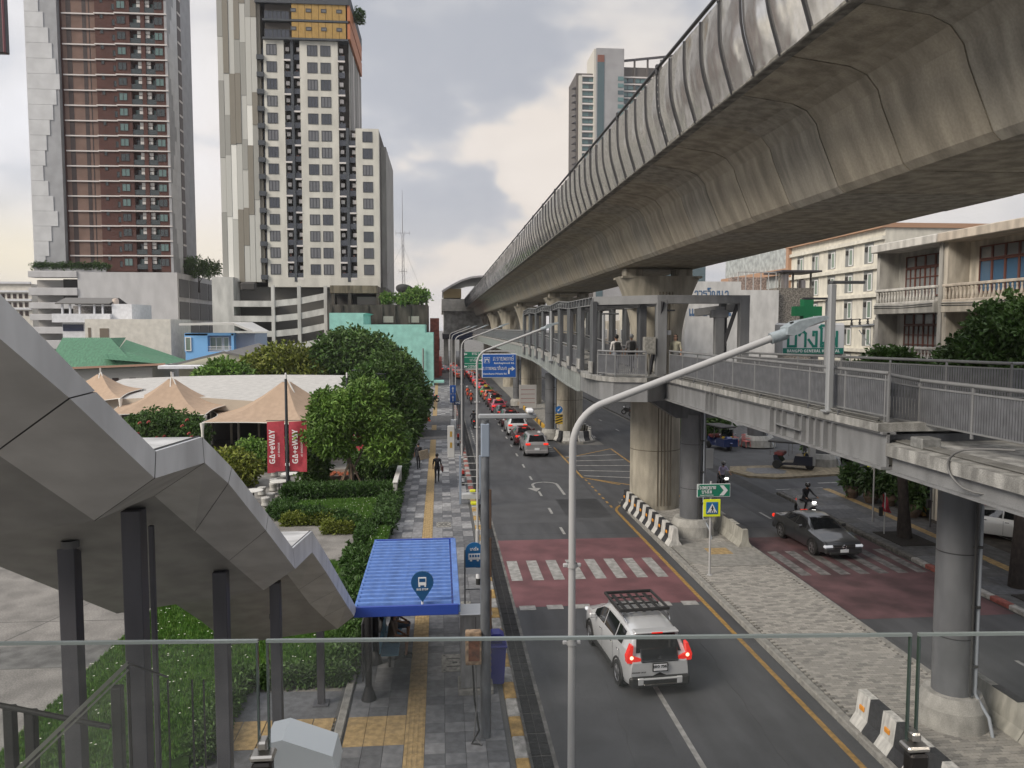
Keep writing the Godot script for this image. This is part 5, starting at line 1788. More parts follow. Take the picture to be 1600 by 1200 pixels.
	part(ms, "lacing", b, steel).set_meta("kind", "stuff")
	p1(ms, "whip", steel, "tube", [[V(0, my, 0), V(0, mt, 0)], [0.07, 0.03], 6])
	for e in [[my + 0.1, 1.4], [my - 7.0, 0.8]]:
		b = mb()
		b.bar(V(-e[1] * 0.9, e[0], 0), V(e[1], e[0], 0), 0.06, 0.06)
		for k in 4:
			b.bar(V(-e[1] * 0.9 + k * e[1] * 0.6, e[0] - 0.45, 0), V(-e[1] * 0.9 + k * e[1] * 0.6, e[0] + 0.45, 0), 0.04, 0.04)
		part(ms, "antenna", b, steel)
	for s in [[-6.0, -2], [4.6, 2], [0.5, -6]]:
		p1(ms, "guy_wire", steel, "tube", [[V(0, my - 2, 0), V(s[0], 13.5, s[1])], 0.018, 4])
	var dish := thing("satellite_dish", "large grey mesh satellite dish on the weathered block's roof", "satellite dish", V(on_z(632, 460, -149).x, on_z(632, 472, -149).y, -149))
	b = mb()
	b.xf = Transform3D(Basis(V(0, 0, 1), -0.18) * Basis(Vector3.RIGHT, -0.55), V(0, 1.7, 0))
	b.lathe([W2(0.0, 0.0), W2(0.7, 0.1), W2(1.3, 0.36), W2(1.75, 0.72)], Vector3.ZERO, 24)
	part(dish, "bowl", b, mat("dish mesh", L(0.12, 0.12, 0.125), 0.7, 0.2))
	p1(dish, "stand", steel, "tube", [[V(0, -0.6, 0), V(0, 1.7, 0)], 0.09, 8])
	for k in 8:
		b = mb()
		b.xf = Transform3D(Basis(V(0, 0, 1), -0.18) * Basis(Vector3.RIGHT, -0.55), V(0, 1.7, 0))
		var a := TAU * k / 8.0
		b.tube([V(0, 0.03, 0), Vector3(1.3 * cos(a), 0.40, 1.3 * sin(a)), Vector3(1.75 * cos(a), 0.76, 1.75 * sin(a))], 0.03, 5)
		part(dish, "rib", b, steel)
	# white blank house
	var wall := mat("lime white wall", L(0.64, 0.61, 0.55), 0.9, 0, {"blotch": 0.12, "blotch_scale": 0.15})
	z = -115.0
	var wh := thing("white_block_house", "plain off-white boxy house with two narrow openings near its left end", "house")
	p1(wh, "wall", wall, "span", [V(X.call(133, z), 0, z - 9), V(X.call(267, z), Y.call(499, z), z)])
	for e in [[138, 142, 512, 527], [156, 170, 513, 527]]:
		p1(wh, "window", mat("shutter brown", L(0.16, 0.13, 0.10), 0.8), "span", [V(X.call(e[0], z), Y.call(e[3], z), z), V(X.call(e[1], z), Y.call(e[2], z), z + 0.06)])
	# white terrace house
	z = -121.0
	var th := thing("terrace_house", "white flat house with a roofed terrace and a round water tank", "house")
	var wp := mat("white paint", L(0.66, 0.67, 0.70), 0.8, 0, {"blotch": 0.1})
	p1(th, "wall", wp, "span", [V(X.call(98, z), 0, z - 8), V(X.call(206, z), Y.call(504, z), z)])
	p1(th, "parapet", wp, "span", [V(X.call(86, z), Y.call(504, z), z - 8), V(X.call(176, z), Y.call(491, z), z + 0.8)])
	p1(th, "stair_house", wp, "span", [V(X.call(176, z), Y.call(504, z), z - 8), V(X.call(207, z), Y.call(476, z), z)])
	for px in [97, 109, 124, 147, 160]:
		p1(th, "post", wp, "span", [V(X.call(px, z), Y.call(491, z), z - 0.3), V(X.call(px + 2.5, z), Y.call(476, z), z)])
	p1(th, "terrace_wall", mat("terrace wall", L(0.38, 0.36, 0.35), 0.9, 0, {"blotch": 0.5, "blotch_scale": 0.6}), "span", [V(X.call(97, z), Y.call(491, z), z - 4), V(X.call(176, z), Y.call(478, z), z - 3.8)])
	b = mb()
	simple_roof(b, V(X.call(94, z), Y.call(475, z), z), V(6.8, 0, 6), 0.9)
	part(th, "roof", b, mat("sheet roof", L(0.16, 0.155, 0.15), 0.8, 0, {"grain": 0.3}))
	p1(th, "window", mat("navy glass", L(0.02, 0.025, 0.06), 0.2), "span", [V(X.call(99, z), Y.call(517, z), z), V(X.call(131, z), Y.call(507, z), z + 0.07)])
	p1(th, "water_tank", mat("tank cream", L(0.5, 0.42, 0.36), 0.6), "lathe", [[W2(0, 0), W2(0.42, 0.0), W2(0.45, 0.5), W2(0.4, 0.85), W2(0, 0.95)], V(X.call(178, z), Y.call(477, z), z - 1), 14])
	# green-roofed house
	z = -98.0
	var gh := thing("green_roof_house", "house with a green corrugated hip roof and white walls", "house")
	p1(gh, "wall", mat("house white", L(0.42, 0.41, 0.39), 0.9), "span", [V(X.call(95, z), 0, z - 9), V(X.call(236, z), Y.call(572, z), z)])
	var gr := mat("green roof sheet", L(0.075, 0.21, 0.12), 0.6, 0, {"blotch": 0.3, "blotch_scale": 0.4})
	var A := on_z(90, 552, z)
	var B := on_z(172, 528, z - 4)
	var C := on_z(212, 571, z + 1)
	var D := on_z(258, 569, z + 1)
	var E := on_z(185, 546, z - 3)
	var ridge0 := on_z(98, 528, z - 4)
	var low0 := on_z(70, 577, z + 1)
	for k in 26:
		b = mb()
		var t0 := k / 26.0
		var t1 := (k + 0.93) / 26.0
		b.q(low0.lerp(C, t0), low0.lerp(C, t1), ridge0.lerp(B, t1) + V(0, 0.04, 0), ridge0.lerp(B, t0) + V(0, 0.04, 0))
		part(gh, "roof_sheet", b, gr)
	for k in 12:
		b = mb()
		var t0 := k / 12.0
		var t1 := (k + 0.93) / 12.0
		var l0 := C + (E - C) * 0.02
		b.q(on_z(163, 561, z + 1.2).lerp(D, t0), on_z(163, 561, z + 1.2).lerp(D, t1), on_z(163, 553, z - 1).lerp(E, t1).lerp(D, 0.35 * t1), on_z(163, 553, z - 1).lerp(E, t0).lerp(D, 0.35 * t0))
		part(gh, "roof_sheet", b, gr)
	b = mb()
	b.q(ridge0 + V(0, -0.1, -0.1), low0 + V(0, -0.2, 0), C + V(0, -0.2, 0), B + V(0, -0.1, -0.1))
	b.t3(B, B + V(0, 0, -5), E)
	b.q(E, D, D + V(0, 0, -9), B + V(0, -0.3, -5))
	b.t3(E, C, D)
	part(gh, "roof", b, gr)
	b = mb()
	b.bar(low0, C, 0.15, 0.25)
	b.bar(C, D, 0.15, 0.25)
	part(gh, "eaves_board", b, mat("eaves", L(0.36, 0.22, 0.16), 0.8))
	for px in [178, 205, 225]:
		p1(gh, "window", mat("window slot", L(0.03)), "span", [V(X.call(px - 5, z), 1.2, z), V(X.call(px + 5, z), 3.6, z + 0.06)])
	# blue house
	z = -112.0
	var bh := thing("blue_house", "bright blue two storey house with white framed balcony doors", "house")
	var bl := mat("sky blue paint", L(0.20, 0.45, 0.80), 0.8)
	p1(bh, "wall", mat("blue grey wall", L(0.31, 0.36, 0.48), 0.85), "span", [V(X.call(289, z), 0, z - 9), V(X.call(395, z), Y.call(521, z), z - 1.2)])
	for e in [[288, 320, 521, 549], [320, 324, 521, 549], [361, 365, 521, 549], [289, 366, 520, 524], [289, 366, 549, 562]]:
		p1(bh, "blue_panel", bl, "span", [V(X.call(e[0], z), Y.call(e[3], z), z - 1.2), V(X.call(e[1], z), Y.call(e[2], z), z)])
	for px in [334, 350, 294]:
		window_at(bh, window_mesh(1.7 if px == 334 else 0.8, 1.9, 2 if px == 334 else 1, 1, 0.12), mat("white frame", L(0.7), 0.6), glass_mat("sage glass", L(0.16, 0.22, 0.18)), V(X.call(px, z), Y.call(537, z), z - 1.1 if px > 300 else z + 0.1))
	b = mb()
	for k in 4:
		b.bar(V(X.call(324, z), Y.call(541 + 2.4 * k, z), z - 0.1), V(X.call(361, z), Y.call(541 + 2.4 * k, z), z - 0.1), 0.05, 0.06)
	part(bh, "balcony_rail", b, mat("white frame", L(0.7)))
	b = mb()
	var r0 := V(X.call(284, z), Y.call(507, z), z + 1)
	b.q(r0, V(X.call(368, z), Y.call(506, z), z + 1), V(X.call(368, z), Y.call(505, z) + 0.2, z - 10), r0 + V(0, 0.3, -11))
	b.q(V(X.call(368, z), Y.call(506, z), z + 1), V(X.call(397, z), Y.call(518, z), z + 1), V(X.call(397, z), Y.call(518, z), z - 10), V(X.call(368, z), Y.call(505, z) + 0.2, z - 10))
	b.bar(r0, V(X.call(368, z), Y.call(506, z), z + 1), 0.1, 0.3)
	b.bar(V(X.call(368, z), Y.call(506, z), z + 1), V(X.call(397, z), Y.call(518, z), z + 1), 0.1, 0.3)
	part(bh, "roof", b, mat("pale roof", L(0.55, 0.54, 0.52), 0.7))
	# low cream bungalow in front of it
	z = -97.0
	var bg := thing("cream_bungalow", "low cream bungalow with a shallow grey gable and white posts", "house")
	p1(bg, "wall", mat("bungalow cream", L(0.52, 0.50, 0.39), 0.9), "span", [V(X.call(278, z), 0, z - 8), V(X.call(412, z), Y.call(572, z), z)])
	p1(bg, "gable", mat("bungalow cream", L(0.4)), "prism", [[W2(X.call(262, z), Y.call(571, z)), W2(X.call(350, z), Y.call(551, z)), W2(X.call(415, z), Y.call(563, z)), W2(X.call(415, z), Y.call(572, z))], z - 8, z + 0.5])
	b = mb()
	b.bar(on_z(258, 573, z + 1), on_z(350, 550.5, z + 1), 0.3, 0.25)
	b.bar(on_z(350, 550.5, z + 1), on_z(418, 564, z + 1), 0.3, 0.25)
	b.q(on_z(350, 550.5, z + 1), on_z(418, 564, z + 1), on_z(418, 564, z + 1) + V(2, 0.6, -9), on_z(350, 550.5, z + 1) + V(2, 0.9, -9))
	part(bg, "roof", b, mat("sheet roof", L(0.16)))
	p1(bg, "porch_roof", mat("white paint", L(0.56)), "cbox", [V(X.call(340, z), Y.call(571, z), z + 1.5), V(12, 0.4, 2.5), 0.05])
	for px in [278, 335, 396]:
		p1(bg, "post", mat("white paint", L(0.56)), "cbox", [V(X.call(px, z), 2.2, z + 2.2), V(0.28, 4.4, 0.28), 0.02])
	for e in [[316, 334], [340, 346], [296, 306]]:
		p1(bg, "door", mat("door brown", L(0.10, 0.06, 0.045), 0.8), "span", [V(X.call(e[0], z), 0.3, z), V(X.call(e[1], z), 4.0, z + 0.06)])
	# low pale pavilion behind the tents
	var pv := thing("white_pavilion", "low pavilion with a sweeping white sheet roof behind the tan tents", "pavilion")
	var sheet := mat("white roof sheet", L(0.47, 0.455, 0.43), 0.6, 0, {"blotch": 0.15, "blotch_scale": 0.2})
	b = mb()
	var rows := []
	for i in 9:
		var f := i / 8.0
		var x := lerpf(-30.0, -7.0, f)
		rows.append([V(x, 4.2 - 1.2 * absf(f - 0.45), -64.0 + 6.0 * (f - 0.4)), V(x - 0.5, 4.9 - 0.9 * pow(f - 0.6, 2.0), -80)])
	b.sheet(rows)
	part(pv, "roof", b, sheet)
	b = mb()
	for i in 8:
		b.q(rows[i][0] + Vector3.DOWN * 0.9, rows[i + 1][0] + Vector3.DOWN * 0.9, rows[i + 1][0], rows[i][0])
	part(pv, "fascia", b, mat("fascia tan", L(0.40, 0.35, 0.29), 0.8))
	p1(pv, "dark_glazing", mat("pavilion dark", L(0.035, 0.03, 0.028), 0.3), "span", [V(-29, 0, -79), V(-7.5, 3.4, -69)])
	for k in 10:
		p1(pv, "post", mat("post cream", L(0.5, 0.46, 0.38), 0.7), "cbox", [V(-28 + 2.2 * k, 1.7, -66.5), V(0.16, 3.4, 0.16), 0.01])
	# long low block far left
	z = -210.0
	var ll := thing("low_white_block", "long low white block with rows of small windows far beyond the canopy's top", "building")
	p1(ll, "wall", wall, "span", [V(X.call(-80, z), 0, z - 12), V(X.call(52, z), Y.call(446, z), z)])
	for k in 4:
		p1(ll, "ledge", wp, "span", [V(X.call(-80, z), Y.call(446 + 13 * k, z), z), V(X.call(52, z), Y.call(443 + 13 * k, z), z + 0.5)])
	for k in 10:
		for r in 3:
			p1(ll, "window", mat("window slot", L(0.03)), "span", [V(X.call(-40 + 9 * k, z), Y.call(468 + 13 * r, z), z), V(X.call(-35 + 9 * k, z), Y.call(461 + 13 * r, z), z + 0.1)])
	# unmarked sign board corner at the upper left
	var sg := thing("billboard_corner", "corner of a dark red-edged billboard cut off at the upper left", "billboard")
	p1(sg, "panel", mat("board dark", L(0.03, 0.03, 0.035), 0.4), "cbox", [on_z(-20, 30, -30) + V(0, 0.2, 0), V(1.28, 2.7, 0.25), 0.02])
	p1(sg, "edge", mat("board red", L(0.20, 0.08, 0.09), 0.6), "cbox", [on_z(8.5, 30, -30) + V(0, 0.2, 0.05), V(0.06, 2.75, 0.3), 0.02])

func make_tents() -> void:
	var cloth := mat("tan tent cloth", L(0.40, 0.295, 0.215), 0.85, 0, {"blotch": 0.12, "blotch_scale": 0.3, "back": Color(0.35, 0.27, 0.2), "spec": 0.25})
	var white := mat("tent steel white", L(0.6, 0.58, 0.54), 0.5)
	# [peak, corners...] surveyed on the tents' own planes
	var defs := [
		["tan tensile tent nearest the red banners, peaked on a white mast", on_z(447, 594, -60), [on_z(316, 660, -55), on_z(478, 664, -54), on_z(600, 650, -60), on_z(500, 640, -68), on_z(330, 640, -66)]],
		["tan tensile tent in the middle, with an open fin at its peak", on_z(268, 590, -64), [on_z(160, 648, -59), on_z(320, 648, -59), on_z(372, 629, -64), on_z(300, 622, -72), on_z(180, 625, -70)]],
		["tan tensile tent farthest left, partly behind the canopy", on_z(157, 583, -70), [on_z(80, 640, -65), on_z(188, 622, -64), on_z(225, 607, -70), on_z(170, 610, -77), on_z(60, 615, -75)]]]
	for d in defs:
		var p: Vector3 = d[1]
		var t := thing("tensile_tent", d[0], "tent", Vector3.ZERO, 0, "tan tents over the cafe terrace")
		var cs: Array = d[2]
		for i in cs.size():
			var a: Vector3 = cs[i]
			var c: Vector3 = cs[(i + 1) % cs.size()]
			var rows := []
			for r in 9:
				var f := r / 8.0
				var row := []
				for j in 9:
					var g := j / 8.0
					var e := a.lerp(c, g)
					e = e.lerp((a + c) * 0.5 * 0.9 + p * 0.1, 0.0)
					# sag: the cloth sweeps up steeply to the peak, and the free edge curves in
					var q := p.lerp(e, 0.05 + 0.95 * f)
					q.y -= sin(PI * f) * (p.y - e.y) * 0.24
					var inn := sin(PI * g) * f * 0.13
					q.x = lerpf(q.x, p.x, inn)
					q.z = lerpf(q.z, p.z, inn)
					row.append(q)
				rows.append(row)
			var b := mb()
			b.sheet(rows)
			part(t, "cloth_panel", b, cloth)
			p1(t, "column", white, "tube", [[a + V(0, -0.05, 0), a + V(0, -0.6, 0), V(a.x, 0, a.z)], [0.16, 0.09, 0.09], 10])
			b = mb()
			var edge := []
			for j in 9:
				edge.append(rows[8][j] + V(0, -0.02, 0))
			b.tube(edge, 0.035, 6)
			part(t, "edge_cable", b, white)
		var b := mb()
		b.tube([p + V(0, -2.2, 0), p + V(0, 0.45, 0)], 0.06, 8)
		part(t, "peak_mast", b, white)
		b = mb()
		b.bar(p + V(0.15, 0.1, 0.3), p + V(1.1, -1.5, 1.2), 0.07, 0.07)
		b.bar(p + V(1.1, -1.5, 1.2), p + V(0.3, -1.55, 1.5), 0.07, 0.07)
		b.bar(p + V(0.3, -1.55, 1.5), p + V(0.05, 0.0, 0.35), 0.07, 0.07)
		part(t, "fin_frame", b, white)
		b = mb()
		b.t3(p + V(0.12, 0.05, 0.3), p + V(0.3, -1.5, 1.5), p + V(1.05, -1.45, 1.2))
		part(t, "fin_cloth", b, cloth)

func make_right_buildings() -> void:
	# shophouses that line the right side
	var x := 24.0
	var grime := mat("shophouse render", L(0.50, 0.485, 0.45), 0.9, 0, {"blotch": 0.3, "blotch_scale": 0.25, "streak": 0.35, "grain": 0.2})
	var beige := mat("beige render", L(0.58, 0.53, 0.45), 0.9, 0, {"blotch": 0.35, "blotch_scale": 0.25, "streak": 0.3})
	var wood := mat("brown window wood", L(0.12, 0.045, 0.034), 0.6)
	var gl := glass_mat("shophouse glass", L(0.22, 0.23, 0.235))
	var dark := mat("shop gloom", L(0.03, 0.028, 0.026), 0.9)
	var bal := mb()
	bal.lathe([W2(0.035, 0), W2(0.06, 0.08), W2(0.07, 0.2), W2(0.035, 0.42), W2(0.05, 0.5), W2(0.03, 0.62)], Vector3.ZERO, 8)
	var balm := bal.mesh()
	var turn := Basis(Vector3.UP, -PI / 2)   # faces the road (-x)
	var units := [[-42.3, -36.5, "grey shophouse with white balusters and brown grid windows at the side road corner", grime, mat("white baluster", L(0.62, 0.60, 0.56), 0.8, 0, {"blotch": 0.3, "streak": 0.4}), -1], [-36.4, -30.6, "beige shophouse with tan balusters and blue glass, second from the side road", beige, mat("tan baluster", L(0.56, 0.49, 0.41), 0.8, 0, {"blotch": 0.3, "streak": 0.4}), 0], [-30.5, -24.7, "beige shophouse third from the side road, mostly cut off by the frame", beige, MATS["tan baluster"] if MATS.has("tan baluster") else null, 1]]
	for u in units:
		var s := thing("shophouse", u[2], "shophouse", Vector3.ZERO, 0, "shophouses along the right side")
		var z0: float = u[0]
		var z1: float = u[1]
		var zm := (z0 + z1) / 2
		var w := z1 - z0
		var trim: Material = u[4] if u[4] else MATS["tan baluster"]
		var b := mb()
		b.span(V(x + 1.0, 0, z0), V(x + 11, 13.6, z1))
		part(s, "wall", b, u[3])
		for z in [z0 + 0.15, z1 - 0.15]:
			p1(s, "fin_wall", u[3], "span", [V(x - 0.1, 0, z - 0.14), V(x + 1.0, 13.55, z + 0.14)])
		p1(s, "roof_edge", trim, "cbox", [V(x + 0.6, 13.75, zm), V(2.2, 0.42, w), 0.03])
		for f in [[7.55, 1], [10.55, 1], [4.4, 0]]:
			var y: float = f[0]
			p1(s, "balcony_slab", u[3], "cbox", [V(x + 0.6, y - 0.08, zm), V(1.9, 0.5, w - 0.5), 0.02])
			p1(s, "balcony_rail", trim, "cbox", [V(x - 0.22, y + 0.93, zm), V(0.2, 0.13, w - 0.5), 0.02])
			p1(s, "balcony_rail", trim, "cbox", [V(x - 0.22, y + 0.22, zm), V(0.2, 0.12, w - 0.5), 0.02])
			var n := int((w - 0.6) / 0.26)
			for k in n:
				put(s, "baluster", balm, trim, V(x - 0.22, y + 0.26, z0 + 0.42 + k * (w - 0.84) / (n - 1)))
			for k in 2:
				p1(s, "cable", mat("cable grey", L(0.14)), "tube", [[V(x - 0.38, y + 0.02 + 0.1 * k, z0 + 0.3), V(x - 0.36, y - 0.04 + 0.1 * k, zm), V(x - 0.38, y + 0.03 + 0.1 * k, z1 - 0.3)], 0.02, 5])
			# windows: a band of small panes over tall casements
			var cols := 5
			var wmesh := window_mesh((w - 1.5) / cols, 1.5, 2, 3, 0.05)
			var tmesh := window_mesh((w - 1.5) / cols, 0.62, 1, 1, 0.06)
			for k in cols:
				var zz := z0 + 1.05 + (w - 1.5) / cols * (k + 0.5)
				window_at(s, wmesh if u[5] < 0 else window_mesh((w - 1.5) / cols, 1.5, 1, 1, 0.06), wood, gl if u[5] < 0 else glass_mat("blue shop glass", L(0.05, 0.11, 0.19)), V(x + 0.96, y + 1.32, zz), turn)
				window_at(s, tmesh, wood, gl, V(x + 0.96, y + 2.40, zz), turn)
		p1(s, "shop_opening", dark, "span", [V(x + 0.9, 0.2, z0 + 0.6), V(x + 1.02, 3.6, z1 - 0.6)])
	# hospital wing: cream, far side of the side road
	var cream := mat("hospital cream", L(0.66, 0.63, 0.55), 0.85, 0, {"blotch": 0.16, "blotch_scale": 0.15, "streak": 0.4})
	var h := thing("hospital_wing", "cream hospital wing with recessed balcony windows and an orange roof edge", "hospital building")
	var hx := 47.5
	var hz := -82.6
	var b := mb()
	b.span(V(hx, 0, -106), V(hx + 14, 20.3, hz))
	part(h, "wall", b, cream)
	b = mb()
	b.span(V(hx - 0.5, 20.2, -106.5), V(hx + 14, 20.7, hz + 0.2))
	b.span(V(hx - 0.45, 3, -106.4), V(hx + 0.4, 20.2, -105.6))
	part(h, "orange_edge", b, mat("terracotta edge", L(0.38, 0.23, 0.15), 0.8))
	for r in 5:
		var y := 17.6 - 3.05 * r
		p1(h, "ledge", cream, "span", [V(hx - 0.35, y + 1.35, -105.5), V(hx, y + 1.75, hz)])
		for k in 5:
			var zz := -102.8 + 4.25 * k
			p1(h, "balcony_recess", mat("recess grey", L(0.20, 0.205, 0.20), 0.9), "span", [V(hx - 0.02, y - 1.0, zz - 0.95), V(hx + 0.04, y + 1.25, zz + 0.95)])
			window_at(h, window_mesh(0.9, 1.9, 1, 1, 0.1), mat("white frame", L(0.7)), glass_mat("sage glass", L(0.16)), V(hx - 0.05, y, zz + 0.4), turn)
			p1(h, "air_conditioner", dark, "cbox", [V(hx - 0.08, y + 0.6, zz - 0.45), V(0.1, 0.5, 0.55), 0.02])
	# block behind it with a pale blue roof storey
	var hb := thing("pale_rear_block", "pale block with a bluish parapet behind the hospital wing", "building")
	p1(hb, "wall", mat("pale blue grey", L(0.42, 0.45, 0.45), 0.85, 0, {"blotch": 0.3, "blotch_scale": 0.15}), "span", [V(49, 0, -135), V(64, 21.5, -108)])
	for r in 3:
		p1(hb, "terracotta_band", MATS["terracotta edge"], "span", [V(48.2, 9 + 4 * r, -135), V(49, 9.8 + 4 * r, -108)])
	# white gable wall with painted words
	var z := -75.0
	var X := func(px: float) -> float: return on_z(px, 500, z).x
	var Y := func(py: float) -> float: return on_z(1150, py, z).y
	var w := thing("white_gable_building", "white building with blue painted words on its blank gable behind the steel portal", "building")
	var wp := mat("white wash", L(0.60, 0.59, 0.57), 0.85, 0, {"blotch": 0.14, "blotch_scale": 0.2, "streak": 0.4})
	p1(w, "wall", wp, "span", [Vector3(X.call(1070), 0, z - 18), Vector3(X.call(1216), Y.call(453), z)])
	p1(w, "upper_wall", wp, "span", [Vector3(X.call(1070), Y.call(453), z - 18), Vector3(X.call(1157), Y.call(440), z)])
	var blue := mat("painted blue", L(0.06, 0.13, 0.25), 0.8)
	thai(w, "าวรวัฒนา", 0.62, Vector3(X.call(1112), Y.call(460), z + 0.02), blue, 0.14)
	thai(w, "แสงภายใน", 0.62, Vector3(X.call(1110), Y.call(488), z + 0.02), blue, 0.14)
	# roof terrace with a canopy and tanks
	b = mb()
	for k in 6:
		b.bar(Vector3(X.call(1158 + 12 * k), Y.call(453), z - 1), Vector3(X.call(1158 + 12 * k), Y.call(424), z - 1), 0.08, 0.08)
	b.bar(Vector3(X.call(1158), Y.call(424), z - 1), Vector3(X.call(1218), Y.call(424), z - 1), 0.08, 0.08)
	part(w, "terrace_cage", b, mat("cage grey", L(0.35, 0.34, 0.33), 0.7))
	p1(w, "terrace_wall", mat("terrace pink", L(0.34, 0.26, 0.22), 0.9, 0, {"blotch": 0.5, "blotch_scale": 0.7}), "span", [Vector3(X.call(1160), Y.call(453), z - 4), Vector3(X.call(1216), Y.call(430), z - 3)])
	var old := thing("stained_roof_block", "narrow stained concrete stair block with a flat canopy and steel tanks on top", "building")
	var stain := mat("stained render", L(0.33, 0.30, 0.26), 0.95, 0, {"blotch": 0.65, "blotch_scale": 0.5, "freq": 0.02, "grain": 0.3})
	p1(old, "wall", stain, "span", [Vector3(X.call(1216), 0, z - 14), Vector3(X.call(1274), Y.call(449), z - 0.5)])
	p1(old, "canopy", mat("dark steelwork", L(0.05)), "cbox", [Vector3(X.call(1250), Y.call(423), z - 2), V(4.0, 0.18, 4.5), 0.02])
	for px in [1222, 1243, 1271]:
		p1(old, "post", stain, "cbox", [Vector3(X.call(px), (Y.call(449) + Y.call(424)) / 2, z - 0.8), V(0.16, Y.call(424) - Y.call(449), 0.16), 0.01])
	for px in [1236, 1263]:
		p1(old, "water_tank", mat("tank steel", L(0.42, 0.38, 0.36), 0.3, 0.8), "lathe", [[W2(0, 0), W2(0.36, 0), W2(0.36, 0.8 if px > 1250 else 1.4), W2(0, 0.95 if px > 1250 else 1.5)], Vector3(X.call(px), Y.call(449), z - 1.6), 14])
	# low shops down the far right side
	for k in 7:
		var sh := thing("street_shop", ["white", "grey", "cream", "tan", "white", "grey", "cream"][k] + " " + ["shop with red goods at its front beneath the footbridge", "low shop second beyond the side road", "low shop third beyond the side road", "low shop fourth beyond the side road", "low shop fifth beyond the side road", "low shop sixth beyond the side road", "low shop farthest down the right side"][k], "shop", Vector3.ZERO, 0, "shops along the far right side")
		var z0 := -76.0 - 11.0 * k
		p1(sh, "wall", [wp, grime, cream, beige, wp, grime, cream][k], "span", [V(24.6, 0, z0 - 10.9), V(36, 9.5 + (k * 37 % 5), z0)])
		p1(sh, "shop_opening", dark, "span", [V(24.5, 0.2, z0 - 10.2), V(24.6, 3.4, z0 - 0.7)])
		p1(sh, "awning", mat("awning %d" % (k % 3), [L(0.35, 0.05, 0.05), L(0.2, 0.22, 0.24), L(0.10, 0.18, 0.30)][k % 3], 0.8), "cbox", [V(23.6, 3.7, z0 - 5.4), V(2.0, 0.12, 9.6), 0.02])
		for r in 2:
			for j in 3:
				window_at(sh, window_mesh(1.8, 1.4, 2, 1, 0.1), mat("white frame", L(0.7)), gl, V(24.56, 5.6 + 3.0 * r, z0 - 2.2 - 3.3 * j), turn)
	# hospital sign on its post, green cross above
	var sg := thing("hospital_sign", "big white lightbox sign with green Thai letters and a green name band", "sign", Vector3.ZERO)
	z = -50.0
	var c := (on_z(1208, 504, z) + on_z(1321, 556, z)) * 0.5
	p1(sg, "casing", mat("sign casing", L(0.36, 0.36, 0.36), 0.5), "cbox", [c, V(4.55, 2.1, 0.5), 0.12])
	p1(sg, "face", mat("sign white", L(0.62, 0.63, 0.65), 0.4), "cbox", [c + V(0.14, 0, 0.24), V(4.1, 1.92, 0.04), 0.015])
	b = mb()
	b.cbox(c + V(0.14, -0.75, 0.265), V(4.04, 0.38, 0.03), 0.01)
	var green := mat("sign green", L(0.012, 0.19, 0.145), 0.5)
	part(sg, "name_band", b, green)
	thai(sg, "บางโพ", 0.92, c + V(0.14, 0.02, 0.27), green, 0.17)
	word(sg, "BANGPO GENERAL HOSPITAL", 0.185, c + V(0.14, -0.75, 0.285), mat("letter white", L(0.8), 0.6))
	p1(sg, "post", mat("sign casing", L(0.3)), "cbox", [c + V(0.4, -4.6, -0.1), V(0.4, 7.4, 0.35), 0.03])
	var cr := thing("green_cross", "thick green cross mounted above the hospital sign", "cross sign", on_z(1262, 486, z - 0.3))
	p1(cr, "body", mat("cross green", L(0.01, 0.15, 0.06), 0.5), "prism", [[W2(-0.32, -0.85), W2(0.32, -0.85), W2(0.32, -0.32), W2(0.9, -0.32), W2(0.9, 0.3), W2(0.32, 0.3), W2(0.32, 0.78), W2(-0.32, 0.78), W2(-0.32, 0.3), W2(-0.9, 0.3), W2(-0.9, -0.32), W2(-0.32, -0.32)], -0.45, 0.15])
	p1(cr, "bracket", mat("sign casing", L(0.3)), "cbox", [V(0.1, -1.0, -0.1), V(0.25, 0.6, 0.25), 0.02])

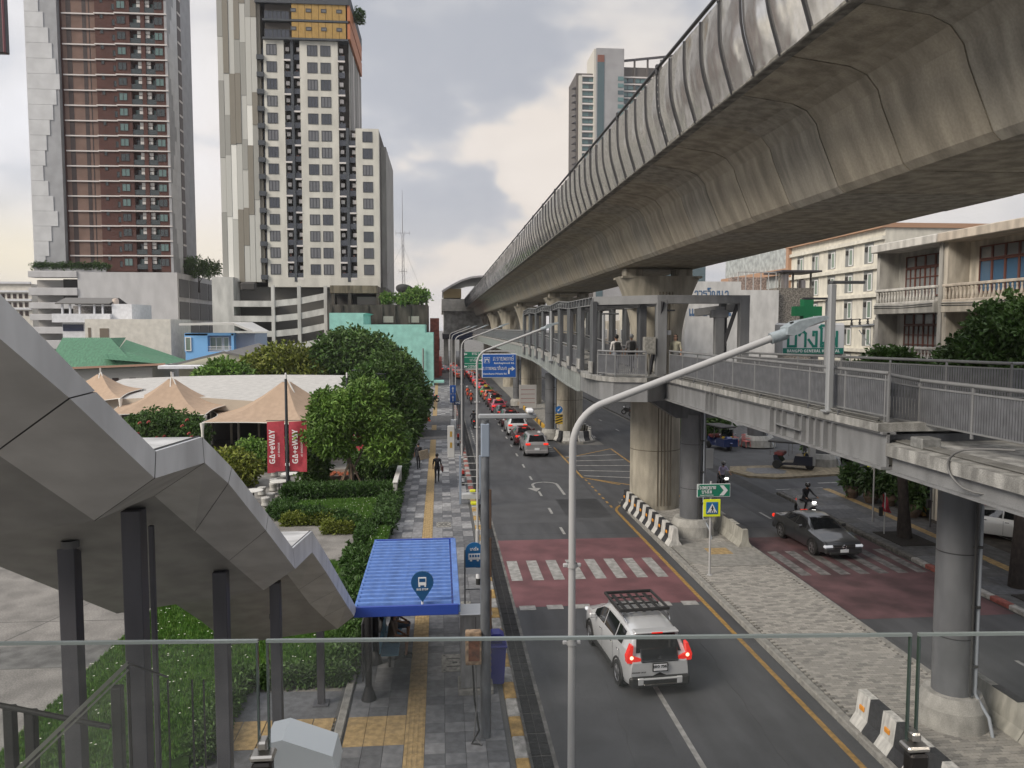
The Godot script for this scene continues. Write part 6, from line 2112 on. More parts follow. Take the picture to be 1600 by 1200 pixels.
func make_station() -> void:
	var s := thing("railway_station", "far elevated station with a curved grey roof at the end of the viaduct", "station")
	var z := -204.0
	var con := mat("station cream", L(0.52, 0.49, 0.43), 0.8, 0, {"blotch": 0.2, "blotch_scale": 0.1})
	var b := mb()
	var a := on_z(690, 467, z)
	var e := on_z(748, 467, z)
	b.span(V(a.x, on_z(700, 486, z).y, z - 60), V(e.x + 14, a.y, z))
	part(s, "platform_wall", b, con)
	p1(s, "concourse", mat("concourse", L(0.40, 0.385, 0.35), 0.8, 0, {"blotch": 0.4, "blotch_scale": 0.1}), "span", [V(a.x + 0.6, on_z(700, 523, z).y, z - 60), V(e.x + 14, on_z(700, 486, z).y - 0.05, z - 1.5)])
	p1(s, "underside_band", mat("dark steelwork", L(0.05)), "span", [V(a.x + 0.2, on_z(700, 530, z).y, z - 60), V(e.x + 14, on_z(700, 522, z).y, z - 0.5)])
	b = mb()
	var rows := []
	for i in 9:
		var f := i / 8.0
		var row := []
		for k in 3:
			row.append(V(lerpf(on_z(691, 462, z).x, 20.0, f), 16.9 + 5.4 * sin(PI * (0.10 + 0.8 * f)), z - 24.0 * k + 3.0 * sin(PI * f)))
		rows.append(row)
	b.sheet(rows)
	part(s, "curved_roof", b, mat("station roof", L(0.22, 0.235, 0.25), 0.5, 0.3))
	b = mb()
	for i in 8:
		b.bar(rows[i][0], rows[i + 1][0], 0.5, 0.45)
	part(s, "roof_edge", b, mat("white ledge", L(0.6)))
	p1(s, "waiting_room", mat("yellowish wall", L(0.36, 0.27, 0.13), 0.8), "span", [V(a.x + 0.5, a.y + 0.3, z - 10), V(a.x + 5, a.y + 2.6, z - 1.0)])
	for px in [697, 708, 722]:
		p1(s, "column", con, "cbox", [V(on_z(px, 530, z).x, 5, z - 4), V(1.2, 10, 1.2), 0.05])
	p1(s, "banner", mat("navy banner", L(0.03, 0.04, 0.09), 0.6), "cbox", [on_z(722, 525, z + 1), V(5.5, 1.8, 0.3), 0.05])
# ---------- street furniture ----------
func lamp_post(at: Vector3, label: String) -> Node3D:
	var o := thing("street_lamp", label, "street lamp", at, 0, "curved galvanised street lamps")
	var g := mat("galvanised tube", L(0.36, 0.37, 0.38), 0.34, 0.75, {"blotch": 0.3, "blotch_scale": 1.2, "streak": 0.4})
	var b := mb()
	var pts := [V(0, 0.3, 0), V(0, 7.95, 0)]
	for k in 9:
		var t := deg_to_rad(65) * (k + 1) / 9.0
		pts.append(Vector3(0.62 * (1 - cos(t)), 7.95 + 0.62 * sin(t), 0))
	pts.append(V(2.72, 9.40, 0))
	b.tube(pts, 0.048, 12)
	part(o, "pole", b, g)
	p1(o, "base", g, "lathe", [[W2(0.16, 0), W2(0.16, 0.05), W2(0.085, 0.1), W2(0.085, 1.0), W2(0.06, 1.05)], Vector3.ZERO, 14])
	for y in [5.3, 6.35]:
		b = mb()
		b.lathe([W2(0.066, y), W2(0.066, y + 0.06)], Vector3.ZERO, 12)
		b.cbox(V(0.09, y + 0.03, 0), V(0.06, 0.05, 0.05), 0.01)
		b.cbox(V(-0.09, y + 0.03, 0), V(0.06, 0.05, 0.05), 0.01)
		part(o, "clamp", b, g)
	var hm := mat("lamp head grey", L(0.30, 0.345, 0.37), 0.5, 0.1, {"blotch": 0.15, "blotch_scale": 2.0})
	var bs := Basis(V(0, 0, 1), 0.30)
	b = mb()
	b.xf = Transform3D(bs, V(2.70, 9.39, 0))
	b.tube([V(-0.05, 0, 0), V(0.17, 0, 0)], 0.078, 12)
	b.prism([W2(0.13, 0.0), W2(0.17, 0.09), W2(0.33, 0.125), W2(0.70, 0.085), W2(0.74, 0.05), W2(0.70, 0.03), W2(0.45, 0.02), W2(0.32, -0.035), W2(0.2, -0.04)], -0.13, 0.13)
	part(o, "lamp_head", b, hm)
	b = mb()
	b.xf = Transform3D(bs, V(2.70, 9.39, 0))
	b.cbox(V(0.55, 0.015, 0), V(0.26, 0.02, 0.2), 0.006)
	part(o, "lens", b, mat("lamp lens", L(0.45), 0.2))
	b = mb()
	b.xf = Transform3D(bs, V(2.70, 9.39, 0))
	b.cbox(V(0.27, 0.125, 0.03), V(0.05, 0.02, 0.04), 0.006)
	part(o, "sensor", b, mat("rubber black", L(0.015), 0.7))
	return o

func sign_plate(p: Node, called: String, c: Vector3, w: float, h: float, m: Material, r := 0.0, d := 0.03) -> void:
	var b := mb()
	b.cbox(c, V(w, h, d), r if r > 0 else 0.008)
	part(p, called, b, m)

func arrow_shape(dir := 1.0) -> Array:
	return [W2(-0.5, -0.07) * W2(dir, 1), W2(0.1, -0.07) * W2(dir, 1), W2(0.1, -0.2) * W2(dir, 1), W2(0.5, 0) * W2(dir, 1), W2(0.1, 0.2) * W2(dir, 1), W2(0.1, 0.07) * W2(dir, 1), W2(-0.5, 0.07) * W2(dir, 1)]

func make_street() -> void:
	var white := mat("sign white", L(0.62))
	var steel := mat("grey pole paint", L(0.15, 0.16, 0.175), 0.5, 0.2, {"blotch": 0.35, "blotch_scale": 0.8, "streak": 0.3})
	var gal := mat("galvanised tube", L(0.36))
	var black := mat("rubber black", L(0.015), 0.7)
	var blue := mat("road sign blue", L(0.008, 0.085, 0.36), 0.45)
	var green := mat("road sign green", L(0.005, 0.16, 0.095), 0.45)
	var lamp := lamp_post(V(1.72, -0.02, -10.3), "large street lamp closest to the glass, its bent arm crossing the scene")
	var ln := ["second street lamp, its arm in front of the blue road sign", "third street lamp, beyond the road signs", "fourth street lamp along the kerb", "fifth street lamp along the kerb", "sixth and farthest street lamp along the kerb"]
	for i in 5:
		copy(lamp, ln[i], V(1.5, 0.15 - (0.1 if i == 0 else 0.0), -33.0 - 24.0 * i))
	# dark camera mast in front
	var g := thing("camera_mast", "dark grey mast with a short horizontal arm, cable box and camera housing", "mast", V(0.98, 0.15, -17.7))
	var b := mb()
	b.tube([V(0, 0, 0), V(0, 3.4, 0), V(0, 7.3, 0)], [0.125, 0.12, 0.085], 14)
	part(g, "pole", b, steel)
	p1(g, "arm", mat("pale pole paint", L(0.30, 0.31, 0.32), 0.5, 0.2), "cbox", [V(0.5, 7.38, 0), V(1.3, 0.11, 0.11), 0.02])
	p1(g, "sleeve", mat("bluish grey paint", L(0.22, 0.26, 0.32), 0.5), "cbox", [V(0, 6.85, 0.0), V(0.19, 0.75, 0.19), 0.02])
	p1(g, "camera", white, "cbox", [V(1.0, 7.5, 0.0), V(0.16, 0.1, 0.34), 0.03])
	b = mb()
	for y in [3.0, 4.2, 5.3]:
		b.cbox(V(0.11, y, 0.06), V(0.05, 0.9, 0.04), 0.01)
	part(g, "brown_strip", b, mat("brown strip", L(0.075, 0.045, 0.03), 0.7))
	var rb := thing("rusty_box", "small rusty cream meter box strapped to the dark camera mast", "meter box", V(0.70, 2.3, -17.62))
	p1(rb, "casing", mat("rusted enamel", L(0.36, 0.25, 0.16), 0.8, 0, {"blotch": 0.6, "blotch_scale": 0.9, "freq": 0.01}), "cbox", [V(0, 0, 0), V(0.36, 0.76, 0.22), 0.02])
	p1(rb, "rusted_door", mat("rust", L(0.17, 0.06, 0.028), 0.9, 0, {"blotch": 0.6, "blotch_scale": 1.0}), "cbox", [V(0.01, -0.03, 0.112), V(0.25, 0.5, 0.012), 0.005])
	p1(rb, "cable", black, "tube", [[V(-0.02, -0.38, 0.02), V(0.02, -1.2, 0.1), V(0.12, -1.9, 0.1), V(-0.05, -2.12, 0.25), V(0.18, -2.13, 0.3)], 0.025, 6])
	p1(rb, "cable", mat("cable grey", L(0.14)), "tube", [[V(0.05, -0.38, 0.02), V(0.07, -1.3, 0.12), V(0.0, -2.0, 0.12), V(0.16, -2.1, 0.36)], 0.018, 6])
	# utility cabinet
	var cab := thing("utility_cabinet", "tall silver-grey utility cabinet on the pavement behind the camera mast", "cabinet", V(0.85, 0.15, -20.2))
	p1(cab, "casing", mat("cabinet steel", L(0.36, 0.36, 0.36), 0.4, 0.5, {"blotch": 0.25, "blotch_scale": 0.8, "streak": 0.3}), "cbox", [V(0, 1.12, 0), V(0.76, 1.9, 0.7), 0.012])
	p1(cab, "roof", mat("cabinet top", L(0.44, 0.45, 0.46), 0.4, 0.4), "cbox", [V(0, 2.09, 0), V(0.84, 0.05, 0.78), 0.015])
	p1(cab, "plinth", MATS["kerb concrete"], "cbox", [V(0, 0.08, 0), V(0.9, 0.16, 0.86), 0.02])
	b = mb()
	b.box(V(0, 1.12, 0.354), V(0.012, 1.8, 0.01))
	b.cbox(V(0.05, 1.2, 0.36), V(0.03, 0.16, 0.03), 0.008)
	part(cab, "door_seam", b, black)
	b = mb()
	for k in 4:
		b.box(V(0.387, 0.6 + 0.16 * k, 0.24), V(0.01, 0.08, 0.14), Basis(Vector3.RIGHT, 0.6))
	part(cab, "hazard_stripe", b, mat("hazard yellow", L(0.55, 0.36, 0.02), 0.6)).set_meta("kind", "stuff")
	# blue bin
	var bin := thing("litter_bin", "blue plastic litter bin with a swing lid beside the painted kerb", "bin", V(1.42, 0.15, -20.6))
	var bp := mat("bin blue", L(0.022, 0.028, 0.23), 0.45)
	p1(bin, "body", bp, "prism", [[W2(-0.19, 0), W2(0.19, 0), W2(0.25, 0.98), W2(-0.25, 0.98)], -0.22, 0.22])
	p1(bin, "rim", bp, "cbox", [V(0, 1.0, 0), V(0.56, 0.07, 0.54), 0.02])
	p1(bin, "lid", bp, "prism", [[W2(-0.25, 1.03), W2(0.25, 1.03), W2(0.2, 1.26), W2(0.1, 1.34), W2(-0.1, 1.34), W2(-0.2, 1.26)], -0.2, 0.2])
	p1(bin, "flap", mat("bin dark blue", L(0.012, 0.014, 0.12), 0.5), "cbox", [V(0, 1.16, 0.2), V(0.3, 0.14, 0.02), 0.006])
	# bus shelter
	var sh := thing("bus_shelter", "bus shelter with a bright blue ribbed metal roof on black posts", "bus shelter", Vector3.ZERO)
	var rbm := mat("shelter blue", L(0.10, 0.20, 0.50), 0.5, 0.0, {"blotch": 0.24, "blotch_scale": 0.6, "streak": 0.5})
	var rbd := mat("shelter deep blue", L(0.02, 0.055, 0.30), 0.4)
	var y := 2.75
	for k in 19:
		b = mb()
		var z := -24.75 + 0.31 * k
		b.prism([W2(0.145, y), W2(0.09, y + 0.012), W2(0.06, y + 0.115), W2(-0.06, y + 0.115), W2(-0.09, y + 0.012), W2(-0.145, y)], -0.13, 2.18)
		b.xf = Transform3D.IDENTITY
		var o: MeshInstance3D = part(sh, "roof_rib", b, rbm)
		o.transform = Transform3D(Basis(Vector3.UP, PI / 2), V(-1.95, 0, z))
	p1(sh, "roof_deck", rbd, "cbox", [V(-0.85, y - 0.05, -21.95), V(2.3, 0.06, 6.0), 0.01])
	for e in [[V(-0.85, y - 0.02, -18.92), V(2.5, 0.26, 0.07)], [V(-0.85, y - 0.02, -25.0), V(2.5, 0.26, 0.07)], [V(0.36, y + 0.0, -21.95), V(0.16, 0.2, 6.1)], [V(-2.06, y - 0.02, -21.95), V(0.07, 0.24, 6.1)]]:
		p1(sh, "roof_edge", rbd if e[1].x > 0.3 else rbm, "cbox", [e[0], e[1], 0.012])
	for z in [-19.8, -22.0, -24.4]:
		b = mb()
		b.tube([V(-1.85, 0.45, z), V(-1.85, 2.6, z)], 0.085, 12)
		b.bar(V(-1.85, 2.55, z), V(0.2, 2.66, z), 0.07, 0.12)
		part(sh, "post", b, mat("shelter black", L(0.022, 0.022, 0.024), 0.5, 0.2))
		p1(sh, "post_foot", mat("shelter black", L(0.022)), "lathe", [[W2(0.2, 0.15), W2(0.18, 0.22), W2(0.09, 0.5)], V(-1.85, 0, z), 12])
	p1(sh, "back_panel", mat("shelter back", L(0.05, 0.05, 0.055), 0.3), "cbox", [V(-2.0, 1.35, -22.1), V(0.04, 1.5, 4.6), 0.01])
	# seats of the shelter
	var seats := thing("bus_bench", "row of light blue seats under the blue bus shelter", "bench", V(-1.45, 0.15, -22.6))
	var sb := mat("seat blue", L(0.13, 0.27, 0.36), 0.5)
	for k in 4:
		p1(seats, "seat", sb, "cbox", [V(0.02, 0.45, 0.95 - 0.56 * k), V(0.48, 0.05, 0.5), 0.02])
		p1(seats, "seat_back", sb, "cbox", [V(-0.24, 0.68, 0.95 - 0.56 * k), V(0.05, 0.4, 0.48), 0.02])
	p1(seats, "beam", black, "bar", [V(0, 0.38, 1.2), V(0, 0.38, -0.95), 0.06, 0.06])
	for z in [0.9, -0.6]:
		p1(seats, "leg", black, "bar", [V(0, 0, z), V(0, 0.38, z), 0.06, 0.06])
	# pin-shaped stop sign on the roof edge
	var ps := thing("bus_stop_sign", "blue drop-shaped bus stop sign with a white bus, on the shelter roof edge", "bus stop sign", V(-0.47, 2.86, -19.0))
	b = mb()
	var drop := []
	for k in 17:
		var a := deg_to_rad(-32) + deg_to_rad(244) * k / 16.0
		drop.append(Vector2(0.27 * cos(a), 0.53 + 0.27 * sin(a)))
	drop.append(W2(0, 0.04))
	b.prism(drop, -0.03, 0.03)
	var pb := mat("stop sign blue", L(0.008, 0.065, 0.17), 0.4)
	part(ps, "plate", b, pb)
	b = mb()
	b.tube([V(0, -0.2, 0), V(0, 0.1, 0)], 0.03, 8)
	b.cbox(V(-0.2, -0.1, 0.06), V(0.18, 0.07, 0.05), 0.01)
	part(ps, "bracket", b, white)
	b = mb()
	b.cbox(V(0, 0.56, 0.033), V(0.19, 0.2, 0.008), 0.003)
	b.cbox(V(-0.07, 0.445, 0.033), V(0.04, 0.05, 0.008), 0.003)
	b.cbox(V(0.07, 0.445, 0.033), V(0.04, 0.05, 0.008), 0.003)
	part(ps, "bus_emblem", b, white)
	p1(ps, "emblem_windscreen", pb, "cbox", [V(0, 0.585, 0.038), V(0.15, 0.09, 0.006), 0.002])
	word(ps, "BUS STOP", 0.045, V(0, 0.36, 0.034), white)
	# round-topped sign on two posts
	var rs := thing("bus_stop_sign", "round-topped blue bus stop board on two thin posts beyond the grey cabinet", "bus stop sign", V(1.05, 0.15, -25.4))
	b = mb()
	var top := [W2(0.29, 1.62), W2(0.29, 2.15)]
	for k in 13:
		var a := PI * k / 12.0
		top.append(Vector2(0.29 * cos(a), 2.15 + 0.29 * sin(a)))
	top.append(W2(-0.29, 1.62))
	b.prism(top, -0.02, 0.02)
	part(rs, "board", b, mat("stop board blue", L(0.01, 0.10, 0.26), 0.4))
	sign_plate(rs, "white_panel", V(0, 1.5, 0), 0.56, 0.2, white)
	b = mb()
	b.cbox(V(0, 1.98, 0.024), V(0.38, 0.2, 0.008), 0.003)
	for s in [-0.11, 0.11]:
		b.cbox(V(s, 1.86, 0.024), V(0.07, 0.07, 0.008), 0.003)
	part(rs, "bus_emblem", b, white)
	b = mb()
	for k in 4:
		b.cbox(V(-0.13 + 0.087 * k, 2.0, 0.029), V(0.06, 0.08, 0.006), 0.002)
	part(rs, "emblem_window", b, mat("stop board blue", L(0.01))).set_meta("kind", "stuff")
	thai(rs, "บางโพ", 0.07, V(0, 2.22, 0.024), white, 0.18)
	for s in [-0.31, 0.31]:
		p1(rs, "post", steel, "tube", [[V(s, 0, 0), V(s, 2.2, 0)], 0.025, 8])
	p1(rs, "crossbar", steel, "bar", [V(-0.31, 0.9, 0), V(0.31, 0.9, 0), 0.03, 0.03])
	# bollards
	var bl := ["black and red bollard behind the round-topped bus stop board", "small black and red bollard by the far information totem", "black and red bollard just beyond the steel ladder frame"]
	for i in 3:
		var bo := thing("bollard", bl[i], "bollard", [V(1.32, 0.15, -28.6), V(1.35, 0.15, -63.0), V(1.3, 0.15, -47.0)][i], 0, "black bollards with red tops")
		for k in 4:
			p1(bo, "band", [black, white, black, mat("bollard red", L(0.45, 0.04, 0.03), 0.5)][k], "lathe", [[W2(0.085, 0.24 * k), W2(0.085, 0.24 * (k + 1))] + ([W2(0, 1.0)] if k == 3 else []), Vector3.ZERO, 12])
	# ladder-like steel frame
	var fr := thing("steel_frame", "open galvanised ladder frame with yellow blocks at its foot, beyond the bus stop", "steel frame", V(1.0, 0.15, -42.0))
	for x in [0.0, 1.05]:
		p1(fr, "post", mat("bluish grey paint", L(0.22)), "cbox", [V(x, 1.3, 0), V(0.11, 2.6, 0.09), 0.01])
	for k in 6:
		p1(fr, "rung", gal, "bar", [V(0, 0.75 + 0.36 * k, 0), Vector3(1.05 + (0.35 if k > 3 else 0.0), 0.75 + 0.36 * k, 0), 0.03, 0.03])
	p1(fr, "white_tray", mat("tray white", L(0.4, 0.41, 0.42), 0.6), "cbox", [V(0.55, 0.45, 0), V(0.95, 0.3, 0.5), 0.03])
	p1(fr, "yellow_block", mat("lime yellow", L(0.62, 0.62, 0.03), 0.5), "cbox", [V(0.65, 0.75, 0.2), V(0.3, 0.12, 0.25), 0.02])
	p1(fr, "yellow_block", mat("lime yellow", L(0.62)), "cbox", [V(0.7, 0.12, 0.3), V(0.32, 0.14, 0.3), 0.02])
	# totem and meter boxes
	var to := thing("information_totem", "slim white totem with two yellow emblems on the far pavement", "totem", V(0.72, 0.15, -57.5))
	p1(to, "body", mat("totem white", L(0.46, 0.46, 0.45), 0.6), "cbox", [V(0, 1.15, 0), V(0.5, 2.3, 0.22), 0.03])
	for yy in [0.9, 1.7]:
		p1(to, "emblem", mat("emblem ochre", L(0.35, 0.22, 0.03), 0.6), "cbox", [V(0, yy, 0.115), V(0.16, 0.4, 0.01), 0.003])
	var mbx := thing("meter_post", "white meter box on a post just beyond the information totem", "meter box", V(0.98, 0.15, -63.5))
	p1(mbx, "box", white, "cbox", [V(0, 1.7, 0), V(0.42, 0.7, 0.3), 0.03])
	p1(mbx, "post", mat("totem white", L(0.46)), "cbox", [V(0, 0.7, 0), V(0.3, 1.4, 0.2), 0.02])
	# cone
	var co := thing("traffic_cone", "orange traffic cone standing in the farther driveway", "traffic cone", V(-1.2, 0.15, -80.2))
	p1(co, "body", mat("cone orange", L(0.55, 0.08, 0.04), 0.6), "lathe", [[W2(0.2, 0.0), W2(0.2, 0.05), W2(0.14, 0.06), W2(0.03, 0.72), W2(0, 0.73)], Vector3.ZERO, 14])
	# sign gantry over the road
	var gt := thing("sign_gantry", "slender grey sign gantry reaching over the queue of cars", "gantry", Vector3.ZERO)
	p1(gt, "post", steel, "tube", [[V(1.62, 0.1, -60), V(1.62, 7.9, -60)], 0.15, 12])
	b = mb()
	b.bar(V(1.6, 7.75, -60), V(5.6, 7.75, -60), 0.12, 0.12)
	b.bar(V(1.6, 6.4, -60.08), V(5.5, 6.4, -60.08), 0.1, 0.1)
	part(gt, "arm", b, gal)
	var bs := thing("road_sign", "large blue road sign with white Thai and English road names and right arrow", "road sign", on_z(780, 571.5, -59.7))
	sign_plate(bs, "plate", Vector3.ZERO, 2.6, 1.8, white, 0.03, 0.05)
	sign_plate(bs, "blue_face", V(0, 0, 0.02), 2.5, 1.7, blue, 0.02, 0.05)
	thai(bs, "ถ.ราชพฤกษ์", 0.23, V(0.34, 0.52, 0.05), white, 0.11)
	word(bs, "Ratchaphruek Rd.", 0.13, V(0.38, 0.20, 0.05), white)
	thai(bs, "ถ.กาญจนาภิเษก", 0.20, V(-0.33, -0.20, 0.05), white, 0.12)
	word(bs, "Kanchana Phisek Rd.", 0.13, V(-0.3, -0.6, 0.05), white)
	b = mb()
	for e in [[0.72, -0.62, 0.72, -0.18], [0.68, -0.22, 0.98, -0.22]]:
		b.bar(V(e[0], e[1], 0.05), V(e[2], e[3], 0.05), 0.11, 0.02, V(0, 0, 1))
	b.prism([W2(0.94, -0.04), W2(0.94, -0.40), W2(1.18, -0.22)], 0.04, 0.06)
	part(bs, "arrow", b, white)
	p1(bs, "motorway_emblem", white, "cbox", [V(-0.92, 0.42, 0.046), V(0.44, 0.44, 0.012), 0.02])
	p1(bs, "emblem_ground", blue, "cbox", [V(-0.92, 0.42, 0.052), V(0.39, 0.39, 0.012), 0.02])
	b = mb()
	for s in [-1, 1]:
		b.bar(V(-0.92 + s * 0.13, 0.28, 0.058), V(-0.92 + s * 0.05, 0.56, 0.058), 0.045, 0.012, V(0, 0, 1))
	b.bar(V(-1.07, 0.47, 0.059), V(-0.77, 0.47, 0.059), 0.05, 0.012, V(0, 0, 1))
	part(bs, "emblem_lines", b, white)
	var gs := thing("road_sign", "green road sign with three rows of white Thai place names behind the blue one", "road sign", on_z(739, 563, -61.5))
	sign_plate(gs, "plate", Vector3.ZERO, 1.7, 1.5, white, 0.03, 0.05)
	for k in 3:
		sign_plate(gs, "green_face", V(0, 0.48 - 0.48 * k, 0.02), 1.62, 0.45, green, 0.02, 0.05)
		thai(gs, ["ท่าน้ำ", "บางโพ", "เทอดไท"][k].replace("เทอดไท", "วงถนน"), 0.17, V(0.2 - 0.1 * k, 0.50 - 0.48 * k, 0.05), white, 0.12)
		b = mb()
		var dir := 1.0 if k == 1 else -1.0
		b.xf = Transform3D(Basis().scaled(V(0.3, 0.6, 1)), V(0.6 * dir, 0.48 - 0.48 * k, 0.045))
		b.prism(arrow_shape(dir), 0, 0.02)
		part(gs, "arrow", b, white)
	# street name plates far along
	for k in 2:
		var sp := thing("direction_sign", ["tall blue two-tier direction sign on the far pavement", "small dark blue street name board below the tall blue sign"][k], "direction sign", [V(1.15, 0.15, -76.0), V(1.65, 0.15, -74.0)][k])
		p1(sp, "post", steel, "tube", [[Vector3.ZERO, V(0, [3.9, 2.4][k], 0)], 0.05, 8])
		if k == 0:
			for j in 2:
				sign_plate(sp, "blue_plate", V(0, 3.5 - 0.85 * j, 0.05), 0.55, 0.8, blue)
				b = mb()
				b.xf = Transform3D(Basis(V(0, 0, 1), PI / 2).scaled(V(0.55, 0.55, 1)), V(0, 3.5 - 0.85 * j, 0.07))
				b.prism(arrow_shape(), 0, 0.015)
				part(sp, "arrow", b, white)
		else:
			sign_plate(sp, "name_plate", V(0, 2.4, 0.05), 0.9, 0.36, mat("navy plate", L(0.01, 0.03, 0.09), 0.5))
			thai(sp, "บางโพ", 0.14, V(0, 2.4, 0.075), white, 0.16)
	# pedestrian crossing sign and hospital arrow on one pole
	var cs := thing("crossing_sign", "fluorescent yellow-bordered pedestrian crossing sign on a thin pole on the island", "road sign", V(10.08, 0.15, -28.9))
	p1(cs, "pole", gal, "tube", [[Vector3.ZERO, V(0, 3.6, 0)], 0.04, 10])
	p1(cs, "foot", gal, "lathe", [[W2(0.14, 0), W2(0.14, 0.02), W2(0.05, 0.05)], Vector3.ZERO, 12])
	sign_plate(cs, "yellow_board", V(0.03, 2.6, 0.06), 0.66, 0.66, mat("fluorescent yellow", L(0.68, 0.75, 0.02), 0.5, 0, {}), 0.03)
	sign_plate(cs, "blue_square", V(0.03, 2.6, 0.08), 0.46, 0.46, mat("crossing blue", L(0.01, 0.12, 0.30), 0.5), 0.02)
	b = mb()
	b.prism([W2(-0.19, -0.17), W2(0.19, -0.17), W2(0.0, 0.18)], 0.095, 0.105)
	b.xf = Transform3D.IDENTITY
	var tri := part(cs, "white_triangle", b, white)
	tri.position = V(0.03, 2.6, 0)
	b = mb()
	b.ball(V(0.0, 0.075, 0.108), V(0.022, 0.022, 0.006), 8)
	for e in [[0.0, 0.05, 0.01, -0.05, 0.045], [0.01, -0.05, 0.05, -0.13, 0.025], [0.01, -0.05, -0.05, -0.13, 0.025], [0.0, 0.03, 0.055, -0.03, 0.02], [0.0, 0.03, -0.05, -0.02, 0.02]]:
		b.bar(V(e[0], e[1], 0.106), V(e[2], e[3], 0.106), e[4], 0.012, V(0, 0, 1))
	for k in 4:
		b.box(V(-0.12 + 0.08 * k, -0.15, 0.1065), V(0.03, 0.03, 0.004))
	part(cs, "walking_figure", b, black).position = V(0.03, 2.6, 0)
	var ha := thing("direction_sign", "green hospital direction board with a white chevron above the crossing sign", "direction sign", V(10.1, 3.42, -28.82))
	sign_plate(ha, "plate", V(0.06, 0, 0), 1.24, 0.46, green)
	sign_plate(ha, "border", V(0.06, 0, -0.008), 1.28, 0.5, white)
	thai(ha, "โรงพยาบาล", 0.10, V(-0.2, 0.11, 0.018), white, 0.17)
	thai(ha, "บางโพ", 0.10, V(-0.2, -0.05, 0.018), white, 0.17)
	word(ha, "Bangpo General Hosp.", 0.035, V(-0.2, -0.17, 0.018), white)
	p1(ha, "chevron", white, "prism", [[W2(0.28, 0.19), W2(0.44, 0.19), W2(0.60, 0), W2(0.44, -0.19), W2(0.28, -0.19), W2(0.44, 0)], 0.014, 0.024])
	var bk := thing("road_sign", "back of a pair of plain pale sign plates on a post behind the hospital board", "road sign", V(12.4, 0.15, -36.4))
	for x in [-0.16, 0.2]:
		sign_plate(bk, "plate", V(x, 3.2, 0), 0.2 if x < 0 else 0.38, 0.95, mat("sign back", L(0.42, 0.43, 0.43), 0.5, 0.3))
	p1(bk, "post", gal, "tube", [[Vector3.ZERO, V(0, 3.7, -0.05)], 0.05, 8])
	# keep-left disc and chevron board on the nose of the far island
	var kl := thing("keep_left_sign", "round blue keep left sign above a yellow and black striped board", "road sign", V(9.78, 0.16, -65.6))
	p1(kl, "post", gal, "tube", [[Vector3.ZERO, V(0, 3.0, 0)], 0.04, 8])
	b = mb()
	var disc := []
	for k in 20:
		disc.append(Vector2(0.3 * cos(TAU * k / 20), 2.55 + 0.3 * sin(TAU * k / 20)))
	b.prism(disc, 0.05, 0.08)
	part(kl, "disc", b, mat("keep left blue", L(0.01, 0.13, 0.40), 0.5))
	b = mb()
	b.xf = Transform3D(Basis(V(0, 0, 1), PI * 1.25).scaled(V(0.42, 0.42, 1)), V(0, 2.55, 0.083))
	b.prism(arrow_shape(), 0, 0.012)
	part(kl, "arrow", b, white)
	sign_plate(kl, "yellow_board", V(0, 1.75, 0.06), 0.62, 0.82, mat("hazard yellow", L(0.55)))
	for k in 4:
		p1(kl, "stripe", black, "bar", [V(-0.3, 1.38 + 0.22 * k, 0.08), V(0.3, 1.58 + 0.22 * k - (0.14 if k == 3 else 0.0), 0.08), 0.085, 0.008, V(0, 0, 1)])
	make_barriers()
	make_banners()
	make_bridge_fittings()
	make_right_details()

func jersey(w: float, h := 0.85) -> ArrayMesh:
	var b := mb()
	b.prism([W2(-0.30, 0), W2(0.30, 0), W2(0.30, 0.10), W2(0.16, 0.32), W2(0.10, h), W2(-0.10, h), W2(-0.16, 0.32), W2(-0.30, 0.10)], -w / 2, w / 2)
	return b.mesh()

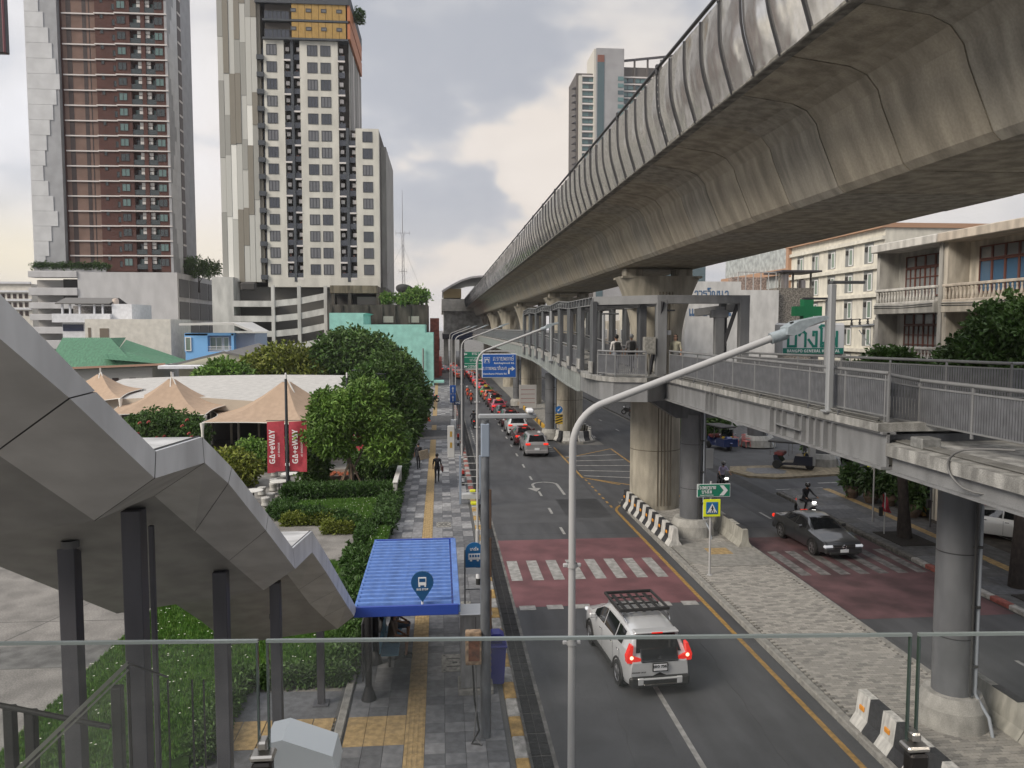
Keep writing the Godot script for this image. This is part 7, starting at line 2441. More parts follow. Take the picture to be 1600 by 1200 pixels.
func make_barriers() -> void:
	var bk := mat("barrier black", L(0.028, 0.028, 0.032), 0.7, 0, {"blotch": 0.4, "blotch_scale": 1.0})
	var wh := mat("barrier white", L(0.56, 0.55, 0.52), 0.8, 0, {"blotch": 0.3, "blotch_scale": 1.1, "streak": 0.3})
	var og := mat("reflector orange", L(0.62, 0.24, 0.012), 0.4)
	var con := mat("barrier concrete", L(0.36, 0.35, 0.31), 0.9, 0, {"blotch": 0.3, "blotch_scale": 0.6, "streak": 0.3})
	var ref := mb()
	ref.cbox(Vector3.ZERO, V(0.05, 0.13, 0.2), 0.02)
	var rm := ref.mesh()
	# [points, label, reflectors]
	var runs := [
		[[V(9.95, 0.0, -32.9), V(9.75, 0, -41.2)], 16, "black and white striped concrete barrier beside the near pier, orange reflectors on it", true],
		[[V(9.92, 0.0, -17.6), V(9.92, 0, -13.9)], 7, "black and white striped barrier end at the bottom edge, with orange reflectors", true],
		[[V(9.6, 0, -72.0), V(9.5, 0, -66.9), V(10.0, 0, -65.2), V(11.2, 0, -64.7), V(12.3, 0, -65.4), V(12.8, 0, -67.5), V(12.8, 0, -71)], 26, "curved black and white barrier round the nose of the far island", false]]
	for r in runs:
		var t := thing("striped_barrier", r[2], "barrier", Vector3.ZERO, 0, "striped concrete barriers")
		var pts: Array = r[0]
		var tot := 0.0
		for i in pts.size() - 1:
			tot += pts[i].distance_to(pts[i + 1])
		var n: int = r[1]
		var jm := jersey(tot / n * 1.02)
		for k in n:
			var s := tot * (k + 0.5) / n
			var i := 0
			while i < pts.size() - 2 and s > pts[i].distance_to(pts[i + 1]):
				s -= pts[i].distance_to(pts[i + 1])
				i += 1
			var d: Vector3 = (pts[i + 1] - pts[i]).normalized()
			var p: Vector3 = pts[i] + d * s
			var bs := Basis(Vector3.UP, atan2(d.x, d.z))
			put(t, "barrier_block", jm, bk if k % 2 else wh, p + Vector3.UP * 0.1, bs)
			if r[3] and k % 2 == (1 if r[1] > 10 else 0):
				put(t, "reflector", rm, og, p + V(-0.15, 0.62, 0), Basis())
	for r in [[V(13.0, 0.1, -37.8), V(12.85, 0.1, -32.4), "plain concrete barrier beside the grey column, on the island's right edge"], [V(13.2, 0.1, -18.5), V(13.2, 0.1, -12), "plain concrete barrier at the lower right beyond the nearest column"], [V(12.9, 0.1, -84), V(12.9, 0.1, -72.5), "long plain concrete barrier on the far island's right edge"]]:
		var t := thing("concrete_barrier", r[2], "barrier", Vector3.ZERO, 0, "plain concrete barriers")
		var d: Vector3 = (r[1] - r[0])
		var n := int(d.length() / 1.8)
		var jm := jersey(d.length() / n * 0.985)
		for k in n:
			put(t, "barrier_block", jm, con, r[0] + d * (k + 0.5) / n, Basis(Vector3.UP, atan2(d.x, d.z)))
			var b := mb()
			var p: Vector3 = r[0] + d * (k + 0.5) / n
			b.cbox(p + V(0, 0.86, 0.35), V(0.22, 0.03, d.length() / n * 0.4), 0.008)
			part(t, "dark_cap", b, bk)
	# yellow and black guard beside the queue
	var gd := thing("striped_guard", "low yellow and black striped guard running beside the queue of cars", "barrier")
	for k in 26:
		var b := mb()
		b.cbox(V(9.42, 0.45, -72.6 - 0.9 * k), V(0.16, 0.42, 0.88), 0.03)
		part(gd, "block", b, bk if k % 3 == 2 else mat("guard yellow", L(0.5, 0.29, 0.03), 0.6))
	# white hoarding panels on the island
	var hp := thing("info_board", "pale notice board on the island beside the third pier", "notice board", V(9.9, 0.15, -90.5))
	var b := mb()
	b.cbox(V(0, 1.5, 0), V(2.0, 2.7, 0.12), 0.02)
	part(hp, "panel", b, mat("board pale", L(0.38, 0.37, 0.36), 0.7))
	for k in 4:
		p1(hp, "rule", mat("board rule", L(0.25, 0.12, 0.12), 0.7), "cbox", [V(0, 2.3 - 0.5 * k, 0.065), V(1.6, 0.06, 0.01), 0.003])

func make_banners() -> void:
	var red := mat("banner red", L(0.42, 0.045, 0.065), 0.75, 0, {"blotch": 0.14, "blotch_scale": 0.8, "back": Color(0.25, 0.05, 0.06)})
	var dk := mat("banner pole", L(0.05, 0.055, 0.062), 0.5, 0.3)
	var wh := mat("banner white", L(0.7, 0.68, 0.68), 0.7)
	var defs := [["dark pole carrying two red vertical banners in front of the tan tent", V(-8.48, 0.1, -44.8), 6.6], ["dark pole with two red banners half hidden behind the staked tree", V(-6.0, 0.1, -52.0), 6.2]]
	for d in defs:
		var t := thing("banner_pole", d[0], "banner pole", d[1], 0, "red banner poles in the garden")
		var b := mb()
		b.tube([Vector3.ZERO, V(0, d[2], 0)], [0.1, 0.07], 10)
		part(t, "pole", b, dk)
		p1(t, "pole_tip", wh, "lathe", [[W2(0.05, 0), W2(0.05, 0.3), W2(0, 0.33)], V(0, d[2], 0), 8])
		for s in [-1, 1]:
			b = mb()
			var rows := []
			for i in 9:
				var row := []
				for j in 7:
					var u := j / 6.0
					row.append(Vector3(s * (0.12 + 0.95 * u), 4.25 - 2.8 * i / 8.0 + 0.06 * (u - 0.5) * s - 0.05 * u * (i / 8.0), 0.05 * sin(u * 4.0 + i * 0.5) + 0.03 * sin(i * 1.1)))
				rows.append(row)
			b.sheet(rows, s > 0)
			part(t, "banner", b, red)
			var up := Basis(V(0, 0, 1), PI / 2)
			word(t, "GΔ+eWΔY", 0.30, V(s * 0.62 - 0.16, 2.85, 0.13), wh, up)
			word(t, "AT BANGSUE", 0.10, V(s * 0.62 + 0.2, 2.7, 0.13), wh, up, "Droid Sans", false)
			for y in [4.3, 1.45]:
				p1(t, "banner_arm", dk, "bar", [V(s * 0.05, y, 0), V(s * 1.1, y, 0), 0.03, 0.03])
	# twin-arm garden lamps that rise out of the trees
	for k in 2:
		var gl := thing("garden_lamp", ["dark flat-armed garden lamp rising out of the trees, left of a pair", "dark flat-armed garden lamp rising out of the trees, right of a pair"][k], "garden lamp", V(-5.85 + 1.75 * k, 0.1, -60.0 + 0.6 * k))
		var b := mb()
		b.tube([Vector3.ZERO, V(0, 6.25 - 0.25 * k, 0)], 0.06, 8)
		part(gl, "pole", b, dk)
		p1(gl, "arm", dk, "cbox", [V(-0.3, 6.25 - 0.25 * k, 0), V(0.8, 0.09, 0.2), 0.02])
	# cafe tables and stools
	var wt := mat("table white", L(0.55, 0.54, 0.51), 0.6)
	var st := mat("stool white", L(0.46, 0.45, 0.42), 0.8, 0, {"blotch": 0.3, "blotch_scale": 1.5})
	var tp := [V(-9.0, 0.1, -48.2), V(-9.15, 0.1, -45.8), V(-10.0, 0.1, -43.3), V(-9.6, 0.1, -51.5)]
	var tn := ["round white cafe table just behind the banner pole", "round white cafe table with three stools near the banner pole", "round white cafe table nearest the canopy edge", "round white cafe table farthest back, by the shrubs"]
	for i in 4:
		var t := thing("cafe_table", tn[i], "table", tp[i], 0, "cafe tables on the terrace")
		var b := mb()
		b.lathe([W2(0, 0.70), W2(0.5, 0.70), W2(0.52, 0.72), W2(0.5, 0.745), W2(0, 0.745)], Vector3.ZERO, 20)
		part(t, "top", b, wt)
		p1(t, "pedestal", dk, "lathe", [[W2(0.25, 0), W2(0.25, 0.02), W2(0.04, 0.05), W2(0.04, 0.7)], Vector3.ZERO, 12])
	var sp := [[-0.9, 0.3], [0.75, 0.6], [-0.5, -0.85], [0.8, -0.5]]
	var sn := ["left of", "right of", "behind", "at the far side of"]
	for i in 4:
		for k in 4:
			if i == 3 and k > 0:
				continue
			var s := thing("stool", "white drum-shaped stool " + sn[k] + " the " + ["table behind the banner pole", "three-stool table near the banner pole", "table nearest the canopy edge", "farthest cafe table"][i], "stool", tp[i] + V(sp[k][0], 0, sp[k][1]), 0, "white stools on the terrace")
			var b := mb()
			b.lathe([W2(0.17, 0), W2(0.23, 0.06), W2(0.2, 0.22), W2(0.24, 0.42), W2(0.22, 0.47), W2(0, 0.47)], Vector3.ZERO, 16)
			part(s, "body", b, st)
	# low white garden walls along the pavement
	for k in 2:
		var w := thing("garden_wall", ["short white wall end where the hedge meets the pavement", "second short white wall end farther along the hedge"][k], "wall", V([-2.42, -2.55][k], 0.1, [-44.5, -60.5][k]), 0.0, "white wall ends in the hedge")
		var b := mb()
		b.cbox(V(0, 0.62, 0), V(0.2, 1.25, [5.0, 3.0][k]), 0.02)
		part(w, "panel", b, mat("wall end white", L(0.46, 0.45, 0.43), 0.8, 0, {"blotch": 0.2}))
		p1(w, "coping", wt, "cbox", [V(0, 1.28, 0), V(0.26, 0.06, [5.1, 3.1][k]), 0.01])
	# brown sculpture beds and fire-bowl shape in the cafe garden
	var fb := thing("round_planter", "low dark round planter with orange flowers behind the staked tree", "planter", V(-6.3, 0.1, -49.5))
	var b := mb()
	b.lathe([W2(0.9, 0), W2(1.2, 0.5), W2(1.1, 0.5), W2(0.9, 0.3), W2(0, 0.3)], Vector3.ZERO, 20)
	part(fb, "bowl", b, mat("planter brown", L(0.14, 0.10, 0.08), 0.9))
	b = mb()
	rng.seed = 2
	for k in 60:
		b.ball(V(rng.randf_range(-0.7, 0.7), 0.42, rng.randf_range(-0.7, 0.7)), V(0.07, 0.07, 0.07), 6)
	part(fb, "flowers", b, mat("orange petals", L(0.25, 0.055, 0.015), 0.7)).set_meta("kind", "stuff")

func make_bridge_fittings() -> void:
	var gp := mat("pale pole paint", L(0.30, 0.31, 0.32), 0.5, 0.2)
	var defs := [["walkway lamp on a tall grey pole over the long railing, nearest of its row", V(9.40, 7.45, -18.6), 3.1, 0.75, 0.16], ["walkway lamp by the control box at the near pier", V(9.32, 7.45, -33.7), 2.75, 0.65, 0.14], ["walkway lamp on the far railing by the hospital sign", V(13.2, 7.45, -26.4), 3.0, -0.85, 0.14], ["walkway lamp beside the swung-out landing", V(6.95, 7.45, -33.8), 2.6, 0.6, 0.12], ["walkway lamp among the stepped frames", V(6.6, 7.5, -47.5), 3.0, 0.6, 0.12]]
	for d in defs:
		var t := thing("walkway_lamp", d[0], "lamp post", d[1], 0, "slim lamps along the footbridge")
		var b := mb()
		b.cbox(V(0, d[2] / 2, 0), V(d[4], d[2], d[4]), 0.03)
		part(t, "pole", b, gp)
		p1(t, "lamp_arm", MATS["dark grey steel"], "cbox", [V(d[3] / 2, d[2] + 0.04, 0.0), Vector3(absf(d[3]) + 0.1, 0.07, 0.16), 0.02])
		p1(t, "foot_plate", gp, "cbox", [V(0, 0.03, 0), V(0.3, 0.05, 0.3), 0.01])
	var cb := thing("control_box", "grey control cabinet fixed beside the steel portal on the footbridge", "cabinet", V(8.82, 8.42, -33.3))
	var b := mb()
	b.cbox(V(0, 0.32, 0), V(0.5, 0.74, 0.3), 0.015)
	part(cb, "casing", b, mat("cabinet beige", L(0.33, 0.32, 0.29), 0.5, 0.2, {"blotch": 0.3, "blotch_scale": 1.0}))
	p1(cb, "door", mat("cabinet beige", L(0.33)), "cbox", [V(0.02, 0.32, 0.155), V(0.42, 0.64, 0.02), 0.006])
	p1(cb, "conduit", MATS["conduit"], "tube", [[V(0, -0.05, 0), V(0, -1.0, 0)], 0.03, 6])
	var cc := thing("security_camera", "white security camera on the walkway lamp pole by the control box", "camera", V(9.4, 9.35, -33.5))
	p1(cc, "housing", MATS["sign white"], "cbox", [V(0.0, 0.08, 0.1), V(0.12, 0.1, 0.26), 0.03])
	b = mb()
	b.ball(V(0, -0.03, 0.08), V(0.07, 0.07, 0.07), 8)
	part(cc, "dome", b, MATS["rubber black"])
	p1(cc, "floodlight", MATS["sign white"], "cbox", [V(0.32, -0.06, 0), V(0.18, 0.2, 0.12), 0.03])

func make_right_details() -> void:
	var gal = MATS["galvanised tube"]
	# second crossing sign, behind the street tree
	var cs := thing("crossing_sign", "yellow-bordered crossing sign half hidden behind the street tree on the right pavement", "road sign", V(20.75, 0.15, -36.4))
	var b := mb()
	b.tube([Vector3.ZERO, V(0, 3.5, 0)], 0.04, 8)
	part(cs, "pole", b, gal)
	sign_plate(cs, "yellow_board", V(0, 3.05, 0.05), 0.75, 0.75, MATS["fluorescent yellow"], 0.03)
	sign_plate(cs, "blue_square", V(0, 3.05, 0.07), 0.5, 0.5, MATS["crossing blue"], 0.02)
	var fl := thing("red_flag", "red cloth flag hanging from a thin pole beside the street tree", "flag", V(20.0, 0.15, -34.1))
	p1(fl, "pole", gal, "tube", [[Vector3.ZERO, V(0, 1.9, 0)], 0.03, 8])
	b = mb()
	var rows := []
	for i in 7:
		var row := []
		for j in 5:
			row.append(Vector3(-0.12 + 0.5 * j / 4.0 * (0.35 + 0.09 * i), 1.85 - 0.13 * i - 0.03 * j, 0.06 * sin(j * 1.7 + i)))
		rows.append(row)
	b.sheet(rows)
	part(fl, "cloth", b, mat("flag red", L(0.33, 0.025, 0.04), 0.8))
	p1(fl, "box", MATS["rubber black"], "cbox", [V(-0.18, 1.05, 0), V(0.16, 0.42, 0.12), 0.02])
	# potted plants at the corner shop
	var pot := mat("clay pot", L(0.12, 0.085, 0.06), 0.8, 0, {"blotch": 0.3, "blotch_scale": 1.0})
	var lm := leaf_mat("pot plant leaf", L(0.045, 0.09, 0.025))
	var cl := clump(14, 0.35, 0.3, 17, 0.35)
	var pp := [V(22.9, 0.15, -40.4), V(23.5, 0.15, -39.7), V(22.6, 0.15, -41.8), V(23.3, 0.15, -37.2), V(14.4 + 2.3, 0.15, -75.5)]
	var pn := ["round clay pot with a leafy plant, foremost by the corner shop", "second clay pot with a plant beside the street tree", "potted plant at the very corner of the side road", "potted shrub in front of the grey shophouse", "square white planter with yellow-green plants across the far road"]
	for i in 4:
		var t := thing("potted_plant", pn[i], "potted plant", pp[i], 0, "potted plants by the shophouses")
		p1(t, "pot", pot, "lathe", [[W2(0.25, 0), W2(0.42, 0.35), W2(0.38, 0.62), W2(0.44, 0.68), W2(0.36, 0.68), W2(0, 0.6)], Vector3.ZERO, 16])
		var cp := crown_points([[V(0, 1.1, 0), V(0.34, 0.5, 0.34)]], 48, 60 + i, 0.2, -0.9)
		many(t, "foliage", cl, lm, cp[0], cp[1])
	var wp := thing("planter_box", "white planter with yellow-green shrubs at the kerb behind the near pier", "planter", V(19.9, 0.15, -75.0))
	p1(wp, "box", MATS["kerb concrete"], "cbox", [V(0, 0.35, 0), V(1.3, 0.7, 1.0), 0.03])
	var cp := crown_points([[V(0, 1.5, 0), V(0.9, 1.2, 0.7)]], 150, 71, 0.2, -0.9)
	many(wp, "foliage", cl, leaf_mat("yellow green leaf", L(0.10, 0.14, 0.02)), cp[0], cp[1])
	# pink chairs by the stout column
	var pk := mat("pink plastic", L(0.55, 0.16, 0.15), 0.45)
	var ch := thing("plastic_chair", "pink plastic armchair beside the stout pale column", "chair", V(23.9, 0.14, -60.6), 0.5, "pink plastic chairs")
	p1(ch, "seat", pk, "cbox", [V(0, 0.45, 0), V(0.5, 0.05, 0.48), 0.02])
	b = mb()
	for k in 4:
		b.cbox(V(-0.18 + 0.12 * k, 0.72, -0.24), V(0.07, 0.5, 0.03), 0.01)
	b.cbox(V(0, 0.96, -0.25), V(0.48, 0.08, 0.04), 0.02)
	part(ch, "backrest", b, pk)
	for s in [-1, 1]:
		p1(ch, "armrest", pk, "cbox", [V(s * 0.25, 0.66, 0), V(0.06, 0.04, 0.46), 0.015])
		for u in [-1, 1]:
			p1(ch, "leg", pk, "bar", [V(s * 0.22, 0.45, u * 0.2), V(s * 0.26, 0, u * 0.24), 0.05, 0.05])
	copy(ch, "second pink plastic chair, behind the first one", V(23.3, 0.14, -61.4), 1.6)
	# guard rail posts before the forecourt
	var gp := thing("gate_post", "slim dark gate post with a hanging lamp in front of the white parked car", "post", V(22.9, 0.15, -35.2))
	p1(gp, "pole", MATS["dark grey steel"], "tube", [[Vector3.ZERO, V(0, 3.0, 0)], 0.05, 8])
	p1(gp, "box", MATS["rubber black"], "cbox", [V(-0.12, 1.1, 0), V(0.16, 0.4, 0.14), 0.02])
	# wooden stall lit yellow
	var ws := thing("shop_stall", "small yellow-walled shop stall with wooden slats behind the street tree", "stall", V(23.9, 0.15, -38.2))
	p1(ws, "back", mat("stall yellow", L(0.42, 0.23, 0.04), 0.7), "cbox", [V(0, 1.3, 0), V(0.2, 2.6, 2.0), 0.02])
	for k in 7:
		p1(ws, "slat", mat("stall wood", L(0.14, 0.06, 0.03), 0.7), "cbox", [V(-0.14, 1.0, -0.85 + 0.28 * k), V(0.05, 2.0, 0.09), 0.01])
	# power pole with insulators in front of the hospital wing
	var up := thing("power_pole", "short concrete power pole with a crossarm of black insulators", "power pole", V(38.8, 0, -68.5))
	p1(up, "pole", MATS["kerb concrete"], "cbox", [V(0, 5.0, 0), V(0.42, 10.4, 0.4), 0.03])
	b = mb()
	b.bar(V(-2.4, 9.6, 0), V(0.9, 9.9, 0), 0.12, 0.14)
	b.bar(V(-1.6, 9.3, 0), V(-0.1, 7.4, 0), 0.06, 0.06)
	part(up, "crossarm", b, mat("pale pole paint", L(0.3)))
	for k in 4:
		p1(up, "insulator", MATS["rubber black"], "lathe", [[W2(0.05, 0), W2(0.15, 0.05), W2(0.06, 0.15), W2(0.15, 0.2), W2(0.06, 0.3), W2(0.1, 0.5), W2(0, 0.55)], V(-2.3 + 0.75 * k, 9.7 + 0.06 * k, 0), 8])
	for k in 3:
		p1(up, "wire", MATS["rubber black"], "tube", [[V(-2.3 + 0.75 * k, 10.3, 0), V(-8, 9.4, -12), V(-14, 9.8, -26)], 0.025, 5])

# ---------- trees and shrubs ----------
func tree(called: String, label: String, at: Vector3, trunk: Array, r: float, lobes: Array, n: int, leaf: Mesh, m: Material, sd: int, bark: Material) -> Node3D:
	var t := thing(called, label, "tree", at)
	var b := mb()
	var rr := []
	for i in trunk.size():
		rr.append(r * (1.0 - 0.55 * i / maxf(1, trunk.size() - 1)) * (1.25 if i == 0 else 1.0))
	b.tube(trunk, rr, 10)
	part(t, "trunk", b, bark)
	rng.seed = sd
	for l in lobes:
		b = mb()
		var s: Vector3 = trunk[trunk.size() - 1] if trunk.size() < 3 else trunk[1 + rng.randi() % (trunk.size() - 1)]
		var e: Vector3 = l[0]
		var mid := s.lerp(e, 0.55) + V(rng.randf_range(-0.2, 0.2), 0.25, rng.randf_range(-0.2, 0.2))
		b.tube([s, mid, e], [r * 0.42, r * 0.28, r * 0.1], 7)
		for k in 4:
			var o: Vector3 = V(rng.randf_range(-1, 1), rng.randf_range(-0.2, 1), rng.randf_range(-1, 1)) * l[1] * 0.75
			b.tube([mid.lerp(e, 0.3 + 0.2 * k), e + o * 0.6, e + o], [r * 0.16, r * 0.1, r * 0.03], 5)
		part(t, "limb", b, bark)
	var cp := crown_points(lobes, n, sd)
	many(t, "crown", leaf, m, cp[0], cp[1])
	return t

func hedge(label: String, boxes: Array, n: int, sd: int, m: Material, leaf: Mesh) -> void:
	# boxes: [centre, half size]
	var o := thing("hedge", label, "hedge", Vector3.ZERO)
	rng.seed = sd
	var xs := []
	var cs := []
	var core := mb()
	var tot := 0.0
	for bx in boxes:
		tot += bx[1].x * bx[1].z + bx[1].y * (bx[1].x + bx[1].z)
	for bx in boxes:
		var h: Vector3 = bx[1]
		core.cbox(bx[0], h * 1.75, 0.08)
		for i in int(n * (h.x * h.z + h.y * (h.x + h.z)) / tot):
			var p := V(rng.randf_range(-1, 1), rng.randf_range(-1, 1), rng.randf_range(-1, 1))
			var f := rng.randf()
			var wx := h.y * h.z
			var wy := h.x * h.z
			var wz := h.x * h.y
			f *= wx + wy + wz
			if f < wx:
				p.x = signf(p.x) * rng.randf_range(0.88, 1.03)
			elif f < wx + wy:
				p.y = rng.randf_range(0.86, 1.08)
			else:
				p.z = signf(p.z) * rng.randf_range(0.88, 1.03)
			xs.append(Transform3D(rand_basis(0.7, 1.2), bx[0] + p * h))
			var t := rng.randf_range(0.7, 1.25)
			cs.append(Color(t, t, t))
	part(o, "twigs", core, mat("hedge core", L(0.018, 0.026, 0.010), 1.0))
	many(o, "leaves", leaf, m, xs, cs)

func make_plants() -> void:
	var bark := mat("bark grey", L(0.17, 0.14, 0.11), 0.95, 0, {"blotch": 0.5, "blotch_scale": 1.2, "streak": 0.4, "bump": 1.0})
	var dkb := mat("bark dark", L(0.045, 0.035, 0.03), 0.95, 0, {"blotch": 0.5, "blotch_scale": 1.2, "streak": 0.4, "bump": 1.2})
	var mid := leaf_mat("mid leaf", L(0.115, 0.21, 0.036))
	var dark := leaf_mat("dark leaf", L(0.066, 0.13, 0.028))
	var olive := leaf_mat("olive leaf", L(0.16, 0.19, 0.028))
	var hl := leaf_mat("hedge leaf", L(0.085, 0.19, 0.026))
	var fine := clump(16, 0.26, 0.30, 1)
	var mids := clump(14, 0.38, 0.42, 2)
	var big := clump(14, 0.52, 0.55, 3)
	var st := tree("staked_tree", "young leafy tree held by a ring of wooden stakes above clipped hedges", V(-5.1, 0.1, -45.3), [V(0, 0, 0), V(0.05, 1.2, 0), V(-0.1, 2.3, 0), V(0, 3.6, 0.1)], 0.16,
		[[V(-1.4, 3.6, 0.2), V(1.25, 1.0, 1.1)], [V(0.0, 4.7, 0), V(1.4, 1.2, 1.3)], [V(1.5, 3.9, -0.2), V(1.3, 1.1, 1.2)], [V(-1.1, 4.9, -0.3), V(1.1, 0.9, 1.0)], [V(2.1, 2.7, 0.3), V(1.0, 0.7, 0.9)], [V(-0.8, 2.8, 0.2), V(0.9, 0.5, 0.8)], [V(1.0, 5.6, -0.2), V(1.0, 0.8, 0.9)]], 1900, fine, mid, 11, bark)
	for k in 6:
		var a := TAU * k / 6.0 + 0.3
		var b := mb()
		b.tube([Vector3(0.95 * cos(a), 0, 0.95 * sin(a)), Vector3(0.1 * cos(a), 1.75, 0.1 * sin(a))], 0.045, 6)
		part(st, "stake", b, mat("stake wood", L(0.22, 0.15, 0.10), 0.9, 0, {"blotch": 0.3}))
	var b := mb()
	for k in 6:
		var a := TAU * k / 6.0 + 0.3
		var c := TAU * (k + 1) / 6.0 + 0.3
		b.tube([Vector3(0.9 * cos(a), 0.15, 0.9 * sin(a)), Vector3(0.9 * cos(c), 0.15, 0.9 * sin(c))], 0.035, 5)
	part(st, "stake_ring", b, MATS["stake wood"])
	tree("garden_tree", "dense green tree beside the pavement just beyond the staked tree", V(-4.6, 0.1, -60.5), [Vector3.ZERO, V(0, 2, 0), V(0.2, 4, 0)], 0.2,
		[[V(-0.6, 4.3, 0), V(2.0, 1.8, 2.2)], [V(1.3, 3.6, -0.6), V(1.6, 1.7, 1.8)], [V(0.2, 5.5, -0.6), V(1.7, 1.0, 1.6)], [V(1.5, 1.9, 0.4), V(1.2, 1.4, 1.4)], [V(-1.8, 3.0, 0.2), V(1.5, 1.3, 1.5)]], 2200, mids, dark, 12, bark)
	tree("garden_tree", "dense green tree overhanging the pavement before the turquoise wall", V(-4.6, 0.1, -74.0), [Vector3.ZERO, V(0, 2, 0), V(0.2, 4.4, 0)], 0.25,
		[[V(0.0, 4.9, 0), V(2.6, 2.1, 2.6)], [V(1.7, 3.0, 0.8), V(1.7, 2.2, 2.2)], [V(1.9, 2.0, 4.2), V(1.2, 1.7, 1.6)], [V(-2.2, 3.6, 0.5), V(1.8, 1.8, 2.0)]], 2200, mids, dark, 13, bark)
	tree("garden_tree", "broad dark green tree in front of the weathered block", V(-10.0, 0, -94), [Vector3.ZERO, V(0, 2.5, 0), V(0, 5, 0)], 0.35,
		[[V(0, 6.2, 0), V(4.4, 2.9, 3.6)], [V(3.3, 4.9, 0.4), V(3.0, 2.5, 3.0)], [V(-3.3, 4.9, 0.5), V(3.0, 2.3, 2.8)]], 2800, big, dark, 14, dkb)
	tree("garden_tree", "broad yellowish green tree by the cream bungalow", V(-18.0, 0, -93), [Vector3.ZERO, V(0, 2.5, 0), V(0, 4.5, 0)], 0.35,
		[[V(0.5, 5.0, 0), V(3.6, 2.5, 3.2)], [V(-2.6, 4.0, 0.4), V(2.4, 2.2, 2.4)], [V(3.0, 3.6, 1.0), V(2.6, 2.2, 2.4)]], 2000, big, olive, 15, dkb)
	tree("garden_tree", "small rounded green tree in front of the cream bungalow's porch", V(-22.5, 0, -86), [Vector3.ZERO, V(0, 2, 0), V(0, 3.4, 0)], 0.2,
		[[V(0, 4.0, 0), V(2.6, 1.7, 2.2)], [V(1.8, 3.4, 0.4), V(1.6, 1.3, 1.6)], [V(-1.8, 3.4, 0), V(1.7, 1.4, 1.6)]], 1000, big, mid, 16, dkb)
	tree("roof_tree", "dark feathery tree between the two towers", V(-51.5, 17.0, -178), [Vector3.ZERO, V(0, 2, 0), V(0, 4, 0)], 0.2,
		[[V(-1, 5.6, 0), V(2.4, 1.9, 2)], [V(2.4, 5.2, 0), V(1.9, 1.6, 2)], [V(-3.0, 4.2, 0), V(1.6, 1.5, 2)]], 320, big, dark, 17, dkb)
	tree("street_tree", "street tree with a dark leaning trunk and thin crown beside the red flag", V(20.55, 0.15, -33.5), [V(0.05, 0, 0), V(-0.05, 1.4, 0.05), V(-0.25, 3.4, 0.1), V(-0.2, 5.6, 0), V(-0.4, 7.0, 0)], 0.27,
		[[V(-0.6, 7.2, -0.2), V(1.9, 0.5, 1.4)], [V(-2.0, 7.1, -0.5), V(1.3, 0.5, 1.1)], [V(1.4, 7.3, 0.4), V(1.5, 0.6, 1.2)], [V(-0.6, 7.9, -0.4), V(0.9, 0.35, 0.8)]], 1000, fine, dark, 18, dkb)
	tree("street_tree", "street tree at the far right edge with a dense dark crown above the railing", V(20.75, 0.15, -26.6), [Vector3.ZERO, V(0, 2.2, 0), V(0.2, 5.0, -0.4), V(0.4, 7.4, -0.8)], 0.28,
		[[V(0.9, 9.0, -2.0), V(1.5, 1.4, 1.5)], [V(-0.3, 8.1, -2.4), V(1.1, 0.8, 1.2)], [V(2.3, 9.2, -1.2), V(1.5, 1.5, 1.5)], [V(0.4, 7.6, -1.4), V(1.4, 0.7, 1.3)]], 2200, fine, dark, 19, dkb)
	for p in [[V(20.5, 0.15, -33.3), "dark soil pit at the foot of the street tree beside the red flag"], [V(20.7, 0.15, -24.6), "dark soil pit at the right edge of the view"]]:
		b = mb()
		b.cbox(Vector3.ZERO, V(1.7, 0.05, 2.4), 0.02)
		var pit := setting("soil", b, mat("dark soil", L(0.028, 0.024, 0.02), 1.0, 0, {"grain": 0.6, "grain_scale": 3.0, "bump": 2.0}))
		pit.position = p[0]
	# roof plants on the weathered block
	var names := ["leafy plant on the weathered block's roof, right end", "low plant on the weathered block's roof beside the dish", "plant on the weathered block's roof, left of the dish"]
	for k in 3:
		var c := on_z([652, 628, 604][k], [466, 472, 470][k], -146)
		var cp := crown_points([[V(0, 0.4, 0), V([2.1, 1.4, 1.0][k], [1.4, 0.7, 0.8][k], 1.2)]], [170, 90, 60][k], 80 + k, 0.1, -0.5)
		var t := thing("roof_plant", names[k], "plant", c, 0, "plants on the weathered roof")
		many(t, "foliage", big, mid, cp[0], cp[1])
	# hedges and shrubs
	hedge("clipped hedge in front of the staked tree", [[V(-5.3, 0.55, -43.2), V(3.0, 0.42, 0.7)]], 2600, 21, hl, clump(9, 0.15, 0.16, 7))
	hedge("curved clipped hedge round the small lawn", [[V(-8.0, 0.29, -41.0), V(0.5, 0.24, 0.9)], [V(-7.0, 0.29, -39.7), V(1.1, 0.24, 0.3)], [V(-5.6, 0.29, -38.7), V(1.0, 0.24, 0.3)], [V(-4.4, 0.29, -37.4), V(0.5, 0.24, 0.5)], [V(-3.3, 0.29, -35.6), V(0.3, 0.24, 1.3)]], 2600, 22, hl, clump(9, 0.15, 0.16, 7))
	hedge("long clipped hedge along the left edge of the pavement", [[V(-2.65, 0.45, -39.4), V(0.36, 0.36, 3.4)], [V(-2.9, 0.65, -52.0), V(0.55, 0.6, 4.8)], [V(-2.9, 0.9, -61.8), V(0.7, 0.85, 4.6)]], 3200, 23, hl, clump(9, 0.17, 0.18, 8))
	hedge("shaggy shrubs beside the blue shelter's far corner", [[V(-3.0, 0.45, -30.6), V(0.55, 0.35, 0.9)], [V(-2.9, 0.4, -27.2), V(0.4, 0.35, 2.2)]], 1400, 24, hl, clump(9, 0.2, 0.2, 9))
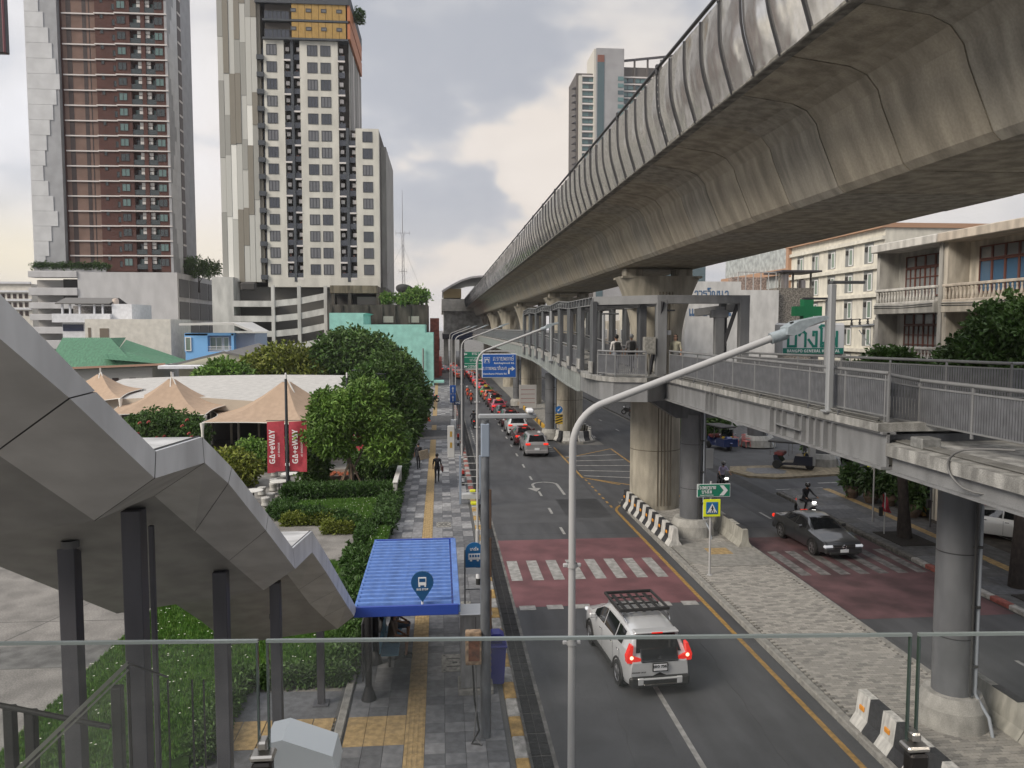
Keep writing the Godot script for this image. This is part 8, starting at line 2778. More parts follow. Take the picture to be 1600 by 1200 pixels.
	hedge("dark low hedge under the foot of the canopy", [[V(-4.0, 0.25, -20.95), V(1.5, 0.2, 0.2)], [V(-5.3, 0.25, -19.0), V(0.2, 0.2, 1.9)], [V(-2.75, 0.3, -22.6), V(0.3, 0.26, 1.4)]], 1800, 25, dark, clump(9, 0.15, 0.16, 7))
	hedge("low leafy edging along the inside of the curved hedge", [[V(-6.3, 0.25, -38.6), V(1.2, 0.2, 0.35)], [V(-4.7, 0.25, -37.0), V(0.6, 0.2, 0.5)]], 800, 26, olive, clump(9, 0.16, 0.16, 7))
	var sh := [["flowering shrub with red blossoms under the middle tan tent", V(-19.5, 0.1, -58), V(3.2, 1.9, 1.6), 900, dark], ["rounded yellow-green shrub beside the cafe tables", V(-12.4, 0.1, -48.5), V(1.5, 1.1, 1.2), 500, olive], ["dark shrub between the tables and the tent posts", V(-9.3, 0.1, -54.5), V(1.4, 1.1, 1.0), 420, dark], ["dark shrub behind the banner pole", V(-7.4, 0.1, -46.8), V(0.8, 1.5, 0.8), 380, dark], ["low shrub right behind the staked tree", V(-4.2, 0.1, -50.5), V(1.6, 0.9, 1.2), 480, dark], ["shrub under the tent's right corner", V(-12.2, 0.1, -53.5), V(1.5, 1.0, 1.0), 420, mid]]
	for s in sh:
		var t := thing("shrub", s[0], "shrub", s[1])
		rng.seed = 5
		b = mb()
		for k in 6:
			b.tube([Vector3.ZERO, V(rng.randf_range(-0.6, 0.6) * s[2].x, s[2].y * 1.1, rng.randf_range(-0.6, 0.6) * s[2].z)], 0.03, 5)
		part(t, "stems", b, dkb)
		var cp := crown_points([[V(0, s[2].y * 0.9, 0), s[2]]], s[3], 90 + int(s[3]), 0.35, -0.6)
		many(t, "foliage", fine, s[4], cp[0], cp[1])
		if s[3] == 900:
			var fx := []
			for k in 14:
				fx.append(Transform3D(Basis().scaled(Vector3.ONE * 0.6), V(rng.randf_range(-2.6, 2.6), rng.randf_range(1.4, 3.2), 1.3 + rng.randf_range(0, 0.4))))
			var fb := mb()
			for k in 5:
				fb.ball(Vector3(0.12 * cos(k * 1.3), 0.1 * sin(k * 2.1), 0.1 * sin(k)), V(0.11, 0.09, 0.1), 6)
			many(t, "blossom", fb.mesh(), mat("blossom red", L(0.30, 0.05, 0.04), 0.7), fx, [])
	# planting behind the side road
	for k in 3:
		var t := thing("shrub", ["green hedge mass beside the stout grey column", "bushes in front of the far wall past the side road", "bushes behind the parked three-wheeler's corner"][k], "shrub", [V(28.5, 0.1, -55), V(22.5, 0.1, -66.5), V(31.5, 0.1, -51.5)][k])
		var cp := crown_points([[V(0, 1.2, 0), V(2.0, 1.3, 1.6)]], 420, 130 + k, 0.4, -0.6)
		many(t, "foliage", mids, dark, cp[0], cp[1])
# ---------- vehicles (front towards -z, wheels on y = 0) ----------
func prof(st: Array, z: float, k: int) -> float:
	for i in st.size() - 1:
		if z <= st[i + 1][0]:
			return lerpf(st[i][k], st[i + 1][k], clampf((z - st[i][0]) / (st[i + 1][0] - st[i][0]), 0, 1))
	return st[st.size() - 1][k]

# stations: [z, top, belt, half width of roof]; glass: [windscreen z0 z1, rear z0 z1], doors: [[z0, z1], ...]
func car(label: String, category: String, W: float, st: Array, glass: Array, doors: Array, axles: Array, R: float, paint: Material, o := {}) -> Node3D:
	var t := thing("car" if not o.has("name") else o.name, label, category)
	var hw := W / 2
	var zf: float = st[0][0]
	var zr: float = st[st.size() - 1][0]
	var body := mb()
	var rows := []
	for i in st.size():
		var s: Array = st[i]
		for sub in (3 if i < st.size() - 1 else 1):
			var z: float = lerpf(s[0], st[mini(i + 1, st.size() - 1)][0], sub / 3.0)
			var top := prof(st, z, 1)
			var belt := minf(prof(st, z, 2), top - 0.02)
			var e := 1.0 - 0.13 * pow(absf(z - (zf + zr) / 2) / ((zr - zf) / 2), 7.0)
			var wm := hw * e
			var wb := (hw - 0.05) * e
			var wt := minf(prof(st, z, 3), wb)
			var lo := 0.24 + 0.10 * pow(absf(z * 2 / (zr - zf)), 6.0)
			rows.append([V(wm - 0.06, lo, z), V(wm, lo + 0.16, z), V(wm, belt * 0.72, z), V(wm - 0.012, belt * 0.86, z), V(wb, belt, z), V(lerpf(wb, wt, 0.86), lerpf(belt, top, 0.82), z), V(wt * 0.9, top - 0.012, z), V(wt * 0.5, top + 0.012, z), V(0, top + 0.018, z)])
	for s in [1.0, -1.0]:
		for rg in [[0, 4], [4, 5], [5, 8]]:
			var rr := []
			for r in rows:
				var a := []
				for j in range(rg[0], rg[1] + 1):
					a.append(r[j] * V(s, 1, 1))
				rr.append(a)
			body.sheet(rr, s > 0)
		for r in [rows[0], rows[rows.size() - 1]]:
			for j in 8:
				var c := V(0, r[2].y, r[0].z)
				body.t3(c, r[j] * V(s, 1, 1), r[j + 1] * V(s, 1, 1))
	part(t, "body", body, paint)
	var gm := glass_mat("car glass", L(0.012, 0.013, 0.015), 0.05)
	var blk := mat("car black trim", L(0.018), 0.55)
	var ws := mb()
	for g in [[glass[0], glass[1], "windscreen"], [glass[2], glass[3], "rear_window"]]:
		ws = mb()
		var rr := []
		for i in 7:
			var z := lerpf(g[0], g[1], i / 6.0)
			var a := []
			for j in 7:
				var u := -0.86 + 1.72 * j / 6.0
				a.append(V(u * prof(st, z, 3) * 0.99, prof(st, z, 1) + 0.02 - 0.025 * pow(u, 4.0), z + (0.008 if g[2] == "rear_window" else -0.008)))
			rr.append(a)
		ws.sheet(rr)
		part(t, g[2], ws, gm)
	for s in [1.0, -1.0]:
		for d in doors:
			ws = mb()
			var rr := []
			for i in 9:
				var z := lerpf(d[0], d[1], i / 8.0)
				var top := prof(st, z, 1)
				var belt := minf(prof(st, z, 2), top - 0.02)
				var wb := hw - 0.05
				var wt := minf(prof(st, z, 3), wb)
				var y0 := belt + 0.03
				var y1 := maxf(y0 + 0.005, lerpf(belt, top, 0.80) - 0.02)
				var a := []
				for y in [y0, y1]:
					a.append(V(s * (lerpf(wb, lerpf(wb, wt, 0.86), (y - belt) / maxf(0.02, lerpf(belt, top, 0.82) - belt)) + 0.007), y, z))
				rr.append(a)
			ws.sheet(rr, s > 0)
			part(t, "side_window", ws, gm)
			ws = mb()
			ws.box(Vector3(s * (hw + 0.002), prof(st, d[1], 2) * 0.62, d[1]), V(0.006, prof(st, d[1], 2) * 0.62, 0.012))
			ws.cbox(Vector3(s * (hw + 0.008), prof(st, d[1], 2) * 0.87, d[1] - 0.14), V(0.03, 0.03, 0.17), 0.01)
			part(t, "door_handle", ws, o.get("chrome", paint))
		ws = mb()
		ws.cbox(Vector3(s * (hw + 0.09), prof(st, glass[1], 2) + 0.06, glass[1] - 0.25), V(0.2, 0.15, 0.1), 0.035)
		part(t, "mirror", ws, o.get("mirror", paint))
		for z in axles:
			var w := Node3D.new()
			w.name = "wheel"
			t.add_child(w, true)
			w.position = Vector3(s * (hw - 0.10), R, z)
			w.rotation.z = -s * PI / 2
			ws = mb()
			ws.lathe([W2(R * 0.6, -0.1), W2(R * 0.96, -0.1), W2(R, -0.06), W2(R, 0.08), W2(R * 0.95, 0.115), W2(R * 0.66, 0.115), W2(R * 0.64, 0.08)], Vector3.ZERO, 24)
			part(w, "tyre", ws, MATS["rubber black"])
			ws = mb()
			ws.lathe([W2(0, 0.075), W2(R * 0.64, 0.07)], Vector3.ZERO, 20)
			part(w, "hub", ws, blk)
			ws = mb()
			for k in 5:
				var a := TAU * k / 5.0
				ws.bar(V(0, 0.10, 0), Vector3(cos(a) * R * 0.62, 0.095, sin(a) * R * 0.62), 0.055, 0.03)
			ws.lathe([W2(R * 0.58, 0.09), W2(R * 0.60, 0.118), W2(R * 0.66, 0.118)], Vector3.ZERO, 20)
			part(w, "rim", ws, o.get("rim", mat("alloy rim", L(0.28, 0.28, 0.29), 0.35, 0.8)))
			ws = mb()
			var arc := []
			for k in 13:
				var a := PI * k / 12.0
				arc.append(Vector3(s * (hw - 0.012), R + (R + 0.055) * sin(a), z + (R + 0.055) * cos(a)))
			ws.tube(arc, 0.04, 6)
			part(t, "wheel_arch", ws, blk if o.has("clad") else mat("arch gloom", L(0.008), 0.9))
	# lamps, bumpers, plate
	var red := mat("tail lamp", L(0.45, 0.01, 0.01), 0.25, 0, {"emit": L(1.0, 0.05, 0.02), "energy": o.get("brake", 0.6) * 0.6})
	var hl := mat("head lamp", L(0.55, 0.57, 0.6), 0.1, 0, {"spec": 0.8, "emit": L(0.9, 0.93, 1.0), "energy": 0.12})
	var bt: float = prof(st, zr - 0.15, 2)
	if not o.has("own_tail"):
		for s in [1.0, -1.0]:
			p1(t, "tail_lamp", red, "cbox", [Vector3(s * (hw - 0.25), bt - 0.12, zr - 0.02), V(0.36, 0.15, 0.12), 0.03])
			p1(t, "head_lamp", hl, "cbox", [Vector3(s * (hw - 0.26), prof(st, zf + 0.1, 1) - 0.14, zf + 0.06), V(0.40, 0.12, 0.16), 0.04])
		p1(t, "high_brake_lamp", red, "cbox", [V(0, prof(st, glass[2] if zr > 0 else 0.0, 1) + 0.0, glass[2] + 0.06), V(0.34, 0.05, 0.06), 0.015])
		p1(t, "grille", blk, "cbox", [V(0, 0.52, zf + 0.03), V(W * 0.5, 0.2, 0.1), 0.03])
	p1(t, "bumper", o.get("clad", paint), "cbox", [V(0, 0.42, zr - 0.02), V(W * 0.92, 0.3, 0.16), 0.06])
	p1(t, "bumper", o.get("clad", paint), "cbox", [V(0, 0.40, zf + 0.04), V(W * 0.9, 0.26, 0.16), 0.06])
	p1(t, "number_plate", MATS["sign white"], "cbox", [V(0, 0.62 if not o.has("own_tail") else 0.80, zr + 0.055), V(0.36, 0.17, 0.02), 0.006])
	p1(t, "number_plate", MATS["sign white"], "cbox", [V(0, 0.40, zf - 0.05), V(0.36, 0.13, 0.02), 0.006])
	return t

func repaint(t: Node3D, m: Material) -> Node3D:
	for c in t.get_children():
		if c is MeshInstance3D and (c.name.begins_with("body") or c.name.begins_with("bumper") or c.name.begins_with("mirror")):
			c.material_override = m
	return t

func paint(key: String, c: Color) -> Material:
	return mat(key + " car paint", c, 0.32, 0.25, {"coat": 1.0})

func make_vehicles() -> void:
	var suv := [[-2.24, 0.72, 0.70, 0.72], [-2.12, 0.92, 0.90, 0.76], [-1.4, 1.06, 1.02, 0.78], [-0.55, 1.56, 1.06, 0.62], [-0.15, 1.66, 1.08, 0.62], [1.2, 1.66, 1.12, 0.62], [1.86, 1.56, 1.16, 0.60], [2.16, 1.10, 1.08, 0.72], [2.26, 0.92, 0.90, 0.76]]
	var sedan := [[-2.32, 0.58, 0.56, 0.7], [-2.2, 0.74, 0.72, 0.74], [-1.1, 0.94, 0.92, 0.74], [-0.35, 1.36, 0.96, 0.56], [0.2, 1.43, 0.98, 0.56], [0.9, 1.36, 1.0, 0.55], [1.75, 1.02, 1.0, 0.68], [2.2, 0.98, 0.95, 0.72], [2.34, 0.72, 0.70, 0.72]]
	var pearl := paint("pearl white", L(0.55, 0.56, 0.57))
	var blk := mat("car black trim", L(0.018), 0.55)
	var chrome := mat("chrome", L(0.6), 0.15, 1.0)
	# the white car with the roof basket
	var h := car("white family car with a black roof basket and lit red tail lamps", "car", 1.75, suv, [-1.32, -0.5, 1.78, 2.14], [[-1.05, -0.08], [-0.02, 0.95], [1.02, 1.55]], [-1.38, 1.42], 0.345, pearl, {"own_tail": 1, "clad": blk, "chrome": chrome, "mirror": pearl})
	h.position = V(5.40, 0.01, -21.85)
	h.rotation.y = 0.075
	var red := mat("tail lamp bright", L(0.5, 0.012, 0.01), 0.2, 0, {"emit": L(1.0, 0.04, 0.02), "energy": 0.2})
	for s in [1.0, -1.0]:
		var b := mb()
		b.xf = Transform3D(Basis(), V(0, 0, 2.17))
		b.prism([W2(s * 0.86, 0.92), W2(s * 0.88, 1.08), W2(s * 0.76, 1.38), W2(s * 0.70, 1.36), W2(s * 0.73, 1.10), W2(s * 0.42, 1.0), W2(s * 0.42, 0.94), W2(s * 0.6, 0.90)], -0.12, 0.07)
		part(h, "tail_lamp", b, red)
		b = mb()
		b.ball(V(s * 0.75, 1.06, 2.25), V(0.05, 0.05, 0.02), 8)
		part(h, "lit_bulb", b, mat("lit bulb", L(1, 0.5, 0.3), 0.3, 0, {"emit": L(1.0, 0.45, 0.25), "energy": 1.6}))
		p1(h, "head_lamp", mat("head lamp", L(0.55)), "cbox", [V(s * 0.68, 0.82, -2.14), V(0.3, 0.1, 0.14), 0.03])
		p1(h, "roof_rail", chrome, "tube", [[V(s * 0.60, 1.66, -0.35), V(s * 0.63, 1.735, -0.2), V(s * 0.63, 1.74, 1.15), V(s * 0.61, 1.66, 1.35)], 0.028, 8])
		p1(h, "side_cladding", blk, "cbox", [V(s * 0.885, 0.34, 0), V(0.05, 0.17, 1.95), 0.02])
		p1(h, "bumper_insert", pearl, "cbox", [V(s * 0.52, 0.44, 2.30), V(0.18, 0.2, 0.06), 0.03])
	p1(h, "bumper_insert", pearl, "cbox", [V(0, 0.50, 2.30), V(1.0, 0.06, 0.06), 0.02])
	p1(h, "skid_bar", chrome, "cbox", [V(0, 0.36, 2.30), V(0.9, 0.05, 0.06), 0.02])
	p1(h, "tailgate_trim", MATS["car glass"], "cbox", [V(0, 1.08, 2.2), V(1.0, 0.34, 0.07), 0.02, Basis(Vector3.RIGHT, -0.35)])
	p1(h, "spoiler", pearl, "cbox", [V(0, 1.60, 1.88), V(1.2, 0.06, 0.3), 0.025])
	p1(h, "high_brake_lamp", red, "cbox", [V(0, 1.6, 2.035), V(0.3, 0.035, 0.03), 0.01])
	p1(h, "plate_frame", blk, "cbox", [V(0, 0.80, 2.30), V(0.42, 0.23, 0.03), 0.01])
	word(h, "2ขธ 7567".replace("ขธ", "AO"), 0.07, V(0, 0.83, 2.328), blk)
	word(h, "XPANDER CROSS", 0.035, V(-0.58, 0.70, 2.33), blk)
	var em := mb()
	for k in 3:
		var a := PI / 2 + TAU * k / 3.0
		var d := Vector3(cos(a), sin(a), 0)
		var n := Vector3(-sin(a), cos(a), 0)
		em.q(V(0, 1.02, 2.265), V(0, 1.02, 2.265) + d * 0.035 - n * 0.02, V(0, 1.02, 2.265) + d * 0.07, V(0, 1.02, 2.265) + d * 0.035 + n * 0.02)
	part(h, "emblem", em, chrome)
	# black roof basket lying on the rails
	var rk := thing("roof_basket", "black slatted cargo basket on the white car's roof", "roof basket", h.position, h.rotation.y)
	for e in [[-0.68, 0, 0.06, 1.5], [0.68, 0, 0.06, 1.5], [0, -0.74, 1.42, 0.06], [0, 0.74, 1.42, 0.06]]:
		p1(rk, "side_bar", blk, "cbox", [V(e[0], 1.86, 0.28 + e[1]), V(e[2], 0.09, e[3]), 0.02])
	for k in 5:
		p1(rk, "slat", blk, "cbox", [V(-0.46 + 0.23 * k, 1.80, 0.28), V(0.075 if k % 2 else 0.11, 0.03, 1.44), 0.01])
	for z in [-0.25, 0.28, 0.8]:
		p1(rk, "cross_bar", blk, "cbox", [V(0, 1.775, z), V(1.3, 0.04, 0.06), 0.01])
	# dark saloon on the right road, facing us
	var ds := car("dark grey saloon driving towards us over the right zebra crossing", "car", 1.82, sedan, [-1.02, -0.32, 0.95, 1.68], [[-0.78, 0.12], [0.18, 0.98]], [-1.42, 1.36], 0.335, paint("graphite", L(0.032, 0.034, 0.037)))
	ds.position = V(16.25, 0.01, -33.1)
	ds.rotation.y = PI + 0.05
	p1(ds, "grille", MATS["rubber black"], "cbox", [V(0, 0.55, -2.325), V(1.0, 0.2, 0.06), 0.03])
	p1(ds, "air_intake", MATS["rubber black"], "cbox", [V(0, 0.3, -2.36), V(1.3, 0.12, 0.06), 0.03])
	p1(ds, "grille_bar", chrome, "cbox", [V(0, 0.56, -2.35), V(0.9, 0.03, 0.05), 0.01])
	var star := mb()
	for k in 3:
		var a := PI / 2 + TAU * k / 3.0
		star.bar(V(0, 0.56, -2.37), Vector3(0.09 * cos(a), 0.56 + 0.09 * sin(a), -2.37), 0.02, 0.02)
	star.xf = Transform3D(Basis(Vector3.RIGHT, PI / 2), V(0, 0.56, -2.37))
	star.lathe([W2(0.085, -0.01), W2(0.1, 0.0), W2(0.085, 0.01)], Vector3.ZERO, 16)
	part(ds, "emblem", star, chrome)
	# the queue on the left road
	var sv := car("silver estate car at the tail of the queue, brake lamps lit", "car", 1.82, suv, [-1.32, -0.5, 1.78, 2.14], [[-1.05, -0.08], [-0.02, 0.95], [1.02, 1.55]], [-1.38, 1.42], 0.34, paint("silver", L(0.27, 0.265, 0.27)), {"brake": 0.8})
	sv.set_meta("group", "cars queueing on the left road")
	sv.position = V(7.0, 0.01, -60.0)
	var sd := car("dark red saloon second from the tail of the queue", "car", 1.8, sedan, [-1.02, -0.32, 0.95, 1.68], [[-0.78, 0.12], [0.18, 0.98]], [-1.42, 1.36], 0.33, paint("maroon", L(0.075, 0.018, 0.02)))
	sd.set_meta("group", "cars queueing on the left road")
	sd.position = V(6.75, 0.01, -65.5)
	var pk := paint("taxi pink", L(0.42, 0.05, 0.10))
	var gy := paint("taxi green", L(0.10, 0.20, 0.03))
	var org := paint("taxi orange", L(0.5, 0.10, 0.03))
	var q := [["white tall car with an amber lamp, third in the queue", sv, pearl], ["dark red hatchback fourth in the queue, under the camera mast's arm", sv, paint("maroon", L(0.075))], ["dark saloon fifth in the queue, with a bright high brake lamp", sd, paint("graphite", L(0.045))], ["pink taxi sixth in the queue", sd, pk], ["deep red car seventh in the queue", sv, paint("maroon", L(0.075))], ["orange taxi eighth in the queue", sd, org], ["green and yellow taxi ninth in the queue", sd, gy], ["pink taxi tenth in the queue", sd, pk], ["red car eleventh in the queue", sd, org], ["pink taxi twelfth in the queue", sd, pk], ["red tall car thirteenth in the queue", sv, paint("signal red", L(0.3, 0.03, 0.03))], ["orange taxi fourteenth in the queue, beneath the signs", sd, org], ["pink taxi fifteenth in the queue, far off", sd, pk], ["orange taxi sixteenth in the queue, far off", sd, org]]
	for i in q.size():
		var z := -71.5 - 5.9 * i - 0.12 * i * i
		var c := copy(q[i][1], q[i][0], V(6.7 - 0.075 * i, 0.01, z), 0.01 * (i % 3))
		repaint(c, q[i][2])
		if i in [3, 6, 10, 11, 12]:
			p1(c, "taxi_sign", mat("taxi lamp", L(0.6, 0.45, 0.05), 0.5), "cbox", [V(0, 1.5, 0.25), V(0.5, 0.14, 0.16), 0.03])
	var far := ["red car far up the left lane", "orange taxi far up the left lane", "pink taxi farthest up the left lane", "maroon car in the far second lane", "red car at the far crossroads", "orange taxi at the far crossroads"]
	for i in 6:
		repaint(copy(sd if i % 2 else sv, far[i], V([3.6, 3.4, 3.1, 1.0, -0.6, 3.0][i], 0.01, [-150, -157, -164, -172, -181, -186][i])), [org, org, pk, paint("maroon", L(0.07)), org, org][i])
	# white car parked on the right
	var wc := copy(ds, "white saloon parked nose to the road on the right forecourt, behind the nearest column", V(25.2, 0.15, -33.0), -2.35)
	repaint(wc, pearl)
	wc.set_meta("group", "")
	make_two_wheelers()

func motorcycle(label: String, at: Vector3, turn: float, body: Material, lit: bool) -> Node3D:
	var t := thing("motorcycle", label, "motorcycle", at, turn, "motorcycles on the roads")
	for z in [-0.62, 0.62]:
		var b := mb()
		b.xf = Transform3D(Basis(V(0, 0, 1), PI / 2), V(0, 0.29, z))
		b.lathe([W2(0.18, -0.05), W2(0.27, -0.05), W2(0.29, 0), W2(0.27, 0.05), W2(0.18, 0.05), W2(0.16, 0), W2(0.18, -0.05)], Vector3.ZERO, 18)
		part(t, "wheel", b, MATS["rubber black"])
	var b := mb()
	b.xf = Transform3D(Basis(Vector3.UP, -PI / 2), Vector3.ZERO)
	b.prism([W2(-0.62, 0.62), W2(-0.75, 0.72), W2(-0.5, 0.74), W2(0.05, 0.66), W2(0.32, 0.62), W2(0.5, 0.95), W2(0.62, 0.9), W2(0.58, 0.55), W2(0.3, 0.32), W2(-0.3, 0.3), W2(-0.4, 0.5)], -0.13, 0.13)
	part(t, "fairing", b, body)
	p1(t, "seat", MATS["rubber black"], "cbox", [V(0, 0.77, 0.28), V(0.26, 0.09, 0.72), 0.035])
	p1(t, "handlebar", MATS["rubber black"], "tube", [[V(-0.36, 1.0, -0.42), V(0, 0.98, -0.52), V(0.36, 1.0, -0.42)], 0.018, 6])
	p1(t, "fork", mat("chrome", L(0.6)), "tube", [[V(0, 0.95, -0.48), V(0, 0.29, -0.63)], 0.035, 6])
	p1(t, "head_lamp", mat("bike lamp", L(0.6), 0.2, 0, {"emit": L(1.0, 0.98, 0.9), "energy": 1.6}) if lit else mat("head lamp", L(0.55)), "cbox", [V(0, 0.82, -0.62), V(0.24, 0.1, 0.08), 0.03])
	p1(t, "tail_lamp", mat("tail lamp", L(0.45)), "cbox", [V(0, 0.72, 0.74), V(0.16, 0.08, 0.06), 0.02])
	return t

func tuk_tuk(label: String, at: Vector3, turn: float, body: Material) -> void:
	var t := thing("tuk_tuk", label, "three-wheeler", at, turn, "parked three-wheelers")
	for w in [V(0, 0.3, -1.15), V(0.58, 0.3, 0.85), V(-0.58, 0.3, 0.85)]:
		var b := mb()
		b.xf = Transform3D(Basis(V(0, 0, 1), PI / 2), w)
		b.lathe([W2(0, -0.08), W2(0.28, -0.08), W2(0.3, 0), W2(0.28, 0.08), W2(0.12, 0.09), W2(0, 0.06)], Vector3.ZERO, 18)
		part(t, "wheel", b, MATS["rubber black"])
	var b := mb()
	b.xf = Transform3D(Basis(Vector3.UP, -PI / 2), Vector3.ZERO)
	b.prism([W2(-1.4, 0.35), W2(-1.4, 0.95), W2(-0.3, 0.95), W2(-0.2, 0.5), W2(0.55, 0.45), W2(0.85, 0.95), W2(1.1, 0.9), W2(1.05, 0.55), W2(0.6, 0.3)], -0.6, 0.6)
	part(t, "body", b, body)
	p1(t, "nose", body, "cbox", [V(0, 0.8, -1.0), V(0.62, 0.6, 0.5), 0.12])
	p1(t, "mudguard", body, "cbox", [V(0, 0.6, -1.25), V(0.26, 0.12, 0.5), 0.04])
	p1(t, "windscreen", MATS["car glass"], "cbox", [V(0, 1.35, -0.82), V(1.0, 0.55, 0.04), 0.01])
	p1(t, "yellow_board", mat("hazard yellow", L(0.55)), "cbox", [V(0, 1.03, -0.86), V(0.9, 0.13, 0.05), 0.01])
	p1(t, "roof", mat("tarpaulin black", L(0.03), 0.6), "cbox", [V(0, 1.82, 0.2), V(1.4, 0.14, 2.5), 0.06])
	p1(t, "passenger_seat", mat("seat maroon", L(0.16, 0.03, 0.03), 0.6), "cbox", [V(0, 0.98, 0.75), V(1.1, 0.25, 0.6), 0.06])
	for s in [-1, 1]:
		for z in [-0.8, 0.1, 1.3]:
			p1(t, "roof_post", mat("chrome", L(0.6)), "tube", [[V(s * 0.56, 0.9, z), V(s * 0.6, 1.8, z)], 0.02, 6])
		p1(t, "mirror", mat("chrome", L(0.6)), "ball", [V(s * 0.68, 1.25, -0.9), V(0.08, 0.06, 0.03), 8])
	p1(t, "head_lamp", mat("head lamp", L(0.55)), "ball", [V(0, 0.85, -1.26), V(0.1, 0.1, 0.05), 10])

func make_two_wheelers() -> void:
	var blk := paint("black", L(0.02))
	var wh := paint("pearl white", L(0.55))
	var m := [["small black motorcycle riding up the left lane past the camera mast", V(3.1, 0, -75.6), 0.0, blk], ["motorcycle of the nearer orange-vested rider", V(3.75, 0, -99.5), 0.0, org_paint()], ["motorcycle of the farther orange-vested rider", V(3.55, 0, -107.0), 0.0, org_paint()], ["dark scooter with its lamp lit coming down the right road behind the island sign", V(16.4, 0, -45.0), PI, blk], ["white scooter with a bright lamp just ahead of the dark saloon's roof", V(18.35, 0, -38.4), PI + 0.2, wh]]
	for i in 5:
		motorcycle(m[i][0], m[i][1], m[i][2], m[i][3], i > 2)
	for i in 5:
		motorcycle(["motorcycle first in the row parked before the far shops", "motorcycle second in the row parked before the far shops", "motorcycle third in the row parked before the far shops", "motorcycle parked on the pavement by the turquoise wall", "second motorcycle by the turquoise wall"][i], [V(20.4, 0.14, -80), V(20.5, 0.14, -82), V(20.3, 0.14, -84.5), V(-1.0, 0.15, -101), V(-1.5, 0.15, -103)][i], 1.2, [blk, org_paint(), blk, blk, wh][i], false)
	tuk_tuk("near-black three-wheeler with a black roof parked on the traffic island", V(23.3, 0.13, -51.0), PI + 0.95, paint("tuk blue", L(0.012, 0.015, 0.03)))
	tuk_tuk("blue three-wheeler parked nose out past the grey column", V(21.9, 0, -60.6), PI + 0.2, paint("tuk bright blue", L(0.015, 0.03, 0.12)))

func org_paint() -> Material:
	return paint("taxi orange", L(0.5, 0.10, 0.03))

# ---------- people ----------
# bones: [from, to, radius, radius, colour]; one closed skin by surface nets
func flesh(bones: Array, cell: float) -> MB:
	var lo := Vector3.INF
	var hi := -Vector3.INF
	for b in bones:
		for e in [b[0], b[1]]:
			lo = lo.min(e)
			hi = hi.max(e)
	lo -= Vector3.ONE * 0.25
	hi += Vector3.ONE * 0.25
	var n := Vector3i(((hi - lo) / cell).ceil())
	var g := PackedFloat32Array()
	g.resize(n.x * n.y * n.z)
	g.fill(1.0)
	var cs := PackedInt32Array()
	cs.resize(g.size())
	var near := PackedFloat32Array()
	near.resize(g.size())
	near.fill(9.0)
	var k := 0.028
	for bi in bones.size():
		var b: Array = bones[bi]
		var m: float = maxf(b[2], b[3]) + 0.06
		var a0 := Vector3i(((b[0].min(b[1]) - Vector3.ONE * m - lo) / cell).floor()).clamp(Vector3i.ZERO, n - Vector3i.ONE)
		var a1 := Vector3i(((b[0].max(b[1]) + Vector3.ONE * m - lo) / cell).ceil()).clamp(Vector3i.ZERO, n - Vector3i.ONE)
		var d: Vector3 = b[1] - b[0]
		var dd := maxf(d.length_squared(), 1e-6)
		for z in range(a0.z, a1.z + 1):
			for y in range(a0.y, a1.y + 1):
				for x in range(a0.x, a1.x + 1):
					var p := lo + V(x, y, z) * cell
					var t := clampf((p - b[0]).dot(d) / dd, 0, 1)
					var s := p.distance_to(b[0] + d * t) - lerpf(b[2], b[3], t)
					var i := x + n.x * (y + n.y * z)
					var h := maxf(k - absf(g[i] - s), 0.0) / k
					g[i] = minf(g[i], s) - h * h * k * 0.25
					if s < near[i]:
						near[i] = s
						cs[i] = bi
	var out := mb()
	var vid := {}
	var st := [1, n.x, n.x * n.y]
	for z in n.z - 1:
		for y in n.y - 1:
			for x in n.x - 1:
				var i := x + n.x * (y + n.y * z)
				var v0 := g[i]
				if v0 > 0.2:
					continue
				var inside := 0
				for c in 8:
					if g[i + (c & 1) + (st[1] if c & 2 else 0) + (st[2] if c & 4 else 0)] < 0:
						inside += 1
				if inside == 0 or inside == 8:
					continue
				var acc := Vector3.ZERO
				var cnt := 0
				for e in 12:
					var ax := e / 4
					var o1 := (e % 4) & 1
					var o2 := (e % 4) >> 1
					var base: int = i + o1 * st[(ax + 1) % 3] + o2 * st[(ax + 2) % 3]
					var f0 := g[base]
					var f1 := g[base + st[ax]]
					if (f0 < 0) != (f1 < 0):
						var q := Vector3.ZERO
						q[ax] = f0 / (f0 - f1)
						q[(ax + 1) % 3] = o1
						q[(ax + 2) % 3] = o2
						acc += q
						cnt += 1
				var gr := V(g[i + 1] - v0, g[i + st[1]] - v0, g[i + st[2]] - v0).normalized()
				vid[i] = [lo + (V(x, y, z) + acc / cnt) * cell, gr, bones[cs[i]][4]]
	for i in vid:
		for ax in 3:
			var s1: int = st[(ax + 1) % 3]
			var s2: int = st[(ax + 2) % 3]
			if (g[i] < 0) == (g[i + st[ax]] < 0):
				continue
			if not (vid.has(i - s1) and vid.has(i - s2) and vid.has(i - s1 - s2)):
				continue
			var qd := [vid[i], vid[i - s1], vid[i - s1 - s2], vid[i - s2]]
			for j in ([0, 1, 2, 0, 2, 3] if g[i] > 0 else [0, 2, 1, 0, 3, 2]):
				out.col = qd[j][2]
				out.sv(qd[j][0], qd[j][1])
	return out

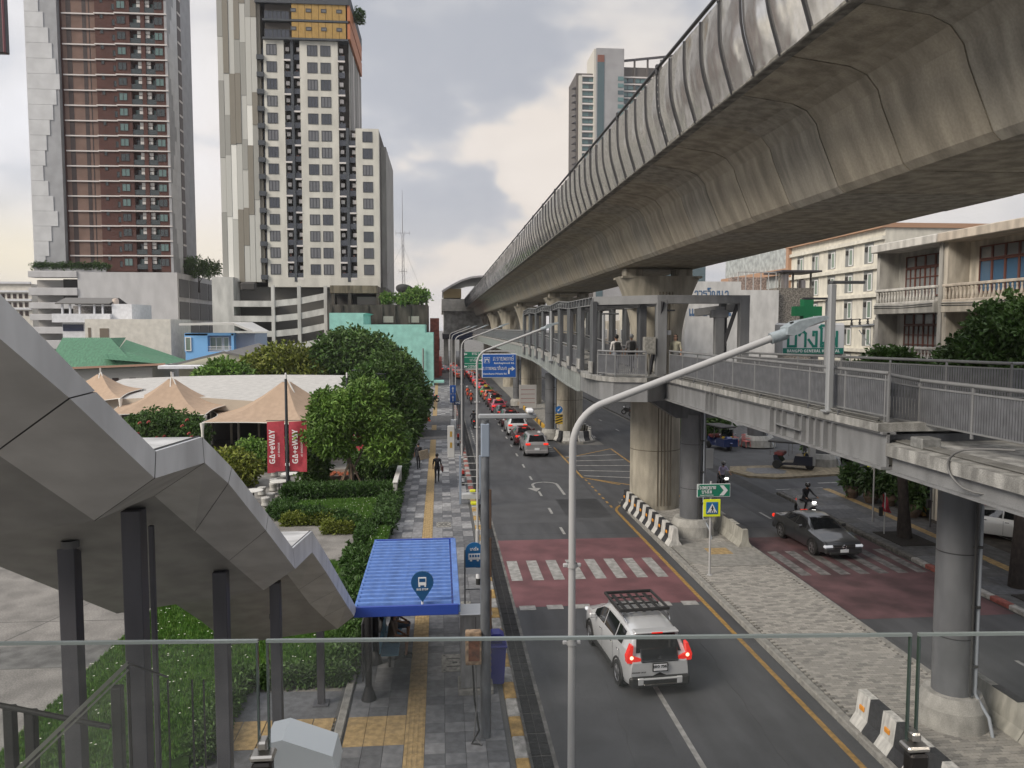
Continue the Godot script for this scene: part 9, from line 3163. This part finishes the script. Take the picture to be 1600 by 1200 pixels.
# pose: stand, walk, sit, ride
func person(label: String, at: Vector3, turn: float, pose: String, shirt: Color, legs: Color, o := {}) -> Node3D:
	var t := thing("person", label, "person", at, turn)
	var skin: Color = o.get("skin", L(0.30, 0.17, 0.11))
	var sl: Color = skin if o.get("short", true) else shirt
	var lg: Color = skin if o.get("bare", false) else legs
	var sit := pose == "sit" or pose == "ride"
	var hy := 0.92 if not sit else (0.60 if pose == "sit" else 0.90)
	var lean := -0.16 if pose == "ride" else (-0.05 if pose == "sit" else 0.0)
	var H := V(0, hy, 0.0 if not sit else (0.12 if pose == "ride" else 0.0))
	var ch := H + V(0, 0.36, lean * 0.7)
	var nk := H + V(0, 0.52, lean)
	var hd := nk + V(0, 0.17, lean * 0.25 - 0.015)
	var B := [[H, H + V(0, 0.2, lean * 0.3), 0.135, 0.125, shirt], [H + V(0, 0.2, lean * 0.3), ch, 0.125, 0.14, shirt], [H + V(0, -0.03, 0), H + V(0, 0.06, 0), 0.14, 0.135, legs], [nk, hd, 0.05, 0.055, skin], [ch + V(-0.12, 0.08, 0), ch + V(0.12, 0.08, 0), 0.09, 0.09, shirt], [hd + V(0, -0.035, -0.02), hd + V(0, 0.04, 0.01), 0.07, 0.092, skin]]
	var hands := []
	for s in [-1.0, 1.0]:
		var sh := ch + V(s * 0.19, 0.09, 0)
		var st: float = s * (0.16 if pose == "walk" else 0.02)
		var el := sh + V(s * 0.05, -0.28, 0.04 + st * 0.4)
		var wr := el + V(s * 0.0, -0.24, -0.07 + st * 0.5)
		var hip := H + V(s * 0.09, -0.03, 0)
		var kn := hip + V(0, -0.42, -0.02 - st)
		var an := kn + V(0, -0.40, 0.03 - st * 0.2 + (0.12 if pose == "walk" and s < 0 else 0.0))
		if pose == "sit":
			kn = hip + V(s * 0.03, 0.0, -0.42)
			an = kn + V(0, -0.42, 0.03)
			el = sh + V(s * 0.04, -0.27, -0.04)
			wr = el + V(-s * 0.1, -0.1, -0.22)
		elif pose == "ride":
			kn = hip + V(s * 0.12, -0.10, -0.40)
			an = kn + V(s * 0.0, -0.38, 0.14)
			el = sh + V(s * 0.10, -0.20, -0.16)
			wr = V(s * 0.32, 1.04, -0.40)
		B.append([sh, el, 0.052, 0.042, shirt])
		B.append([el, wr, 0.04, 0.028, sl])
		B.append([hip, kn, 0.085, 0.055, legs])
		B.append([kn, an, 0.054, 0.036, lg])
		B.append([an + V(0, -0.04, 0.03), an + V(0, -0.055, -0.15), 0.04, 0.034, o.get("shoe", L(0.03))])
		hands.append([wr, (wr - el).normalized(), s])
	var b := flesh(B, 0.022)
	# palms, fingers and thumbs; nose, eyes, mouth, ears
	b.col = skin
	for h in hands:
		var d: Vector3 = h[1]
		var side := V(0, 0, -1) if absf(d.y) > 0.6 else V(-h[2], 0, 0)
		side = (side - d * side.dot(d)).normalized()
		var inn: Vector3 = d.cross(side) * h[2]
		b.tube([h[0], h[0] + d * 0.045, h[0] + d * 0.09], [0.028, 0.036, 0.034], 8)
		for f in 4:
			var f0: Vector3 = h[0] + d * 0.085 + side * (0.027 - 0.018 * f)
			var ln: float = [0.068, 0.078, 0.072, 0.055][f]
			b.tube([f0, f0 + d * ln * 0.55 + inn * 0.008, f0 + d * ln * 0.9 + inn * 0.026], [0.0095, 0.009, 0.007], 5)
		b.tube([h[0] + d * 0.03 + side * 0.028, h[0] + d * 0.065 + side * 0.055, h[0] + d * 0.09 + side * 0.058 + inn * 0.012], [0.012, 0.010, 0.008], 5)
	b.ball(hd + V(0, -0.005, -0.098), V(0.014, 0.022, 0.02), 6)
	for s in [-1, 1]:
		b.ball(hd + V(s * 0.085, 0.0, 0.01), V(0.014, 0.03, 0.02), 6)
	b.col = L(0.015)
	for s in [-1, 1]:
		b.ball(hd + V(s * 0.032, 0.02, -0.083), V(0.012, 0.007, 0.008), 6)
	b.col = L(0.25, 0.08, 0.07)
	b.ball(hd + V(0, -0.05, -0.083), V(0.022, 0.006, 0.008), 6)
	part(t, "body", b, mat("clothed figure", L(1), 0.8, 0, {"vc": true}))
	if o.has("helmet"):
		p1(t, "helmet", mat("helmet %s" % o.helmet, L(o.helmet), 0.25, 0, {"coat": 0.8}), "ball", [hd + V(0, 0.03, 0.01), V(0.135, 0.135, 0.15), 14])
		p1(t, "visor", MATS["car glass"], "ball", [hd + V(0, 0.01, -0.05), V(0.105, 0.06, 0.1), 12])
	else:
		var hb := mb()
		hb.ball(hd + V(0, 0.035, 0.022), V(0.1, 0.105, 0.105), 12)
		if o.get("long", false):
			hb.ball(hd + V(0, -0.06, 0.06), V(0.09, 0.13, 0.05), 10)
		part(t, "hair", hb, mat("hair %s" % o.get("hair", 0.012), L(o.get("hair", 0.012)), 0.6))
	if o.has("pack"):
		p1(t, "backpack", mat("backpack black", L(0.02), 0.8), "cbox", [ch + V(0, -0.08, 0.21), V(0.28, 0.42, 0.16), 0.06])
	if o.has("vest"):
		p1(t, "vest", mat("orange vest", L(0.6, 0.08, 0.02), 0.7), "cbox", [ch + V(0, -0.1, 0.02), V(0.34, 0.44, 0.29), 0.07])
	return t

func make_people() -> void:
	var bk := L(0.012, 0.012, 0.016)
	person("man in black seen from behind, walking along the yellow tactile strip", V(-0.25, 0.17, -48.2), 0.0, "walk", bk, bk)
	var bg := thing("shoulder_bag", "dark red-brown bag hanging at the right side of the man in black", "bag", V(0.08, 0.95, -48.2))
	p1(bg, "bag", mat("bag brown", L(0.10, 0.03, 0.03), 0.7), "cbox", [Vector3.ZERO, V(0.12, 0.34, 0.3), 0.05])
	p1(bg, "strap", mat("bag brown", L(0.1)), "tube", [[V(0, 0.15, -0.1), V(-0.12, 0.55, 0), V(0, 0.15, 0.1)], 0.012, 5])
	person("person in black beside the hedge carrying a large pale patterned board", V(-1.5, 0.17, -53.0), 0.15, "walk", bk, bk)
	var bd := thing("carried_board", "large pale printed board carried under an arm beside the hedge", "board", V(-1.12, 1.12, -52.8), 0.3)
	p1(bd, "board", mat("board print", L(0.30, 0.25, 0.19), 0.8, 0, {"blotch": 0.5, "blotch_scale": 3.0}), "cbox", [Vector3.ZERO, V(0.66, 0.62, 0.07), 0.02, Basis(V(0, 0, 1), 0.2)])
	person("person in brown patterned clothes sitting on the blue seats, nearest the glass", V(-1.42, 0.1, -22.4), -PI / 2, "sit", L(0.13, 0.10, 0.075), L(0.10, 0.075, 0.055), {"long": true, "bare": true})
	person("second sitter under the blue roof, in a black and white top", V(-1.42, 0.1, -23.5), -PI / 2, "sit", L(0.12, 0.12, 0.12), L(0.06, 0.08, 0.11), {"bare": true})
	person("walker in a white shirt with a round black backpack on the footbridge landing", V(7.65, 7.47, -34.4), 0.0, "walk", L(0.5, 0.48, 0.47), L(0.16, 0.17, 0.2), {"pack": 1})
	person("grey-haired walker with a black backpack farther on the footbridge landing", V(8.75, 7.47, -36.2), 0.0, "walk", L(0.35, 0.33, 0.32), bk, {"pack": 1, "hair": 0.35})
	person("woman in a beige top walking towards us by the near pier on the footbridge", V(10.05, 7.47, -33.6), PI - 0.5, "stand", L(0.42, 0.40, 0.30), L(0.2, 0.2, 0.2), {"long": true, "skin": L(0.42, 0.26, 0.19)})
	var r := [["rider in black on the small motorcycle in the left lane", V(3.1, 0, -75.6), 0.0, bk, {"helmet": 0.02, "short": false}], ["nearer motorcycle rider in an orange vest", V(3.75, 0, -99.5), 0.0, bk, {"helmet": 0.3, "vest": 1}], ["farther motorcycle rider in an orange vest", V(3.55, 0, -107.0), 0.0, bk, {"helmet": 0.4, "vest": 1}], ["scooter rider in a lilac shirt and dark red helmet behind the island sign", V(16.4, 0, -45.0), PI, L(0.34, 0.30, 0.42), {"helmet": 0.05}], ["scooter rider all in black with a striped helmet beside the dark saloon", V(18.35, 0, -38.4), PI + 0.2, bk, {"helmet": 0.03, "short": false}]]
	for e in r:
		person(e[0], e[1], e[2], "ride", e[3], bk, e[4])
func p1(o: Node, called: String, m: Material, f: String, a: Array) -> MeshInstance3D:
	var b := mb()
	match f:
		"cbox":
			b.cbox(a[0], a[1], a[2], a[3] if a.size() > 3 else Basis.IDENTITY)
		"box":
			b.box(a[0], a[1], a[2] if a.size() > 2 else Basis.IDENTITY)
		"span":
			b.span(a[0], a[1])
		"bar":
			b.bar(a[0], a[1], a[2], a[3], a[4] if a.size() > 4 else Vector3.UP)
		"tube":
			b.tube(a[0], a[1], a[2] if a.size() > 2 else 8)
		"lathe":
			b.lathe(a[0], a[1], a[2] if a.size() > 2 else 16)
		"ball":
			b.ball(a[0], a[1], a[2] if a.size() > 2 else 10)
		"q":
			b.q(a[0], a[1], a[2], a[3])
		"prism":
			b.prism(a[0], a[1], a[2])
		"sheet":
			b.sheet(a[0], a[1] if a.size() > 1 else false)
	return part(o, called, b, m)

func _ready() -> void:
	make_sky()
	make_ground()
	make_pavement()
	make_median()
	make_right_side()
	make_plaza()
	make_viaduct()
	make_footbridge()
	make_canopy()
	make_brown_tower()
	make_patterned_tower()
	make_glass_tower()
	make_left_buildings()
	make_right_buildings()
	make_station()
	make_tents()
	make_glass_rail()
	make_reflection_stairs()
	make_street()
	make_plants()
	make_vehicles()
	make_people()
